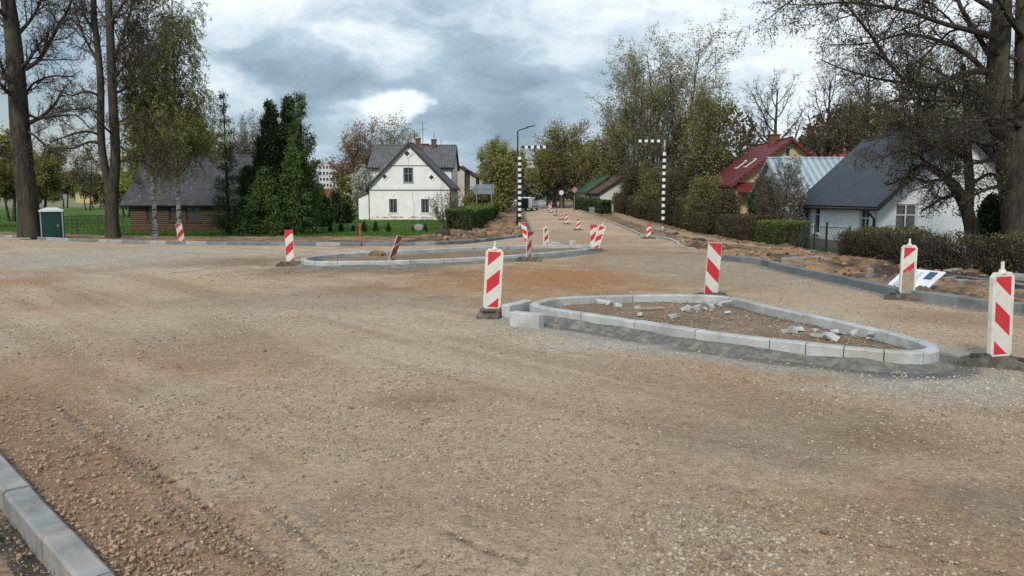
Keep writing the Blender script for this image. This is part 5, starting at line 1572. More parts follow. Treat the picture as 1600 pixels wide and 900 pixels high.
# ---- the two big trees on the left, limbs drawn after the photograph, each at its own depth
def limb(pts, base, Y, seedv, dY=0.0, n=14):
    """pts (px, py, radius_px) -> polyline (n points) and radii, in the tree's own frame; dY = how far it reaches towards or away"""
    rng = np.random.default_rng(seedv)
    q = []
    for i, (px, py, rp) in enumerate(pts):
        yy = Y + dY * (i / (len(pts) - 1)) ** 1.2 + (rng.normal(0, .05) if i else 0)
        p = PT(px, py, yy)
        q.append([p.x - base.x, p.y - base.y, p.z - base.z, rp / FOC * yy])
    q = np.array(q)
    s = np.concatenate([[0], np.cumsum(np.linalg.norm(np.diff(q[:, :3], axis=0), axis=1))])
    t = np.linspace(0, s[-1], n)
    out = np.stack([np.interp(t, s, q[:, k]) for k in range(4)], 1)
    out[1:-1, :3] = 0.25 * out[:-2, :3] + 0.5 * out[1:-1, :3] + 0.25 * out[2:, :3]
    return out[:, :3], out[:, 3]


def drawn_tree(name, label, px, Y, trunks, limbs, seed, mats, nauto=0, extra=None, nleaf=12000, lsize=0.07, n2=12, n3=8, n4=5, wig=0.2, up=0.03, droop=0.02, group=None, jit=0.1, base=None, tr=0.9, twr=1.0, lfs=(0.42, 0.5, 0.5), autoang=1.0, autolf=0.28, t0a=0.3, lscale=1.0):
    base = base or at_ground(px, Y)
    rng = np.random.default_rng(seed)
    TP, TR = zip(*[limb(t, base, Y, seed + 50 + i, 0.0, 20) for i, t in enumerate(trunks)])
    TP, TR = np.array(TP), np.array(TR)
    LP, LR = zip(*[limb(l, base, Y, seed + i, d, 14) for i, (l, d) in enumerate(limbs)])
    LP, LR = np.array(LP), np.array(LR) * lscale
    sets = [(LP, LR)]
    if nauto:
        A, Ar = grow(rng, TP, TR * 0.35, nauto, 14, t0a, 1.0, autoang, autolf, 0.8, 0.12, 0.05, tip=0.12)
        sets.append((A, Ar))
    P1 = np.concatenate([a for a, b in sets]); R1 = np.concatenate([b for a, b in sets])
    P2, R2 = grow(rng, P1, R1, n2, 7, 0.15, 1.0, 0.8, lfs[0], 0.5, wig, up, tip=0.15)
    P3, R3 = grow(rng, P2, R2, n3, 5, 0.12, 1.0, 0.8, lfs[1], 0.6, wig * 1.2, -droop)
    P4, R4 = grow(rng, P3, R3, n4, 4, 0.1, 1.0, 0.8, lfs[2], 0.7, wig * 1.3, -droop)
    R3 = np.maximum(R3, 0.008 * twr); R4 = np.maximum(R4 * .9, 0.006 * twr)
    ls = [leaves(rng, P4, nleaf, lsize, jit, 1.4, 0.6, seed=seed)] if nleaf else []
    return emit_tree(name, base, label, 'tree', group, [(TP, TR, 14), (P1, R1, 8), (P2, R2, 5)], [(P3, R3, 3), (P4, R4, 3)], ls, mats)


T1 = drawn_tree('maple_tree', 'thick dark trunked tree standing beside the green portable toilet', 46, 40.5,
                [((48, 370, 19), (46, 340, 15), (42, 300, 14.5), (35, 250, 14.5), (31, 200, 14), (28, 150, 13), (24, 100, 12.5), (20, 50, 11), (12, 0, 10), (4, -60, 8), (-4, -140, 5))],
                [(((40, 108, 6), (60, 96, 5), (76, 70, 5), (92, 38, 4), (110, 10, 3), (118, -30, 2)), -1.0),
                 (((30, 118, 7), (12, 122, 5), (-15, 100, 4), (-50, 70, 3)), 1.5),
                 (((30, 140, 5), (14, 148, 5), (0, 130, 4), (-30, 120, 3)), -2.0),
                 (((40, 178, 4), (60, 186, 3), (85, 182, 2.5), (120, 178, 2), (140, 200, 1.2)), 1.0),
                 (((42, 205, 3.5), (55, 212, 3), (75, 232, 2.4), (100, 235, 1.6)), -2.0),
                 (((22, 60, 6), (50, 30, 4), (70, -10, 3), (85, -60, 2)), 2.0),
                 (((18, 40, 6), (-5, 10, 4), (-30, -40, 3)), -2.0),
                 (((26, 250, 3), (10, 245, 2.5), (-20, 230, 2), (-50, 235, 1.2)), -1.0),
                 (((28, 170, 4), (50, 130, 3), (80, 118, 2.4), (115, 120, 1.5)), 2.5)],
                11, (BK, M['twigdark'], M['leaf_brown']), nauto=8, nleaf=9000, lsize=0.045, n2=12, n3=9, n4=5, lscale=.55)
T2 = drawn_tree('maple_tree', 'forked double stemmed dark tree standing on the grass left of the birches', 176, 39.5,
                [((177, 374, 12), (175, 350, 10), (174, 320, 9.5), (176, 292, 8.5), (181, 262, 7.2), (181, 230, 7), (178, 190, 6.8), (175, 130, 6.4), (173, 70, 6), (170, 10, 5), (166, -60, 4.5), (165, -130, 3)),
                 ((173, 305, 7), (168, 280, 6), (162, 255, 5.6), (158, 225, 5.6), (157, 180, 5.4), (158, 130, 5), (153, 80, 4.6), (147, 30, 4), (146, -20, 4), (138, -90, 2.5))],
                [(((176, 122, 5), (190, 108, 4), (207, 86, 3), (228, 88, 2), (255, 70, 1.2)), -1.0),
                 (((176, 110, 5), (186, 70, 4), (198, 35, 3.5), (209, 2, 2.5), (215, -40, 2)), 1.0),
                 (((157, 226, 4.5), (146, 220, 4), (132, 224, 3), (112, 233, 2.5), (92, 230, 1.6), (75, 240, 1)), 1.0),
                 (((157, 212, 4), (142, 205, 3.4), (120, 207, 2.6), (98, 215, 2), (78, 222, 1.2)), -1.5),
                 (((182, 226, 4), (194, 232, 3.4), (207, 245, 3), (225, 251, 2.4), (252, 243, 1.6), (290, 246, 1)), -1.0),
                 (((181, 255, 3), (200, 249, 2.2), (222, 252, 1.5), (250, 270, 1)), 1.5),
                 (((158, 108, 5), (148, 88, 4), (132, 60, 3), (118, 20, 2), (110, -20, 1.5)), 1.0),
                 (((173, 150, 4), (196, 138, 3), (222, 132, 2), (262, 140, 1.2)), 2.0),
                 (((157, 150, 4), (136, 142, 3), (112, 150, 2), (88, 140, 1.2)), -2.0),
                 (((158, 180, 3), (138, 168, 2.6), (110, 172, 2), (84, 168, 1.2)), 1.0),
                 (((176, 195, 3), (204, 182, 2.4), (235, 190, 1.6), (262, 200, 1)), -1.0),
                 (((170, 40, 5), (190, 10, 3.4), (214, -30, 2)), -1.0), (((152, 60, 4), (130, 20, 3), (122, -30, 2)), -1.0)],
                23, (BK, M['twigdark'], M['leaf_brown']), nauto=4, nleaf=9000, lsize=0.045, n2=12, n3=9, n4=5, lscale=.55)

# birches
def birch(px, Y, toppx, hw, seed, label, loc=None, rr=0.13):
    b = at_ground(px, Y); H = (370 - toppx) / FOC * Y
    rng = np.random.default_rng(seed)
    P0, R0 = trunk_line(rng, H, rr, 16, 0.015, (0.015, 0), tip=0.12)
    P1, R1 = grow(rng, P0, R0, 30, 8, 0.22, 0.98, 0.65, 0.30, 0.45, 0.09, 0.05, taper_t=.75)
    P2, R2 = grow(rng, P1, R1, 12, 7, 0.15, 1.0, 0.8, 0.5, 0.5, 0.12, -0.10)
    P3, R3 = grow(rng, P2, R2, 6, 6, 0.1, 1.0, 0.8, 0.85, 0.6, 0.12, -0.38, lmin=0.35)
    P4, R4 = grow(rng, P3, R3, 2, 4, 0.1, 1.0, 0.6, 0.7, 0.7, 0.15, -0.5, lmin=0.3)
    R3 = np.maximum(R3, 0.006); R4 = np.maximum(R4, 0.005)
    lv = fit([(P0, R0), (P1, R1), (P2, R2), (P3, R3), (P4, R4)], H, span(2 * hw, Y))
    ls = [leaves(rng, lv[4][0], 19000, 0.062, 0.05, 1.6, 0.5, hang=.6, seed=seed), leaves(rng, lv[3][0], 5000, 0.05, 0.05, 1.6, 0.5, hang=.6, seed=seed)]
    root = emit_tree('birch_tree', b, label, 'tree', 'slender birches before the log house', [(*lv[0], 10)], [(*lv[1], 5), (*lv[2], 4), (*lv[3], 3), (*lv[4], 3)], ls, (M['birch'], M['twig'], M['leaf_birch']))
    return root


birch(240, 42, -20, 52, 31, 'left birch of the pair with a white trunk before the log house')
birch(278, 44, -45, 60, 37, 'taller right birch of the pair with a white trunk before the log house', rr=0.14)

# trees further off
def TB(px, Y, py_top, hw, **k):
    loc = at_ground(px, Y)
    ztop = PT(px, py_top, Y).z
    return dict(loc=loc, hgt=ztop - loc.z, wid=span(2 * hw, Y), **k)


MB_o = (BK, M['twig'], M['leaf_olive'])
broad_tree('leafy_tree', 'bright yellow green tree showing behind the birch pair', **TB(250, 72, 165, 62), r=0.2, seed=51, mats=(BK, M['twig'], M['leaf_yellow']), nleaf=24000, lsize=0.17, jit=0.25, t0=.2)
broad_tree('leafy_tree', 'yellow green tree showing between the right birch and the larch', **TB(318, 76, 175, 34), r=0.2, seed=52, mats=(BK, M['twig'], M['leaf_yellow']), nleaf=14000, lsize=0.17, jit=0.25, t0=.2)
gb = 'bare grey trees behind the log house roof'
for i, (px, pt, lab) in enumerate(((372, 178, 'bare grey tree just right of the slim larch'), (392, 172, 'bare grey tree midway between larch and dark conifers'), (410, 176, 'bare grey tree close against the dark conifers'))):
    broad_tree('bare_tree', lab, **TB(px, 82 + i, pt, 20), r=0.16, seed=61 + i, mats=(M['twiggrey'], M['twiggrey'], M['leaf_brown']), nleaf=1500, lsize=0.1, stems=3, up=0.25, ang1=0.5, n2=6, n3=5, n4=3, group=gb, spread=.06)


def conifer(name, label, px, Y, py_top, hw, seed, leafm, py_base=None, nleaf=26000, dense=1.0, droop=0.0, upcurve=0.0, size=0.14, t0=0.05, power=1.0, stemr=0.12, group=None, elong=2.6, bare=0, cat='tree', jitter=0.09):
    b = at_ground(px, Y); H = PT(px, py_top, Y).z - b.z; Wm = span(hw, Y)
    rng = np.random.default_rng(seed)
    P0, R0 = trunk_line(rng, H, stemr, 14, 0.008, tip=0.08)
    nb = int(110 * dense); t = np.sort(rng.uniform(t0, 0.985, nb))
    az = rng.uniform(0, 6.28, nb); n = 7
    ln = Wm * ((1 - t) ** power) * rng.uniform(.65, 1.12, nb) + 0.04 * H * (1 - t) ** .3 * .5
    P1 = np.zeros((nb, n, 3))
    f = t * 13; i = np.minimum(f.astype(int), 12); fr = (f - i)[:, None]
    P1[:, 0] = P0[0, i] * (1 - fr) + P0[0, i + 1] * fr
    for j in range(1, n):
        q = j / (n - 1)
        rise = -droop * (1 - q) * 1.0 + upcurve * q + rng.normal(0, .06, nb)
        step = ln / (n - 1)
        P1[:, j, 0] = P1[:, j - 1, 0] + np.cos(az) * step; P1[:, j, 1] = P1[:, j - 1, 1] + np.sin(az) * step; P1[:, j, 2] = P1[:, j - 1, 2] + rise * step
    R1 = np.linspace(1, .25, n)[None, :] * (0.012 + 0.010 * (1 - t))[:, None]
    P2, R2 = grow(rng, P1, R1, 9, 4, 0.1, 1.0, 0.85, 0.42, 0.6, 0.1, -0.10 * (droop > 0), lmin=0.12)
    P3, R3 = grow(rng, P2, R2, 3, 3, 0.1, 1.0, 0.7, 0.6, 0.7, 0.1, -0.2 * (droop > 0), lmin=0.1)
    ls = [leaves(rng, P2, nleaf // 2, size, jitter, elong, 0.8, seed=seed, t0=0), leaves(rng, P3, nleaf // 2, size, jitter, elong, .8, seed=seed, t0=0)]
    return emit_tree(name, b, label, cat, group, [(P0, R0, 8)], [(P1, R1, 4), (P2, np.maximum(R2, .005), 3)], ls, (BK, M['twig'], leafm))


gc = 'conifers between the log house and the white house'
conifer('larch_tree', 'slim open larch in front of the log house right end', 356, 46, 138, 26, 71, M['leaf_larch'], nleaf=6000, dense=.8, droop=0.1, upcurve=.3, size=0.05, t0=.05, power=.7, group=gc, stemr=.14)
conifer('arborvitae_tree', 'dark dense conifer with a blunt top, nearest the larch', 428, 50, 156, 46, 72, M['leaf_dark'], nleaf=60000, dense=1.6, upcurve=.7, size=0.08, power=1.05, group=gc, jitter=.12, elong=3.6)
conifer('arborvitae_tree', 'dark dense conifer with a pointed top behind its blunt neighbour', 457, 53, 152, 38, 73, M['leaf_dark'], nleaf=50000, dense=1.7, upcurve=.8, size=0.08, power=1.0, group=gc, jitter=.12, elong=3.6)
conifer('larch_tree', 'tall open larch with upswept branch tips right of the dark conifers', 474, 49, 142, 30, 74, M['leaf_spruce'], nleaf=16000, dense=.9, droop=0.05, upcurve=.95, size=0.055, t0=.04, power=.55, group=gc, stemr=.13)
conifer('spruce_tree', 'low spreading green spruce at the near side of the conifer group', 415, 46, 262, 46, 75, M['leaf_spruce'], nleaf=60000, dense=1.5, droop=0.35, upcurve=.3, size=0.055, elong=3.5, t0=.02, power=.8, group=gc)
conifer('spruce_tree', 'bushy green spruce with drooping boughs under the upswept larch', 458, 47, 232, 34, 76, M['leaf_spruce'], nleaf=64000, dense=1.6, droop=0.35, upcurve=.3, size=0.055, elong=3.5, t0=.02, power=.85, group=gc)
conifer('spruce_tree', 'low spruce spreading against the log house right of the larch trunk', 386, 48, 260, 22, 77, M['leaf_larch'], nleaf=26000, dense=1.1, droop=0.25, upcurve=.2, size=0.05, elong=3, t0=.02, power=.6, group=gc)
gs = 'small shrubs on the lawn beyond the conifers'
for i, (px, Y, pt, hw, lm, lab) in enumerate(((507, 62, 310, 8, 'leaf_spruce', 'small rounded shrub right beside the spruces'), (524, 68, 302, 8, 'leaf_dark', 'dark small fir standing in the lawn gap'), (542, 70, 308, 8, 'leaf_hedge', 'greener shrub near the blossoming bush'), (499, 70, 290, 8, 'leaf_spruce', 'narrow fir just behind the spruce edge'))):
    conifer('garden_shrub', lab, px, Y, pt, hw, 81 + i, M[lm], nleaf=7000, dense=.8, size=0.16, upcurve=.5, power=.5, group=gs, cat='shrub')
# small thujas in the lawn of the white house
gth = 'tiny young conifers dotted along the lawn edge'
first = None
labs = ('tiny lawn conifer nearest the spruces', 'tiny lawn conifer second from the spruces', 'smallest tiny lawn conifer, third from the spruces', 'tiny lawn conifer just right of the orange stake', 'tiny lawn conifer midway to the bent pink beacon', 'tiny lawn conifer just left of the bent pink beacon', 'tiny lawn conifer by the stone before the hedge', 'tiny dull conifer left of the stone before the hedge')
for i, (px, hpx) in enumerate(((515, 11), (532, 13), (551, 10), (568, 15), (586, 15), (606, 13), (664, 12), (645, 8))):
    Y = 52.5
    if first is None:
        first = conifer('young_conifer', labs[0], px, Y, 0, 1, 91, M['leaf_dark'], nleaf=10, group=gth)
        for c in list(first.children): bpy.data.objects.remove(c)
        rng = np.random.default_rng(91)
        n = 2600; t = rng.uniform(0, 1, n) ** 1.2; a = rng.uniform(0, 6.28, n); rr = 0.24 * (1 - t) ** .7 * rng.uniform(.5, 1, n)
        Pp = np.zeros((n, 2, 3)); Pp[:, 0] = np.stack([np.cos(a) * rr * .5, np.sin(a) * rr * .5, t * 0.62], 1); Pp[:, 1] = np.stack([np.cos(a) * rr, np.sin(a) * rr, t * 0.62 + 0.1], 1)
        V, Q, v = leaves(rng, Pp, 2600, 0.06, 0.01, 1.8, 2.0)
        np_mesh('crown', V, [Q], [M['leaf_dark']], first, var=v)
        V, Q = tubes(*[np.array([[[0, 0, 0], [0, 0, .3], [0, 0, .6]]]), np.array([[.02, .015, .008]])], 6)
        np_mesh('trunk', V, [Q], [BK], first)
        o = first
    else:
        o = copy_tree(first); o['label'] = labs[i]
    o.location = at_ground(px, Y, 0.08); s = hpx / 15 * 0.95 * (Y / 50); o.scale = (s, s, s); o.rotation_euler.z = i

broad_tree('budding_tree', 'copper brown budding tree left of the white gable house', **TB(566, 98, 186, 44), r=0.2, seed=101, mats=(BK, M['twiggrey'], M['leaf_pink']), stems=3, nleaf=9000, lsize=0.14, up=.16, jit=.2, t0=.15, wig=.14)
broad_tree('budding_tree', 'pale budding tree rising behind the white house ridge', **TB(612, 120, 176, 36), r=0.22, seed=102, mats=(M['twiggrey'], M['twiggrey'], M['leaf_gold']), nleaf=3500, lsize=0.15, up=.14, jit=.25, t0=.35)
broad_tree('flowering_bush', 'white blossoming bush beside the lean-to of the white house', **TB(578, 84, 262, 30), r=0.1, seed=103, mats=(BK, M['twig'], M['blossom']), stems=5, nleaf=14000, lsize=0.14, t0=.05, jit=.2, spread=.25, cat='bush')
broad_tree('garden_tree', 'low brown tree behind the blossoming bush', **TB(548, 90, 270, 26), r=0.1, seed=104, mats=(BK, M['twig'], M['leaf_olive']), stems=4, nleaf=9000, lsize=0.16, t0=.05, jit=.2, spread=.2)
broad_tree('bare_bush', 'bare many stemmed grey bush in front of the white house corner', **TB(694, 57, 288, 26), r=0.07, seed=105, mats=(M['twiggrey'], M['twiggrey'], M['leaf_brown']), stems=7, nleaf=600, lsize=0.07, t0=.15, spread=.3, cat='bush', n1=8, n2=6, n3=4, n4=2, up=.12)
broad_tree('leafy_tree', 'light green tree at the end of the house row', **TB(772, 135, 214, 27), r=0.25, seed=106, mats=(BK, M['twiggrey'], M['leaf_yellow']), nleaf=6000, lsize=0.2, jit=.3, t0=.3)
broad_tree('dense_shrub', 'tall dark dense shrub left of the street lamp', **TB(783, 100, 248, 19), r=0.15, seed=107, mats=(BK, M['twig'], M['leaf_olive']), stems=5, nleaf=30000, lsize=0.2, jit=.3, t0=.05, up=.2, cat='shrub')
broad_tree('leafy_tree', 'yellow green tree half hidden behind the street lamp pole', **TB(797, 150, 238, 18), r=0.2, seed=108, mats=(BK, M['twig'], M['leaf_gold']), nleaf=12000, lsize=0.28, jit=.4)
broad_tree('dense_shrub', 'low dark bushes along the path behind the hedge', **TB(752, 88, 296, 24), r=0.08, seed=109, mats=(BK, M['twig'], M['leaf_olive']), stems=5, nleaf=14000, lsize=0.15, jit=.25, t0=.03, cat='shrub')
broad_tree('maple_tree', 'big round crowned tree by the round road sign up the street', **TB(878, 122, 187, 52), r=0.42, seed=111, mats=(BK, M['twig'], M['leaf_gold']), stems=1, nleaf=8500, lsize=0.18, jit=.3, t0=.18, ang1=.85, up=.18, lf1=.62, n1=18, n2=10)
broad_tree('maple_tree', 'golden leaved tree behind the big round crowned one', **TB(912, 150, 222, 34), r=0.35, seed=112, mats=(BK, M['twig'], M['leaf_gold']), nleaf=16000, lsize=0.34, jit=.4, t0=.25)
gt = 'row of street trees beyond the big round tree'
broad_tree('street_tree', 'street tree just left of the big round crowned one', **TB(866, 132, 240, 28), r=0.42, seed=113, mats=(BK, M['twig'], M['leaf_gold']), nleaf=12000, lsize=0.3, jit=.4, t0=.35, group=gt)
broad_tree('street_tree', 'farthest street tree whose crown touches the left banded arm', **TB(857, 150, 236, 28), r=0.45, seed=114, mats=(BK, M['twig'], M['leaf_gold']), nleaf=12000, lsize=0.3, jit=.4, t0=.35, group=gt)

# the tall thicket on the right of the road
gk = 'tall trees of the thicket right of the road'
THK = (BK, M['twig'], M['leaf_spring'])
broad_tree('thicket_tree', 'tallest tree of the thicket, behind the right banded column', **TB(1052, 84, 22, 84), r=0.22, seed=121, mats=THK, stems=3, nleaf=19000, lsize=0.105, jit=.2, t0=.3, n3=5, n4=3, lf1=.42, up=.15, spread=.12, group=gk, n1=16)
broad_tree('thicket_tree', 'tall leaning thicket tree whose crown stands left of the tallest one', **TB(990, 97, 78, 50), r=0.17, seed=122, mats=THK, stems=3, nleaf=15000, lsize=0.12, jit=.2, t0=.25, n3=5, n4=3, lf1=.42, up=.15, group=gk)
broad_tree('thicket_tree', 'thicket tree with a thin crown next to the red roof', **TB(1108, 72, 118, 42), r=0.16, seed=123, mats=THK, stems=3, nleaf=7000, lsize=0.12, jit=.2, t0=.25, n3=5, n4=3, lf1=.42, up=.15, group=gk)
broad_tree('thicket_tree', 'shorter thicket tree at the road end of the thicket', **TB(958, 116, 165, 32), r=0.14, seed=124, mats=THK, stems=3, nleaf=9000, lsize=0.17, jit=.2, t0=.15, up=.15, group=gk)
broad_tree('thicket_tree', 'twiggy thicket tree hidden between the tallest and the leaning one', **TB(1022, 90, 125, 46), r=0.15, seed=125, mats=THK, stems=4, nleaf=5000, lsize=0.10, jit=.15, t0=.12, n3=5, n4=3, up=.15, group=gk)
gu = 'dense dark bushes under the thicket trees'
for i, (px, Y, pt, hw, lab) in enumerate(((959, 116, 262, 20, 'dark underbush at the road end of the thicket'), (990, 95, 255, 26, 'dark underbush beneath the leaning thicket tree'), (1030, 82, 250, 28, 'dark underbush directly behind the right banded column'), (1070, 71, 258, 28, 'dark underbush just right of the banded column'), (1103, 63, 275, 24, 'dark underbush nearest the yellow house'), (1128, 56, 300, 18, 'low twiggy underbush in front of the yellow house wall'))):
    broad_tree('underbush', lab, **TB(px, Y, pt, hw), r=0.07, seed=131 + i, mats=(BK, M['twig'], M['leaf_deadhedge'] if i % 2 else M['leaf_olive']), stems=7, nleaf=16000, lsize=0.09, jit=.25, t0=.02, spread=.16, up=.12, group=gu, cat='bush')

# bare trees behind the houses on the right
gz2 = 'bare trees against the sky behind the right hand houses'
BARE = (BK, M['twig'], M['leaf_brown'])
broad_tree('bare_tree', 'bare crooked tree standing right behind the yellow house chimney', **TB(1205, 92, 102, 52), r=0.42, seed=141, mats=BARE, nleaf=1500, lsize=0.1, t0=.38, ang1=.95, lf1=.6, wig=.24, up=.12, n1=12, group=gz2)
broad_tree('bare_tree', 'bare tree with a limb reaching over the red roof from the thicket', **TB(1152, 75, 190, 40), r=0.25, seed=142, mats=BARE, nleaf=1500, lsize=0.1, t0=.25, wig=.24, up=.05, n1=10, group=gz2)
broad_tree('bare_tree', 'straight bare tree rising behind the pale blue roof', **TB(1285, 66, 85, 58), r=0.3, seed=143, mats=BARE, nleaf=2500, lsize=0.08, t0=.25, group=gz2, n1=16, n2=10)
broad_tree('bare_tree', 'budding tree rising straight behind the dark cottage ridge', **TB(1345, 62, 70, 58), r=0.3, seed=144, mats=(BK, M['twig'], M['leaf_olive']), nleaf=6000, lsize=0.085, t0=.22, group=gz2, n1=16, n2=10)
broad_tree('bare_tree', 'brownish tree behind the cottage roof, right of the ridge', **TB(1425, 56, 55, 70), r=0.3, seed=145, mats=(BK, M['twig'], M['leaf_olive']), nleaf=9000, lsize=0.085, t0=.2, group=gz2, n1=16)
broad_tree('bare_tree', 'dense brown tree filling the sky right of the cottage', **TB(1510, 52, 20, 80), r=0.3, seed=146, mats=(BK, M['twig'], M['leaf_olive']), nleaf=12000, lsize=0.085, t0=.15, group=gz2, n1=16)
broad_tree('bare_tree', 'tall tree at the far right edge behind the great dark tree', **TB(1600, 46, 10, 80), r=0.3, seed=147, mats=(BK, M['twig'], M['leaf_olive']), nleaf=12000, lsize=0.08, t0=.15, group=gz2, n1=16)
broad_tree('bare_fruit_tree', 'small bare fruit tree between the clipped hedge and the cottage', **TB(1215, 46, 238, 40), r=0.10, seed=148, mats=(M['twiggrey'], M['twig'], M['leaf_brown']), stems=3, nleaf=900, lsize=0.05, t0=.2, wig=.22, spread=.25, up=.08)
broad_tree('dense_shrub', 'dark shrub against the yellow house porch', **TB(1188, 52, 280, 18), r=0.08, seed=149, mats=(BK, M['twig'], M['leaf_dark']), stems=5, nleaf=16000, lsize=0.1, jit=.2, t0=.02, cat='shrub')
broad_tree('flowering_bush', 'thin bush with pale flecks beside the cottage corner', **TB(1248, 42, 300, 16), r=0.05, seed=150, mats=(BK, M['twig'], M['blossom']), stems=5, nleaf=1500, lsize=0.05, jit=.15, t0=.05, cat='bush', n1=10)

# the great dark tree on the right
drawn_tree('maple_tree', 'great dark tree whose branches arch over the white cottage', 1592, 25.0,
           [((1592, 450, 24), (1590, 400, 20), (1585, 340, 18), (1578, 280, 17), (1570, 220, 17), (1560, 170, 17), (1556, 120, 16), (1564, 60, 14), (1566, 0, 13), (1570, -80, 9), (1580, -160, 5)),
            ((1610, 440, 18), (1604, 380, 16), (1600, 300, 15), (1592, 220, 14), (1598, 150, 13), (1600, 80, 12), (1598, 0, 10), (1602, -100, 6))],
           [(((1552, 112, 8), (1520, 110, 6), (1491, 116, 5), (1455, 138, 4.5), (1428, 137, 4), (1411, 129, 3.6), (1389, 98, 3.2), (1358, 49, 2.6), (1318, 4, 2), (1290, -40, 1.5)), -1.5),
            (((1560, 60, 8), (1510, 45, 6), (1464, 36, 4.5), (1420, 14, 3.6), (1371, 11, 3), (1322, 0, 2.2), (1270, 10, 1.6), (1225, 6, 1)), -2.5),
            (((1412, 129, 3), (1385, 126, 2.4), (1358, 120, 2), (1313, 107, 1.5), (1282, 93, 1)), -1.0),
            (((1562, 190, 8), (1530, 165, 6), (1500, 156, 5), (1450, 156, 3.6), (1405, 152, 2.6), (1370, 170, 1.6)), -2.0),
            (((1566, 230, 6), (1540, 225, 5), (1505, 215, 4), (1455, 222, 3), (1400, 206, 2), (1350, 222, 1.2)), -2.5),
            (((1568, 250, 5), (1545, 250, 4), (1500, 260, 3), (1450, 290, 2), (1420, 300, 1.2)), -2.5),
            (((1556, 100, 7), (1530, 60, 5), (1500, 10, 4), (1480, -50, 3)), 1.0), (((1556, 130, 6), (1510, 80, 5), (1460, 60, 3.6), (1410, 50, 2.6), (1360, 70, 1.6), (1300, 70, 1)), 1.5),
            (((1560, 20, 6), (1500, -20, 5), (1430, -30, 4), (1350, -30, 3), (1260, -20, 2), (1200, 30, 1)), -2.0),
            (((1600, 120, 6), (1640, 90, 5), (1680, 60, 4), (1720, 60, 2)), -2.0), (((1600, 60, 6), (1570, 20, 4), (1540, -40, 3)), -3.0),
            (((1572, 300, 5), (1560, 290, 4), (1530, 300, 3), (1500, 320, 2)), -2.0), (((1598, 200, 5), (1570, 180, 4), (1530, 190, 3), (1480, 185, 2)), -4.0)],
           161, (BK, M['twigdark'], M['leaf_darkolive']), nauto=6, nleaf=14000, lsize=0.042, n2=14, n3=9, n4=5, droop=0.05, twr=.75, lscale=.75, base=Vector((PT(1592, 420, 25).x, 25.0, gz(16, 25))), lfs=(0.30, 0.5, 0.5), autolf=.2)
drawn_tree('crooked_tree', 'crooked dark tree arching left before the cottage gable', 1524, 26.0,
           [((1526, 440, 12), (1524, 400, 11), (1520, 368, 10), (1512, 330, 9.5), (1500, 303, 9), (1480, 278, 7), (1458, 263, 5.5), (1440, 256, 4)),
            ((1512, 330, 8), (1516, 290, 7), (1512, 250, 6.5), (1510, 200, 6), (1512, 150, 5), (1505, 100, 3))],
           [(((1458, 263, 4), (1430, 240, 3), (1400, 236, 2), (1375, 250, 1.2)), -1.0), (((1480, 278, 4), (1450, 285, 3), (1420, 275, 2), (1385, 290, 1.2)), 1.0), (((1500, 303, 4), (1470, 310, 3), (1440, 330, 1.6)), -1.0),
            (((1512, 250, 4), (1480, 230, 3), (1440, 215, 2), (1400, 190, 1.2)), -1.5), (((1512, 200, 4), (1540, 170, 3), (1560, 130, 2)), 1.0), (((1511, 160, 4), (1480, 140, 3), (1440, 130, 2)), 1.5), (((1514, 290, 4), (1545, 270, 3), (1570, 280, 2)), -1.0),
            (((1440, 256, 3.5), (1420, 270, 2.4), (1400, 300, 1.4)), -1.0)],
           163, (BK, M['twigdark'], M['leaf_darkolive']), nauto=3, nleaf=6000, lsize=0.042, n2=11, n3=7, n4=4, droop=0.06, twr=.7, lscale=.8, lfs=(0.36, .5, .5), autolf=.2)
conifer('arborvitae_tree', 'small dark pointed conifer at the right end of the cottage', 1551, 27.5, 312, 17, 165, M['leaf_dark'], nleaf=22000, dense=1.6, upcurve=1.0, size=0.10, power=.55, jitter=.08, stemr=.05)

# left orchard and the far edge of the field
go = 'old orchard trees beyond the left lawn'
for i, (px, Y, pt, hw, lm, lab) in enumerate(((16, 74, 215, 32, 'leaf_gold', 'gnarled orchard tree at the frame edge left of the thick trunk'), (64, 86, 232, 30, 'leaf_gold', 'yellowish orchard tree between the thick trunk and the toilet'), (102, 120, 265, 24, 'leaf_olive', 'low round orchard tree right above the toilet roof'), (137, 105, 226, 22, 'leaf_brown', 'tall thin bare tree in the gap between the two dark trunks'), (150, 112, 272, 26, 'leaf_olive', 'bushy orchard tree just left of the forked trunk'), (197, 88, 268, 22, 'leaf_olive', 'bushy orchard tree right of the forked trunk'), (-40, 60, 200, 50, 'leaf_gold', 'orchard tree beyond the left frame edge'))):
    broad_tree('orchard_tree', lab, **TB(px, Y, pt, hw), r=0.17 if i < 2 else .12, seed=171 + i, mats=(BK, M['twig'], M[lm]), stems=2, nleaf=1500 if i == 3 else 11000, lsize=0.16, jit=.2, t0=.25 if i != 3 else .3, wig=.25, group=go, n1=10)


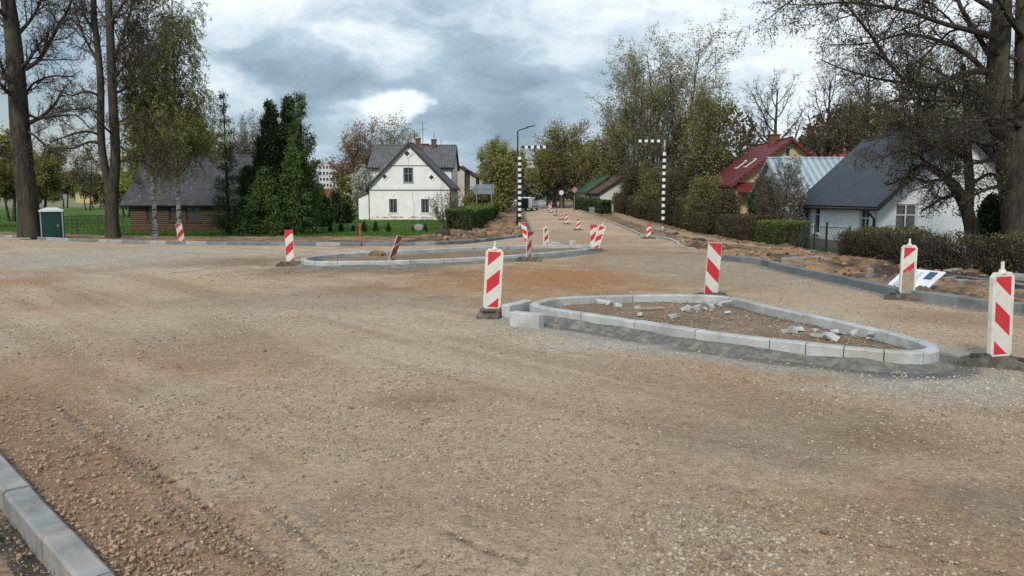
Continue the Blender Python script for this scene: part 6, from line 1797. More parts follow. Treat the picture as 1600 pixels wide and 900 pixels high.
def treeline(name, label, pts, hlo, hhi, num, seed, lm, size=0.9):
    rng = np.random.default_rng(seed)
    a = np.array(pts, float)
    seg = np.hypot(*np.diff(a, axis=0).T); s = np.concatenate([[0], np.cumsum(seg)])
    nb = int(s[-1] / 5.0); t = np.sort(rng.uniform(0, s[-1], nb))
    cx, cy = np.interp(t, s, a[:, 0]), np.interp(t, s, a[:, 1]) + rng.normal(0, 8, nb)
    hh = rng.uniform(hlo, hhi, nb)
    k = rng.integers(0, nb, num); u = unit(rng.normal(0, 1, (num, 3))) * rng.uniform(.5, 1, (num, 1)) ** .5
    c = np.stack([cx[k] + u[:, 0] * hh[k] * .42, cy[k] + u[:, 1] * hh[k] * .42, g(cx[k], cy[k]) + hh[k] * (.52 + .48 * u[:, 2])], 1)
    T = unit(rng.normal(0, 1, (num, 3))); Bn = unit(np.cross(T, rng.normal(0, 1, (num, 3)))); sz = size * rng.uniform(.5, 1.3, num)[:, None]
    V = np.stack([c - T * sz, c + Bn * sz * .7, c + T * sz, c - Bn * sz * .7], 1)
    v = np.clip(0.5 * rng.uniform(0, 1, nb)[k] + 0.5 * rng.uniform(0, 1, num), 0, 1)
    o = np_mesh(name, V.reshape(-1, 3), [np.arange(num * 4).reshape(-1, 4)], [M[lm]], var=np.repeat(v, 4))
    tag(o, label, 'trees', kind='stuff')


M['far_grey'] = leaf_mat('far_blue_green', (0.10, 0.13, 0.13), (0.17, 0.20, 0.17), 0.2)
treeline('treeline', 'grey green wood along the far edge of the fields', [(-700, 420), (-300, 430), (-120, 440), (200, 460), (500, 430), (800, 380)], 9, 15, 60000, 181, 'far_grey', 1.5)
treeline('scrub', 'brownish scrub beyond the orchard', [(-220, 130), (-90, 150), (-60, 160), (-40, 180)], 2.5, 5, 26000, 182, 'haze_tree', .35)
treeline('woods', 'yellowish trees closing the end of the street', [(-60, 240), (-20, 260), (-2, 300), (20, 270), (60, 230), (100, 190)], 7, 12, 50000, 183, 'haze_tree', .6)
treeline('wooded_gardens', 'brown budding trees beyond the houses on the right', [(24, 100), (40, 95), (62, 80), (80, 60)], 8, 14, 50000, 184, 'leaf_brown', .28)


# ------------------------------------------------------------------ hedges
def hedge(name, label, pts, width, hgt, num, lm, seed, size=0.07, mstem='twig', group=None, top_ragged=0.08, stems=300, gap=0.0):
    """leafy box-shaped hedge along the ground line pts"""
    rng = np.random.default_rng(seed)
    a = np.array(pts, float); base = Vector((a[0][0], a[0][1], gz(*a[0])))
    root = empty(name, base, label, 'hedge', 0, group)
    seg = np.hypot(*np.diff(a, axis=0).T); s = np.concatenate([[0], np.cumsum(seg)])

    def frame(t):
        x, y = np.interp(t, s, a[:, 0]), np.interp(t, s, a[:, 1]); i = np.clip(np.searchsorted(s, t) - 1, 0, len(seg) - 1)
        d = (a[i + 1] - a[i]) / seg[i][:, None]; return x, y, -d[:, 1], d[:, 0]
    t = rng.uniform(0, s[-1], num); x, y, nx, ny = frame(t)
    # most leaves near the faces
    w = width * (0.5 + 0.12 * (fbm(t * 1.5, t * 0, seed, 3) - .5)); hh = hgt * (1 + 2 * top_ragged * (fbm(t * 2.0, t * 0 + 3, seed + 1, 3) - .5))
    face = rng.uniform(0, 1, num)
    u = np.where(face < .62, np.sign(rng.uniform(-1, 1, num)) * (1 - np.abs(rng.normal(0, .12, num))), rng.uniform(-1, 1, num))
    v = np.where(face < .62, rng.uniform(0, 1, num), np.where(face < .85, 1 - np.abs(rng.normal(0, .05, num)), rng.uniform(0, 1, num)))
    keep = fbm(t * 4, v * 5 + u * 2, seed + 7, 3) > gap
    t, x, y, nx, ny, w, hh, u, v = [q[keep] for q in (t, x, y, nx, ny, w, hh, u, v)]; num = len(t)
    c = np.stack([x + nx * u * w - base.x, y + ny * u * w - base.y, g(x, y) - base.z + v * hh], 1) + rng.normal(0, .03, (num, 3))
    T = unit(rng.normal(0, 1, (num, 3))); Bn = unit(np.cross(T, rng.normal(0, 1, (num, 3)))); sz = size * rng.uniform(.6, 1.3, num)[:, None]
    V = np.stack([c - T * sz * .7, c + Bn * sz * .5, c + T * sz * .7, c - Bn * sz * .5], 1)
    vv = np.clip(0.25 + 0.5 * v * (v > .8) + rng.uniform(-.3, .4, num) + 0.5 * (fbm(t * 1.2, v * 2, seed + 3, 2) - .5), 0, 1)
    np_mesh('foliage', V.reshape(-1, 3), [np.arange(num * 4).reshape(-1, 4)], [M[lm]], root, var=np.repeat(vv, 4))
    ns = stems; t = rng.uniform(0, s[-1], ns); x, y, nx, ny = frame(t); uu = rng.uniform(-.7, .7, ns)
    P0 = np.zeros((ns, 5, 3)); P0[:, 0] = np.stack([x + nx * uu * width * .4 - base.x, y + ny * uu * width * .4 - base.y, g(x, y) - base.z - .02], 1)
    d = unit(np.stack([rng.normal(0, .2, ns), rng.normal(0, .2, ns), np.ones(ns)], 1))
    for j in range(1, 5):
        d = unit(d + rng.normal(0, .12, (ns, 3))); P0[:, j] = P0[:, j - 1] + d * (hgt * .97 / 4 * rng.uniform(.85, 1.08, ns))[:, None]
    R0 = np.linspace(0.014, 0.006, 5)[None] * np.ones((ns, 1))
    P1, R1 = grow(rng, P0, R0, 7, 4, .1, 1, .6, .35, .7, .2, .05)
    V0, Q0 = tubes(P0, R0, 4); V1, Q1 = tubes(P1, np.maximum(R1, .004), 3)
    np_mesh('branches', np.concatenate([V0, V1]), [Q0, Q1 + len(V0)], [M[mstem]], root)
    return root


hedge('hedge', 'leafy hedge with a green top running back beside the orange dug soil', [tuple(at_ground(716, 54)[:2]), tuple(at_ground(748, 70)[:2]), tuple(at_ground(764, 94)[:2])], 1.9, 1.6, 60000, 'leaf_hedge', 201, 0.10, stems=500)
hedge('hedge', 'bare brown hedge below the yellow house', [tuple(gnd(1090, 364)[:2]), tuple(gnd(1130, 370)[:2]), tuple(gnd(1197, 381)[:2])], 1.1, 1.6, 46000, 'leaf_deadhedge', 202, 0.06, stems=900)
hedge('hedge', 'clipped green hedge block next to the green fence', [tuple(gnd(1197, 381.5)[:2]), tuple(gnd(1246, 389)[:2])], 1.2, 1.35, 36000, 'leaf_hedge', 203, 0.05, stems=300, top_ragged=.04)
hedge('hedge', 'higher bare hedge at the foot of the thicket', [tuple(gnd(966, 331)[:2]), tuple(gnd(1005, 341.5)[:2]), tuple(gnd(1045, 350)[:2]), tuple(gnd(1080, 359)[:2]), tuple(gnd(1105, 365)[:2])], 1.4, 2.3, 50000, 'leaf_deadhedge', 204, 0.09, stems=900, top_ragged=.3)
hg0 = gnd(1322, 404)
hedge('hedge', 'dark bare hedge behind the fallen information board', [(hg0.x, hg0.y), tuple(gnd(1450, 427)[:2]), tuple(gnd(1600, 441)[:2]), tuple(gnd(1800, 458)[:2])], 0.7, 1.05, 30000, 'leaf_darkolive', 205, 0.04, mstem='twigdark', stems=1100, top_ragged=.2, gap=0.5)
hedge('hedge', 'dark clipped hedge before the green roofed house', [tuple(at_ground(902, 112)[:2]), tuple(at_ground(948, 96)[:2])], 1.2, 1.7, 16000, 'leaf_dark', 206, 0.16, stems=200)


# ------------------------------------------------------------------ fences
def green_fence():
    a, b = gnd(1252, 392), gnd(1326, 403)
    root = empty('garden_fence', a, 'dark green metal garden fence and gate in front of the cottage', 'fence')
    d = (b - a); L = math.hypot(d.x, d.y); ux, uy = d.x / L, d.y / L

    def at(t, z): return (ux * t, uy * t, gz(a.x + ux * t, a.y + uy * t) - a.z + z)
    fr = [0.0, L * .30, L * .56, L]
    for i, t in enumerate(fr):
        MB().tube([at(t, -0.1), at(t, 1.35 if i == 2 else 1.25)], 0.045 if i == 2 else 0.03, 8).build('post', M['fence_green'], root)
    mb = MB()
    for i, (t0, t1) in enumerate(zip(fr[:-1], fr[1:])):
        for z in (0.15, 1.15): mb.tube([at(t0, z), at(t1, z)], 0.018, 6)
        n = max(3, int((t1 - t0) / 0.14))
        for k in range(1, n):
            t = t0 + (t1 - t0) * k / n
            if i < 2: mb.tube([at(t, .15), at(t, 1.15)], 0.007, 4)
    mb.build('rails', M['fence_green'], root)
    mg = MB(); t0, t1 = fr[2] + 0.06, fr[3] - .06; n = 7
    for k in range(n):
        c = t0 + (t1 - t0) * (k + .5) / n; w = (t1 - t0) / n * .5
        pts = [at(c + w * math.sin(q * 1.57), .15 + q / 8 * 1.0) for q in range(9)]; mg.tube(pts, 0.008, 4)
        pts = [at(c - w * math.sin(q * 1.57), .15 + q / 8 * 1.0) for q in range(9)]; mg.tube(pts, 0.008, 4)
    mg.build('gate_lattice', M['fence_green'], root)


green_fence()


def field_fence():
    pts = [at_ground(p, 47 + q) for p, q in ((96, 0), (117, 1), (150, 2), (190, 3))]
    root = empty('wire_fence', pts[0], 'low wire fence with thin posts crossing the left lawn', 'fence')
    for p in pts: MB().tube([p - pts[0] - Vector((0, 0, .1)), p - pts[0] + Vector((0.02, 0, 1.25))], 0.04, 6).build('post', M['fence_wood'], root)
    mb = MB()
    for z in (0.55, 0.95): mb.tube([p - pts[0] + Vector((0, 0, z)) for p in pts], 0.012, 4)
    mb.build('wires', M['fence_wood'], root)


field_fence()


# ------------------------------------------------------------------ portable toilet
def toilet():
    Y = 40.0
    b = at_ground(80, Y, 0.03); w = span(29, Y); h = (368 - 331) / FOC * Y
    # the cabin stands beyond the kerb, partly sunk behind it
    root = empty('portable_toilet', b, 'dark green portable toilet with a white roof beside the thick trunk', 'portable toilet', R(27))
    h = 1.42
    MB().box((0, 0, h / 2), (w, w, h), bev=0.02).build('cabin', M['wc_green'], root)
    mb = MB()
    for sx in (-1, 1):
        for sy in (-1, 1): mb.box((sx * (w / 2), sy * (w / 2), h / 2), (0.05, 0.05, h + .02))
    mb.build('corner_strips', M['galv'], root)
    mb = MB(); mb.box((0, 0, h + 0.05), (w + .12, w + .12, 0.09)); mb.box((0, 0, h + 0.155), (w + .08, w + .08, 0.12), taper=.45); mb.build('cap', M['wc_roof'], root)
    d = MB(); d.box((0.02, -w / 2 - 0.012, h * .47), (w * .72, 0.02, h * .88), bev=0.0); dr = d.build('door', M['wc_green'], root)
    MB().box((w * .28, -w / 2 - .035, h * .5), (0.04, 0.03, .14)).build('handle', M['galv'], dr)
    mb = MB()
    for k in range(3): mb.box((-w * .28 + k * w * .28, -w / 2 - 0.03, h - .10), (w * .18, 0.02, .05))
    mb.build('vents', M['darktrim'], root)


toilet()


# ------------------------------------------------------------------ vehicles
def van(px, Y, rz, label, L=4.4, W=1.8, H=1.85, opend=True, name='parked_van', cat='van'):
    b = at_ground(px, Y, 0.0)
    root = empty(name, b, label, cat, rz)
    hl = L / 2
    # side outline, nose towards +x
    out = [(-hl, .35), (-hl, 1.0), (-hl + .10, H - .12), (-hl + .3, H), (0.35, H), (0.75, H - .08), (1.35, 1.12), (hl - .25, .92), (hl - .02, .68), (hl, .35), (hl - .4, .28), (-hl + .2, .28)]
    secs = [(-W / 2, .88), (-W / 2 + .0, 1.0), (W / 2, 1.0)]
    mb = MB()
    V = []
    for s, k in ((-1, 1.0), (1, 1.0)):
        V.append([(x, s * (W / 2 - (0.14 * max(0, z - 1.0) / (H - 1.0))), z) for x, z in out])
    n = len(out); b0 = 0
    mb.v = V[0] + V[1]
    mb.f = [list(range(n)), [n + i for i in range(n - 1, -1, -1)]] + [[i, n + i, n + (i + 1) % n, (i + 1) % n] for i in range(n)]
    mb.m = [0] * len(mb.f)
    body = mb.build('body', M['van_white'], root)
    mod = body.modifiers.new('bevel', 'BEVEL'); mod.width = 0.05; mod.segments = 2
    for s in (-1, 1):
        f = lambda x, z: (x, s * (W / 2 - (0.14 * max(0, z - 1.0) / (H - 1.0)) + 0.012), z)
        MB().poly([f(.62, 1.1), f(1.18, 1.12), f(.78, H - .2), f(.62, H - .2)]).build('side_window', M['carglass'], root)
        MB().poly([f(-.25, 1.1), f(.55, 1.1), f(.55, H - .2), f(-.25, H - .2)]).build('side_window', M['carglass'], root)
        MB().box((.05, s * (W / 2 + .012), .55), (3.0 * L / 4.4, .03, .10)).build('sill_strip', M['darktrim'], root)
        for xx in (-hl + .8, hl - .8):
            wo = MB().tube([(xx, s * (W / 2 - .20), .32), (xx, s * (W / 2 + .015), .32)], .32, 20).build('wheel', M['tyre'], root)
            MB().tube([(xx, s * (W / 2 + .01), .32), (xx, s * (W / 2 + .03), .32)], .2, 16).build('rim', M['alu'], wo)
        MB().box((hl - .18, s * (W / 2 - .25), .78), (.22, .3, .16)).build('headlight', M['sign_white'], root)
        MB().box((-hl - .005, s * (W / 2 - .1), 1.0), (.04, .12, .5)).build('tail_light', M['redlens'], root)
    MB().poly([(1.36, -W / 2 + .18, 1.15), (1.36, W / 2 - .18, 1.15), (.79, W / 2 - .26, H - .1), (.79, -W / 2 + .26, H - .1)]).build('windscreen', M['carglass'], root)
    if opend:
        MB().box((-hl - .02, 0, 1.08), (.05, W - .35, H - .62)).build('cargo_opening', M['darktrim'], root)  # dark plate in place of the shaded load space
        for s in (-1, 1):
            MB().box((-hl - .30, s * (W / 2 - .02), 1.05), (.62, .05, H - .6), rot=Matrix.Rotation(s * .5, 3, 'Z')).build('rear_door', M['van_white'], root)
    else:
        MB().box((-hl - .01, 0, 1.35), (.05, W - .5, .45)).build('rear_window', M['carglass'], root)
    MB().box((-hl - .02, 0, .42), (.12, W - .1, .18)).build('bumper', M['darktrim'], root)
    return root


van(826, 108, R(74), 'white van with its rear doors open at the left edge of the road')
van(805, 190, R(95), 'small white car parked far off beyond the van', L=4.2, H=1.5, opend=False, name='parked_car', cat='car')
van(788, 175, R(80), 'pale car parked far off on the left behind the shrub', L=4.2, H=1.5, opend=False, name='parked_car', cat='car')


# ------------------------------------------------------------------ worker
def worker(px, Y, label):
    b = at_ground(px, Y)
    root = empty('person', b, label, 'person', R(20))
    J = {'pelvis': (0, 0, .82, .15), 'spine': (.22, 0, 1.0, .145), 'chest': (.42, 0, 1.10, .16), 'neck': (.58, 0, 1.12, .06), 'head': (.70, 0, 1.10, .10), 'top': (.80, 0, 1.10, .075)}
    for s in (-1, 1):
        k = 'l' if s < 0 else 'r'
        J['hip' + k] = (0, s * .10, .78, .10); J['knee' + k] = (.10, s * .14, .45, .065); J['ank' + k] = (-.04, s * .15, .10, .045); J['toe' + k] = (.14, s * .17, .04, .04)
        J['sh' + k] = (.46, s * .20, 1.06, .06); J['el' + k] = (.55, s * .24, .80, .042); J['wr' + k] = (.68, s * .14, .58, .03); J['hd' + k] = (.72, s * .12, .50, .035)
    E = [('pelvis', 'spine'), ('spine', 'chest'), ('chest', 'neck'), ('neck', 'head'), ('head', 'top')]
    for k in 'lr': E += [('pelvis', 'hip' + k), ('hip' + k, 'knee' + k), ('knee' + k, 'ank' + k), ('ank' + k, 'toe' + k), ('chest', 'sh' + k), ('sh' + k, 'el' + k), ('el' + k, 'wr' + k), ('wr' + k, 'hd' + k)]

    def skin(name, keys, mt, grow_=1.0, root_key=None):
        ks = [k for k in J if k in keys]; ix = {k: i for i, k in enumerate(ks)}
        me = bpy.data.meshes.new(name); me.from_pydata([J[k][:3] for k in ks], [(ix[a], ix[c]) for a, c in E if a in ix and c in ix], [])
        me.materials.append(mt); o = bpy.data.objects.new(name, me); COL.objects.link(o); o.parent = root
        o.modifiers.new('skin', 'SKIN'); sv = me.skin_vertices[0].data
        for k in ks: sv[ix[k]].radius = (J[k][3] * grow_,) * 2
        sv[ix[root_key or ks[0]]].use_root = True
        m2 = o.modifiers.new('sub', 'SUBSURF'); m2.levels = 1; m2.render_levels = 1
        return o
    skin('body', list(J), M['skin'])
    skin('jacket', ['pelvis', 'spine', 'chest', 'shl', 'shr', 'ell', 'elr', 'wrl', 'wrr'], M['hivis'], 1.15)
    skin('trousers', ['pelvis', 'hipl', 'hipr', 'kneel', 'kneer', 'ankl', 'ankr', 'toel', 'toer'], M['trousers'], 1.16)
    mb = MB(); mb.tube([(.70, 0, 1.13), (.76, 0, 1.20), (.80, 0, 1.22)], [.115, .10, .04], 10); mb.build('hair', M['hair'], root, True)


worker(769, 92, 'worker in a yellow hi-vis jacket bending down at the hedge end')

# ------------------------------------------------------------------ signs and small things
def road_signs():
    p = at_ground(877, 112)
    r = empty('road_sign', p, 'round white road sign on a post before the big round tree', 'road sign')
    MB().tube([(0, 0, 0), (0, 0, 2.3)], .035, 8).build('post', M['galv'], r)
    zc = PT(877, 301, 112).z - p.z
    MB().tube([(0, -.05, zc), (0, -.075, zc)], .33, 24).build('sign_face', M['sign_white'], r)
    mb = MB(); mb.tube([(0, -.078, zc), (0, -.082, zc)], .09, 12); mb.build('symbol', M['print_grey'], r)
    p = at_ground(897.5, 100)
    r = empty('road_sign', p, 'faded pink diamond shaped sign on a post by the right pavement', 'road sign')
    MB().tube([(0, 0, 0), (0, 0, 2.3)], .035, 8).build('post', M['galv'], r)
    zc = PT(897, 297, 100).z - p.z
    MB().prism([(-.42, -.04, zc), (0, -.04, zc - .40), (.42, -.04, zc), (0, -.04, zc + .45)], (0, -.03, 0)).build('sign_face', M['sign_pink'], r)
    # big sign seen from behind, beyond the hedge
    Y = 82; x0, z0 = XZ(741, 303, Y); x1, z1 = XZ(772, 288, Y); zg = gz(x0, Y)
    r = empty('direction_sign', (x0, Y, zg), 'large blue grey direction sign seen from behind over the hedge', 'road sign')
    MB().box(((x1 - x0) / 2, 0, (z0 + z1) / 2 - zg), (x1 - x0, .04, z1 - z0)).build('sign_face', M['sign_steel'], r)
    mb = MB()
    for x in (.25, x1 - x0 - .25): mb.tube([(x, -.08, 0), (x, -.08, z1 - zg)], .05, 8)
    mb.box(((x1 - x0) / 2, -.04, (z0 + z1) / 2 - zg), (x1 - x0, .03, .06)); mb.build('post', M['sign_steel'], r)


road_signs()


def info_board():
    # white board lying tilted on the spoil behind the right kerb
    P = [(1384, 447), (1418, 418), (1478, 425), (1447, 453.5)]
    zs = (0.10, 0.44, 0.44, 0.08)
    q = []
    for (px, py), z in zip(P, zs):
        r = ray(px, py); t = (z - CAM.z + 0.0) / r.z; q.append(CAM + r * t)
    # make it one flat rectangle-ish plane: fit by origin + two edges
    o = q[0]; ex = (q[3] - q[0] + q[2] - q[1]) / 2; ey = (q[1] - q[0] + q[2] - q[3]) / 2
    root = empty('information_board', o, 'white information board with blue rectangle lying tilted behind the right kerb', 'information board')
    n = ex.cross(ey).normalized(); n = n if n.z > 0 else -n

    def T(u, v, d=0): return ex * u + ey * v + n * d
    MB().prism([T(0, 0), T(1, 0), T(1, 1), T(0, 1)], n * -0.02).build('board', M['sign_white'], root)
    MB().poly([T(.66, .55, .003), T(.86, .55, .003), T(.86, .93, .003), T(.66, .93, .003)]).build('blue_panel', M['sign_blue'], root)
    mb = MB(); rr = random.Random(3)
    for i in range(7):
        u = .12 + i * .055 if i < 5 else .46 + (i - 5) * .05
        v = .12
        while v < .88:
            w = rr.uniform(.03, .11)
            mb.poly([T(u, v, .003), T(u + .022, v, .003), T(u + .022, min(v + w, .9), .003), T(u, min(v + w, .9), .003)]); v += w + .02
    mb.build('printed_text', M['print_grey'], root)
    mb = MB()
    for v in (.12, .19): mb.poly([T(.88, v, .003), T(.93, v, .003), T(.93, v + .05, .003), T(.88, v + .05, .003)])
    mb.build('printed_emblem', M['print_dark'], root)


info_board()

# clods, slabs and loose pavers behind the right kerb
ICO = None


def ico(sub):
    bm = bmesh.new(); bmesh.ops.create_icosphere(bm, subdivisions=sub, radius=1.0)
    v = np.array([x.co[:] for x in bm.verts]); f = np.array([[q.index for q in p.verts] for p in bm.faces]); bm.free(); return v, f


I2 = ico(3); I1 = ico(1); I0 = ico(2)


def clod(px, py, size, m, label, seed, group, flat=.6, dz=0.02, ang=0.5, name='clay_clod', cat='clod'):
    p = gnd(px, py); v, f = I2
    n = fbm(v[:, 0] * 1.6 + seed, v[:, 1] * 1.6 + v[:, 2] * 1.3, seed, 4); n2 = fbm(v[:, 0] * 5 + seed, v[:, 2] * 5 + v[:, 1] * 4, seed + 3, 3)
    d = (0.62 + 0.75 * n + .28 * (n2 - .5))[:, None]
    V = v * d; V = np.sign(V) * np.abs(V) ** ang if ang != 0.5 else V
    V = V * np.array([size[0], size[1], size[2]])
    o = np_mesh(name, V, [f], [m], smooth=False)
    o.location = (p.x, p.y, p.z + dz + size[2] * .25); o.rotation_euler = (0, 0, seed)
    return tag(o, label, cat, group)


gcl = 'broken clay lumps on the spoil behind the right kerb'
clod(1332, 418, (.42, .35, .24), M['clod'], 'largest orange brown lump by the end of the fence', 3, gcl)
clod(1352, 428, (.38, .30, .20), M['clod'], 'brown lump right of the largest one by the fence end', 4, gcl)
clod(1300, 418, (.34, .3, .16), M['clod'], 'flat brown lump left of the largest one', 5, gcl)
clod(1366, 420, (.5, .35, .2), M['clod'], 'orange topped lump left of the fallen board', 6, gcl)
clod(1330, 430, (.3, .25, .14), M['clod'], 'small low lump nearest the kerb below the largest one', 7, gcl)
clod(1398, 418, (.35, .3, .18), M['darkclod'], 'dark lump under the hedge behind the muddy beacon', 8, gcl)
clod(1372, 436, (.26, .2, .16), M['darkclod'], 'dark lump close to the low corner of the board', 9, gcl)
clod(1515, 436, (.36, .25, .16), M['clod'], 'orange lump between pipe and hedge left of the big beacon', 10, gcl)
clod(1592, 448, (.3, .25, .18), M['clod'], 'orange lump right of the big beacon', 11, gcl)
gsl = 'lumps of turf on the left verge'
clod(692, 371.5, (.5, .4, .42), M['darkclod'], 'dark turf lump on the left verge before the hedge', 12, gsl)
clod(716, 371, (.7, .5, .38), M['clod'], 'brown rubble heap right of the dark turf lump', 13, gsl, name='rubble_heap', cat='heap')
clod(738, 370, (.5, .4, .25), M['clod'], 'low brown clod at the edge of the orange soil', 14, gsl)
clod(654, 362, (.55, .3, .42), M['paver_grey'], 'grey stone lying on the lawn edge before the hedge', 15, None, name='boulder', cat='stone')
clod(1088, 381, (.5, .3, .2), M['darkclod'], 'dark clod on the right verge at the dropped kerb', 16, gcl)
clod(1056, 369, (.7, .3, .22), M['darkclod'], 'dark clod heap right of the right banded column', 17, gcl)


def slab(px, py, size, rz, m, label, tilt=(0, 0), dz=0.0, group=None, name='paving_slab', cat='slab'):
    p = gnd(px, py)
    o = MB().box((0, 0, size[2] / 2), size, bev=min(.012, size[2] * .2)).build(name, m)
    o.location = (p.x, p.y, p.z + .05 + dz); o.rotation_euler = (tilt[0], tilt[1], rz)
    return tag(o, label, cat, group)


slab(1270, 415, (1.5, .9, .10), R(28), M['paver_grey'], 'broad grey concrete slab lying on the verge before the fence', (R(6), 0), .03)
slab(1356, 443, (.12, .10, .28), R(20), M['paver_grey'], 'small upright concrete stub behind the kerb', (R(5), R(6)), name='concrete_stub', cat='stub')
gp = 'old pavers stacked loosely behind the right kerb'
for i, (px, py, sz, rz, m, dz, lab) in enumerate(((1480, 450, (.26, .22, .16), 10, 'paver', .02, 'pinkish paver at the low end of the pipe'), (1503, 453, (.26, .2, .14), -5, 'paver_grey', .02, 'grey paver second from the board'), (1527, 458, (.30, .24, .17), 12, 'paver', .03, 'orange topped paver just left of the big beacon'),
                                             (1547, 461, (.24, .2, .15), 20, 'paver_grey', .02, 'paver partly behind the big beacon'), (1488, 436, (.42, .2, .08), 25, 'paver_grey', .10, 'thin grey slab lying on top behind the board'), (1580, 446, (.3, .22, .1), 5, 'paver_grey', .06, 'pale slab right of the big beacon post'),
                                             (1604, 455, (.5, .4, .08), -30, 'paver_grey', .18, 'large tilted slab at the right frame edge'))):
    slab(px, py, sz, R(rz), M[m], lab, (R(random.uniform(-8, 8)), R(random.uniform(-6, 6))), dz, gp, 'paver', 'paver')
a, b_ = gnd(1470, 442), gnd(1640, 466)
o = MB().tube([Vector((0, 0, .0)), (b_ - a) * .5 + Vector((0, 0, .02)), b_ - a], .035, 10).build('pipe', M['pipe'], None, True)
o.location = a + Vector((0, 0, .17)); tag(o, 'long grey pipe lying across the pavers behind the kerb', 'pipe')

# concrete fragments in the triangular island
v, f = I1
gfr = 'broken pale concrete pieces inside the triangular island'
FR = ((941, 475, .22, .10, 'wedge shaped fragment nearest the island left corner'), (952, 477, .16, .10, 'angular fragment right against the wedge shaped one'), (966, 480, .14, .12, 'upright chip third from the left corner'), (995, 483, .15, .08, 'low chip left of the wooden lath'),
      (1000, 493, .14, .07, 'lone chip close to the front kerb stones, left half'), (1052, 496, .15, .08, 'lone chip near the middle of the front kerb'), (1070, 484, .17, .08, 'leftmost chip of the middle cluster'), (1077, 487, .12, .05, 'small chip below the middle cluster'), (1089, 483, .2, .09, 'widest chip of the middle cluster'),
      (1101, 484, .12, .07, 'small chip between the middle cluster and the big pale one'), (1112, 483, .18, .11, 'squarish chip in the middle cluster'), (1137, 477, .24, .13, 'big pale piece near the back kerb'), (1124, 479, .13, .08, 'flat chip left of the big pale piece'), (1137, 490, .12, .05, 'flat chip below the big pale piece'),
      (1225, 519, .13, .07, 'small chip at the left end of the right cluster'), (1238, 520, .17, .14, 'upright splinter left in the right cluster'), (1246, 517, .2, .10, 'leaning sliver beside the upright splinter'), (1276, 527, .2, .08, 'flat piece at the front of the right cluster'), (1299, 529, .28, .12, 'largest block of the right cluster'),
      (1300, 521, .2, .07, 'flat piece behind the largest block'), (1318, 522, .16, .08, 'chip right of the largest block'), (1335, 523, .17, .09, 'tilted sliver right of the right cluster'), (1369, 526, .20, .12, 'pale pointed piece standing alone at the right end'), (1273, 518, .12, .06, 'small chip behind the right cluster'))
for i, (px, py, s, h, lab) in enumerate(FR):
    rr = np.random.default_rng(500 + i)
    c8 = np.array([(a, b, c) for a in (-.5, .5) for b in (-.35, .35) for c in (-.5, .5)]) + rr.uniform(-.22, .22, (8, 3))
    bm = bmesh.new()
    for q in c8 * np.array([s, s * .8, h * .75]): bm.verts.new(q)
    bmesh.ops.convex_hull(bm, input=bm.verts); me = bpy.data.meshes.new('concrete_fragment'); bm.to_mesh(me); bm.free()
    me.materials.append(M['fragment']); o = bpy.data.objects.new('concrete_fragment', me); COL.objects.link(o)
    p = gnd(px, py, .11); o.location = (p.x, p.y, p.z + h * .16 + .005); o.scale = (.8, .8, .8); o.rotation_euler = (rr.uniform(-.3, .3), rr.uniform(-.3, .3), rr.uniform(0, 6))
    tag(o, lab + ' in the triangular island', 'concrete fragment', gfr)
p1, p2 = gnd(1000, 484, .13), gnd(1038, 482, .13)
o = MB().box((0, 0, 0), ((p2 - p1).length, .03, .02)).build('wooden_lath', mat('lath', (0.42, 0.34, 0.24), (0.36, 0.29, 0.2), 5)); o.location = (p1 + p2) / 2 + Vector((0, 0, .02)); o.rotation_euler = (0, R(2), math.atan2(p2.y - p1.y, p2.x - p1.x)); tag(o, 'thin wooden lath lying among rubble in the island', 'lath')
# white block and lump in the long island
for px, py, s, m, lab in ((567, 402, (.22, .16, .12), 'fragment', 'small white concrete piece in the long narrow island'), (868, 389, (.35, .2, .16), 'fragment', 'pale concrete piece near the right end of the long island'), (884, 388.5, (.25, .2, .12), 'paver_grey', 'grey piece beside the pale one near the right end of the long island'), (894, 387, (.2, .2, .2), 'fragment', 'rightmost pale piece in the long island')):
    slab(px, py, s, R(20), M[m], lab, (R(6), R(9)), .03, 'concrete pieces in the long island', 'concrete_fragment', 'concrete fragment')
clod(590, 403, (.38, .25, .16), M['clod'], 'brown soil heap inside the left half of the long island', 21, None, name='soil_heap', cat='heap')


def paver_pack():
    p = gnd(929, 333); root = empty('paver_stack', p + Vector((0, 0, .1)), 'stack of grey concrete elements on the right verge beside the kerb', 'paver stack', R(8))
    for i in range(4):
        MB().box((0, 0, .1 + i * .17), (1.25, .8, .13), bev=.01).build('concrete_course', M['sign_steel'] if i % 2 else M['kerb'], root)


paver_pack()
p = gnd(942, 322.5)
o = MB().box((0, 0, .6), (.75, .4, 1.2), bev=.02).build('utility_cabinet', M['bottle_box']); o.location = (p.x, p.y, p.z)
MB().box((0, -.21, .62), (.62, .02, 1.0)).build('door', M['bottle_box'], o); MB().box((0, 0, 1.23), (.82, .47, .06)).build('cabinet_roof', M['galv'], o)
tag(o, 'grey green utility cabinet before the dark clipped hedge', 'utility cabinet')
p = gnd(817.5, 326.5)
root = empty('traffic_cone', p, 'orange traffic cone behind the open van', 'traffic cone')
MB().box((0, 0, .02), (.4, .4, .04)).build('base', M['tyre'], root); MB().tube([(0, 0, .04), (0, 0, .75)], [.15, .03], 14).build('cone', M['stake'], root)


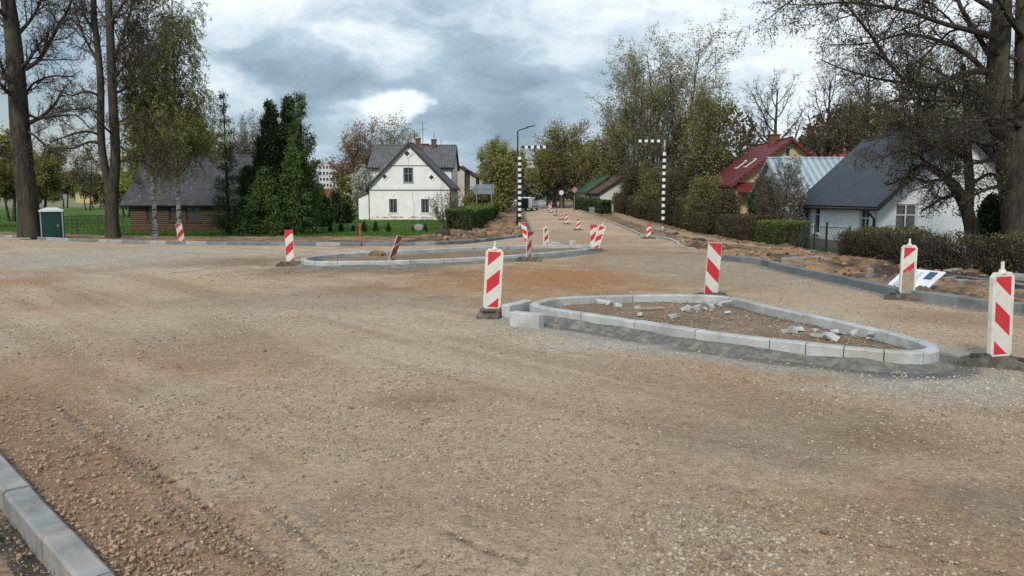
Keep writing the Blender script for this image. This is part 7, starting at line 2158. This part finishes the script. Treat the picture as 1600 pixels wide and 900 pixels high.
# ------------------------------------------------------------------ loose stones
def gravel():
    rng = np.random.default_rng(5)
    N = 64000
    # spread over the open ground, more of them in patches
    ys = 2.4 * (22 / 2.4) ** (rng.uniform(0, 1, N * 3) ** 1.15)
    xs = rng.uniform(-.80, .80, N * 3) * ys * 1.02
    dens = 0.05 + S((fbm(xs * .5, ys * .5, 401, 3) - .50) * 7) * .8 + .35 * S((fbm(xs * 2, ys * 2, 405, 3) - .5) * 6)
    for px, py, rx, ry, am in ((1110, 850, 110, 50, 1.0), (1180, 800, 50, 16, .7), (1500, 605, 150, 20, 1.6), (640, 660, 120, 20, .8), (1090, 595, 150, 20, .6), (60, 700, 100, 80, 1.0), (250, 830, 120, 60, .8)):
        c = gnd(px, py); wx = abs(gnd(px + rx, py).x - c.x); wy = abs(gnd(px, py - ry).y - c.y)
        dens += am * np.exp(-((xs - c.x) / wx) ** 2 - ((ys - c.y) / wy) ** 2)
    dens += inpoly(xs, ys, ISL_R) * 1.0
    ok = rng.uniform(0, 1.3, N * 3) < dens
    vr = inpoly(xs, ys, POLY_VERGE_R); ok &= ~vr
    kf = [tuple(p[:2]) for p in KF_C]; ok &= ~((polydist(xs, ys, kf) < .10) & (xs < 0))
    inI = inpoly(xs, ys, ISL_R); ok &= ~(inI & (polydist(xs, ys, ISL_R, True) < .16)); ok &= ~inpoly(xs, ys, ISL_L)
    ok &= ~((polydist(xs, ys, ISL_R, True) < .3) & ~inI & (rng.uniform(0, 1, N * 3) < .75))
    xs, ys = xs[ok][:N], ys[ok][:N]
    n = len(xs)
    sz = (0.0034 + 0.0115 * rng.uniform(0, 1, n) ** 4.5) * (0.8 + 0.05 * ys)
    c = gnd(1110, 850); cl = np.exp(-((xs - c.x) / .42) ** 2 - ((ys - c.y) / .42) ** 2); sz *= 1 + .5 * cl
    big = rng.uniform(0, 1, n) < .006; sz[big] *= 1.9
    inI = inpoly(xs, ys, ISL_R)
    z = g(xs, ys) + micro(xs, ys) + np.where(inI, .105, 0)
    v, f = I1
    sc = np.stack([sz * rng.uniform(.8, 1.5, n), sz * rng.uniform(.7, 1.2, n), sz * rng.uniform(.4, .75, n)], 1)
    a = rng.uniform(0, 6.28, n); ca, sa = np.cos(a), np.sin(a)
    shp = v[None] * (1 + rng.uniform(-.22, .22, (n, len(v), 1))) * sc[:, None, :]
    X = shp[..., 0] * ca[:, None] - shp[..., 1] * sa[:, None] + xs[:, None]; Y = shp[..., 0] * sa[:, None] + shp[..., 1] * ca[:, None] + ys[:, None]; Z = shp[..., 2] + (z + sc[:, 2] * .25)[:, None]
    V = np.stack([X, Y, Z], -1).reshape(-1, 3); F = (f[None] + (np.arange(n) * len(v))[:, None, None]).reshape(-1, 3)
    var = np.clip(rng.normal(.42, .3, n), 0, 1); brown = (xs < -1.4) & (ys < 5.5); var[brown] *= .55; c = gnd(1500, 605); wh_ = np.hypot(xs - c.x, (ys - c.y) * 1.5) < 1.2; var[wh_] = np.clip(var[wh_] + .4, 0, 1.25)
    o = np_mesh('gravel', V, [F], [M['pebble']], smooth=True, var=np.repeat(var, len(v)))
    tag(o, 'loose pale and brown gravel stones strewn over the dirt road', 'gravel', kind='stuff')


gravel()


def soil_crumbs():
    rng = np.random.default_rng(9); n = 11000
    kf = np.array([tuple(p[:2]) for p in KF_C]); t = rng.uniform(0, 1, n) ** .9
    s = np.linspace(0, 1, len(kf)); x = np.interp(t, s, kf[:, 0]); y = np.interp(t, s, kf[:, 1])
    off = np.where(rng.uniform(0, 1, n) < .8, np.abs(rng.normal(0, .42, n)) + .09, -np.abs(rng.normal(0, .3, n)) - .10)
    i = np.clip((t * (len(kf) - 1)).astype(int), 0, len(kf) - 2); dd = unit(kf[i + 1] - kf[i])
    x = x - dd[:, 1] * off; y = y + dd[:, 0] * off
    ok = polydist(x, y, [tuple(k) for k in kf]) > .085; x, y = x[ok], y[ok]; n = len(x)
    sz = .0028 + .013 * rng.uniform(0, 1, n) ** 7
    v, f = I1; sc = sz[:, None] * rng.uniform(.6, 1.3, (n, 3)); a = rng.uniform(0, 6.28, n); ca, sa = np.cos(a), np.sin(a)
    shp = v[None] * (1 + rng.uniform(-.3, .3, (n, len(v), 1))) * sc[:, None, :]
    X = shp[..., 0] * ca[:, None] - shp[..., 1] * sa[:, None] + x[:, None]; Y = shp[..., 0] * sa[:, None] + shp[..., 1] * ca[:, None] + y[:, None]; zz = g(x, y) + np.where(off[ok] > 0, .034, -.046) * np.exp(-(off[ok] / .4) ** 2) + .010; Z = shp[..., 2] + (zz + sc[:, 2] * .3)[:, None]
    m = leaf_mat('clay_crumb', (0.22, 0.14, 0.09), (0.42, 0.30, 0.21), 0.0)
    o = np_mesh('soil_crumbs', np.stack([X, Y, Z], -1).reshape(-1, 3), [(f[None] + (np.arange(n) * len(v))[:, None, None]).reshape(-1, 3)], [m], smooth=False, var=np.repeat(rng.uniform(0, 1, n), len(v)))
    tag(o, 'crumbly reddish clay lumps heaped along the front kerb', 'soil', kind='stuff')


soil_crumbs()


PATH_R = GP((960, 334), (1000, 350), (1050, 364), (1100, 376), (1180, 391), (1260, 401))


def soil_lumps():
    rng = np.random.default_rng(19); v, f = I1
    xs, ys = [], []
    for poly, n0 in ((POLY_VERGE_R, 6000), (POLY_VERGE_L, 4500)):
        if poly is POLY_VERGE_R: y = 11 * (75 / 11) ** rng.uniform(0, 1, n0 * 6); x = y * rng.uniform(.12, .9, n0 * 6)
        else: y = 36 * (95 / 36) ** rng.uniform(0, 1, n0 * 6); x = y * rng.uniform(-.12, .03, n0 * 6)
        ok = inpoly(x, y, poly) & (polydist(x, y, poly, True) > .2) & (fbm(x * .8, y * .6, 91, 3) + .25 * (fbm(x * 3, y * 3, 95, 2) - .5) > .54) & (polydist(x, y, PATH_R) > .8)
        xs.append(x[ok][:n0]); ys.append(y[ok][:n0])
    x, y = np.concatenate(xs), np.concatenate(ys); n = len(x)
    sz = (.010 + .085 * rng.uniform(0, 1, n) ** 5) * np.clip(y / 22, .6, 1.5)
    sc = sz[:, None] * rng.uniform(.6, 1.35, (n, 3)); a = rng.uniform(0, 6.28, n); ca, sa = np.cos(a), np.sin(a)
    shp = v[None] * (1 + rng.uniform(-.35, .3, (n, len(v), 1))) * sc[:, None, :]
    z = ground_z(x, y)
    X = shp[..., 0] * ca[:, None] - shp[..., 1] * sa[:, None] + x[:, None]; Y = shp[..., 0] * sa[:, None] + shp[..., 1] * ca[:, None] + y[:, None]; Z = shp[..., 2] * .7 + (z + sc[:, 2] * .15)[:, None]
    m = leaf_mat('spoil_lump', (0.07, 0.048, 0.032), (0.33, 0.21, 0.13), 0.0)
    o = np_mesh('soil_lumps', np.stack([X, Y, Z], -1).reshape(-1, 3), [(f[None] + (np.arange(n) * len(v))[:, None, None]).reshape(-1, 3)], [m], smooth=False, var=np.repeat(np.clip(rng.normal(.45, .3, n), 0, 1), len(v)))
    tag(o, 'dug clay and dark soil lumps scattered over both verges', 'soil', kind='stuff')


soil_lumps()


def grass():
    rng = np.random.default_rng(12); n = 70000
    # fringe along the lawn edge and blades over the lawn
    y = 33 * (95 / 33) ** rng.uniform(0, 1, n); x = rng.uniform(-.75, -.04, n) * y
    ok = inpoly(x, y, POLY_LAWN_L); x, y = x[ok], y[ok]; n = len(x)
    h = rng.uniform(.05, .16, n) * (1 + .6 * (fbm(x, y, 77, 2) > .55)); a = rng.uniform(0, 6.28, n); w = .02 + .01 * rng.uniform(0, 1, n)
    z = g(x, y) + .06
    lx, ly = rng.normal(0, .04, n), rng.normal(0, .04, n)
    V = np.stack([np.stack([x - np.cos(a) * w, y - np.sin(a) * w, z], 1), np.stack([x + np.cos(a) * w, y + np.sin(a) * w, z], 1), np.stack([x + lx, y + ly, z + h], 1)], 1)
    o = np_mesh('grass', V.reshape(-1, 3), [np.arange(n * 3).reshape(-1, 3)], [M['grassblade']], var=np.repeat(np.clip(fbm(x * .3, y * .3, 78, 2) + rng.normal(0, .2, n), 0, 1), 3))
    tag(o, 'short green grass growing on the left lawns', 'grass', kind='stuff')


grass()
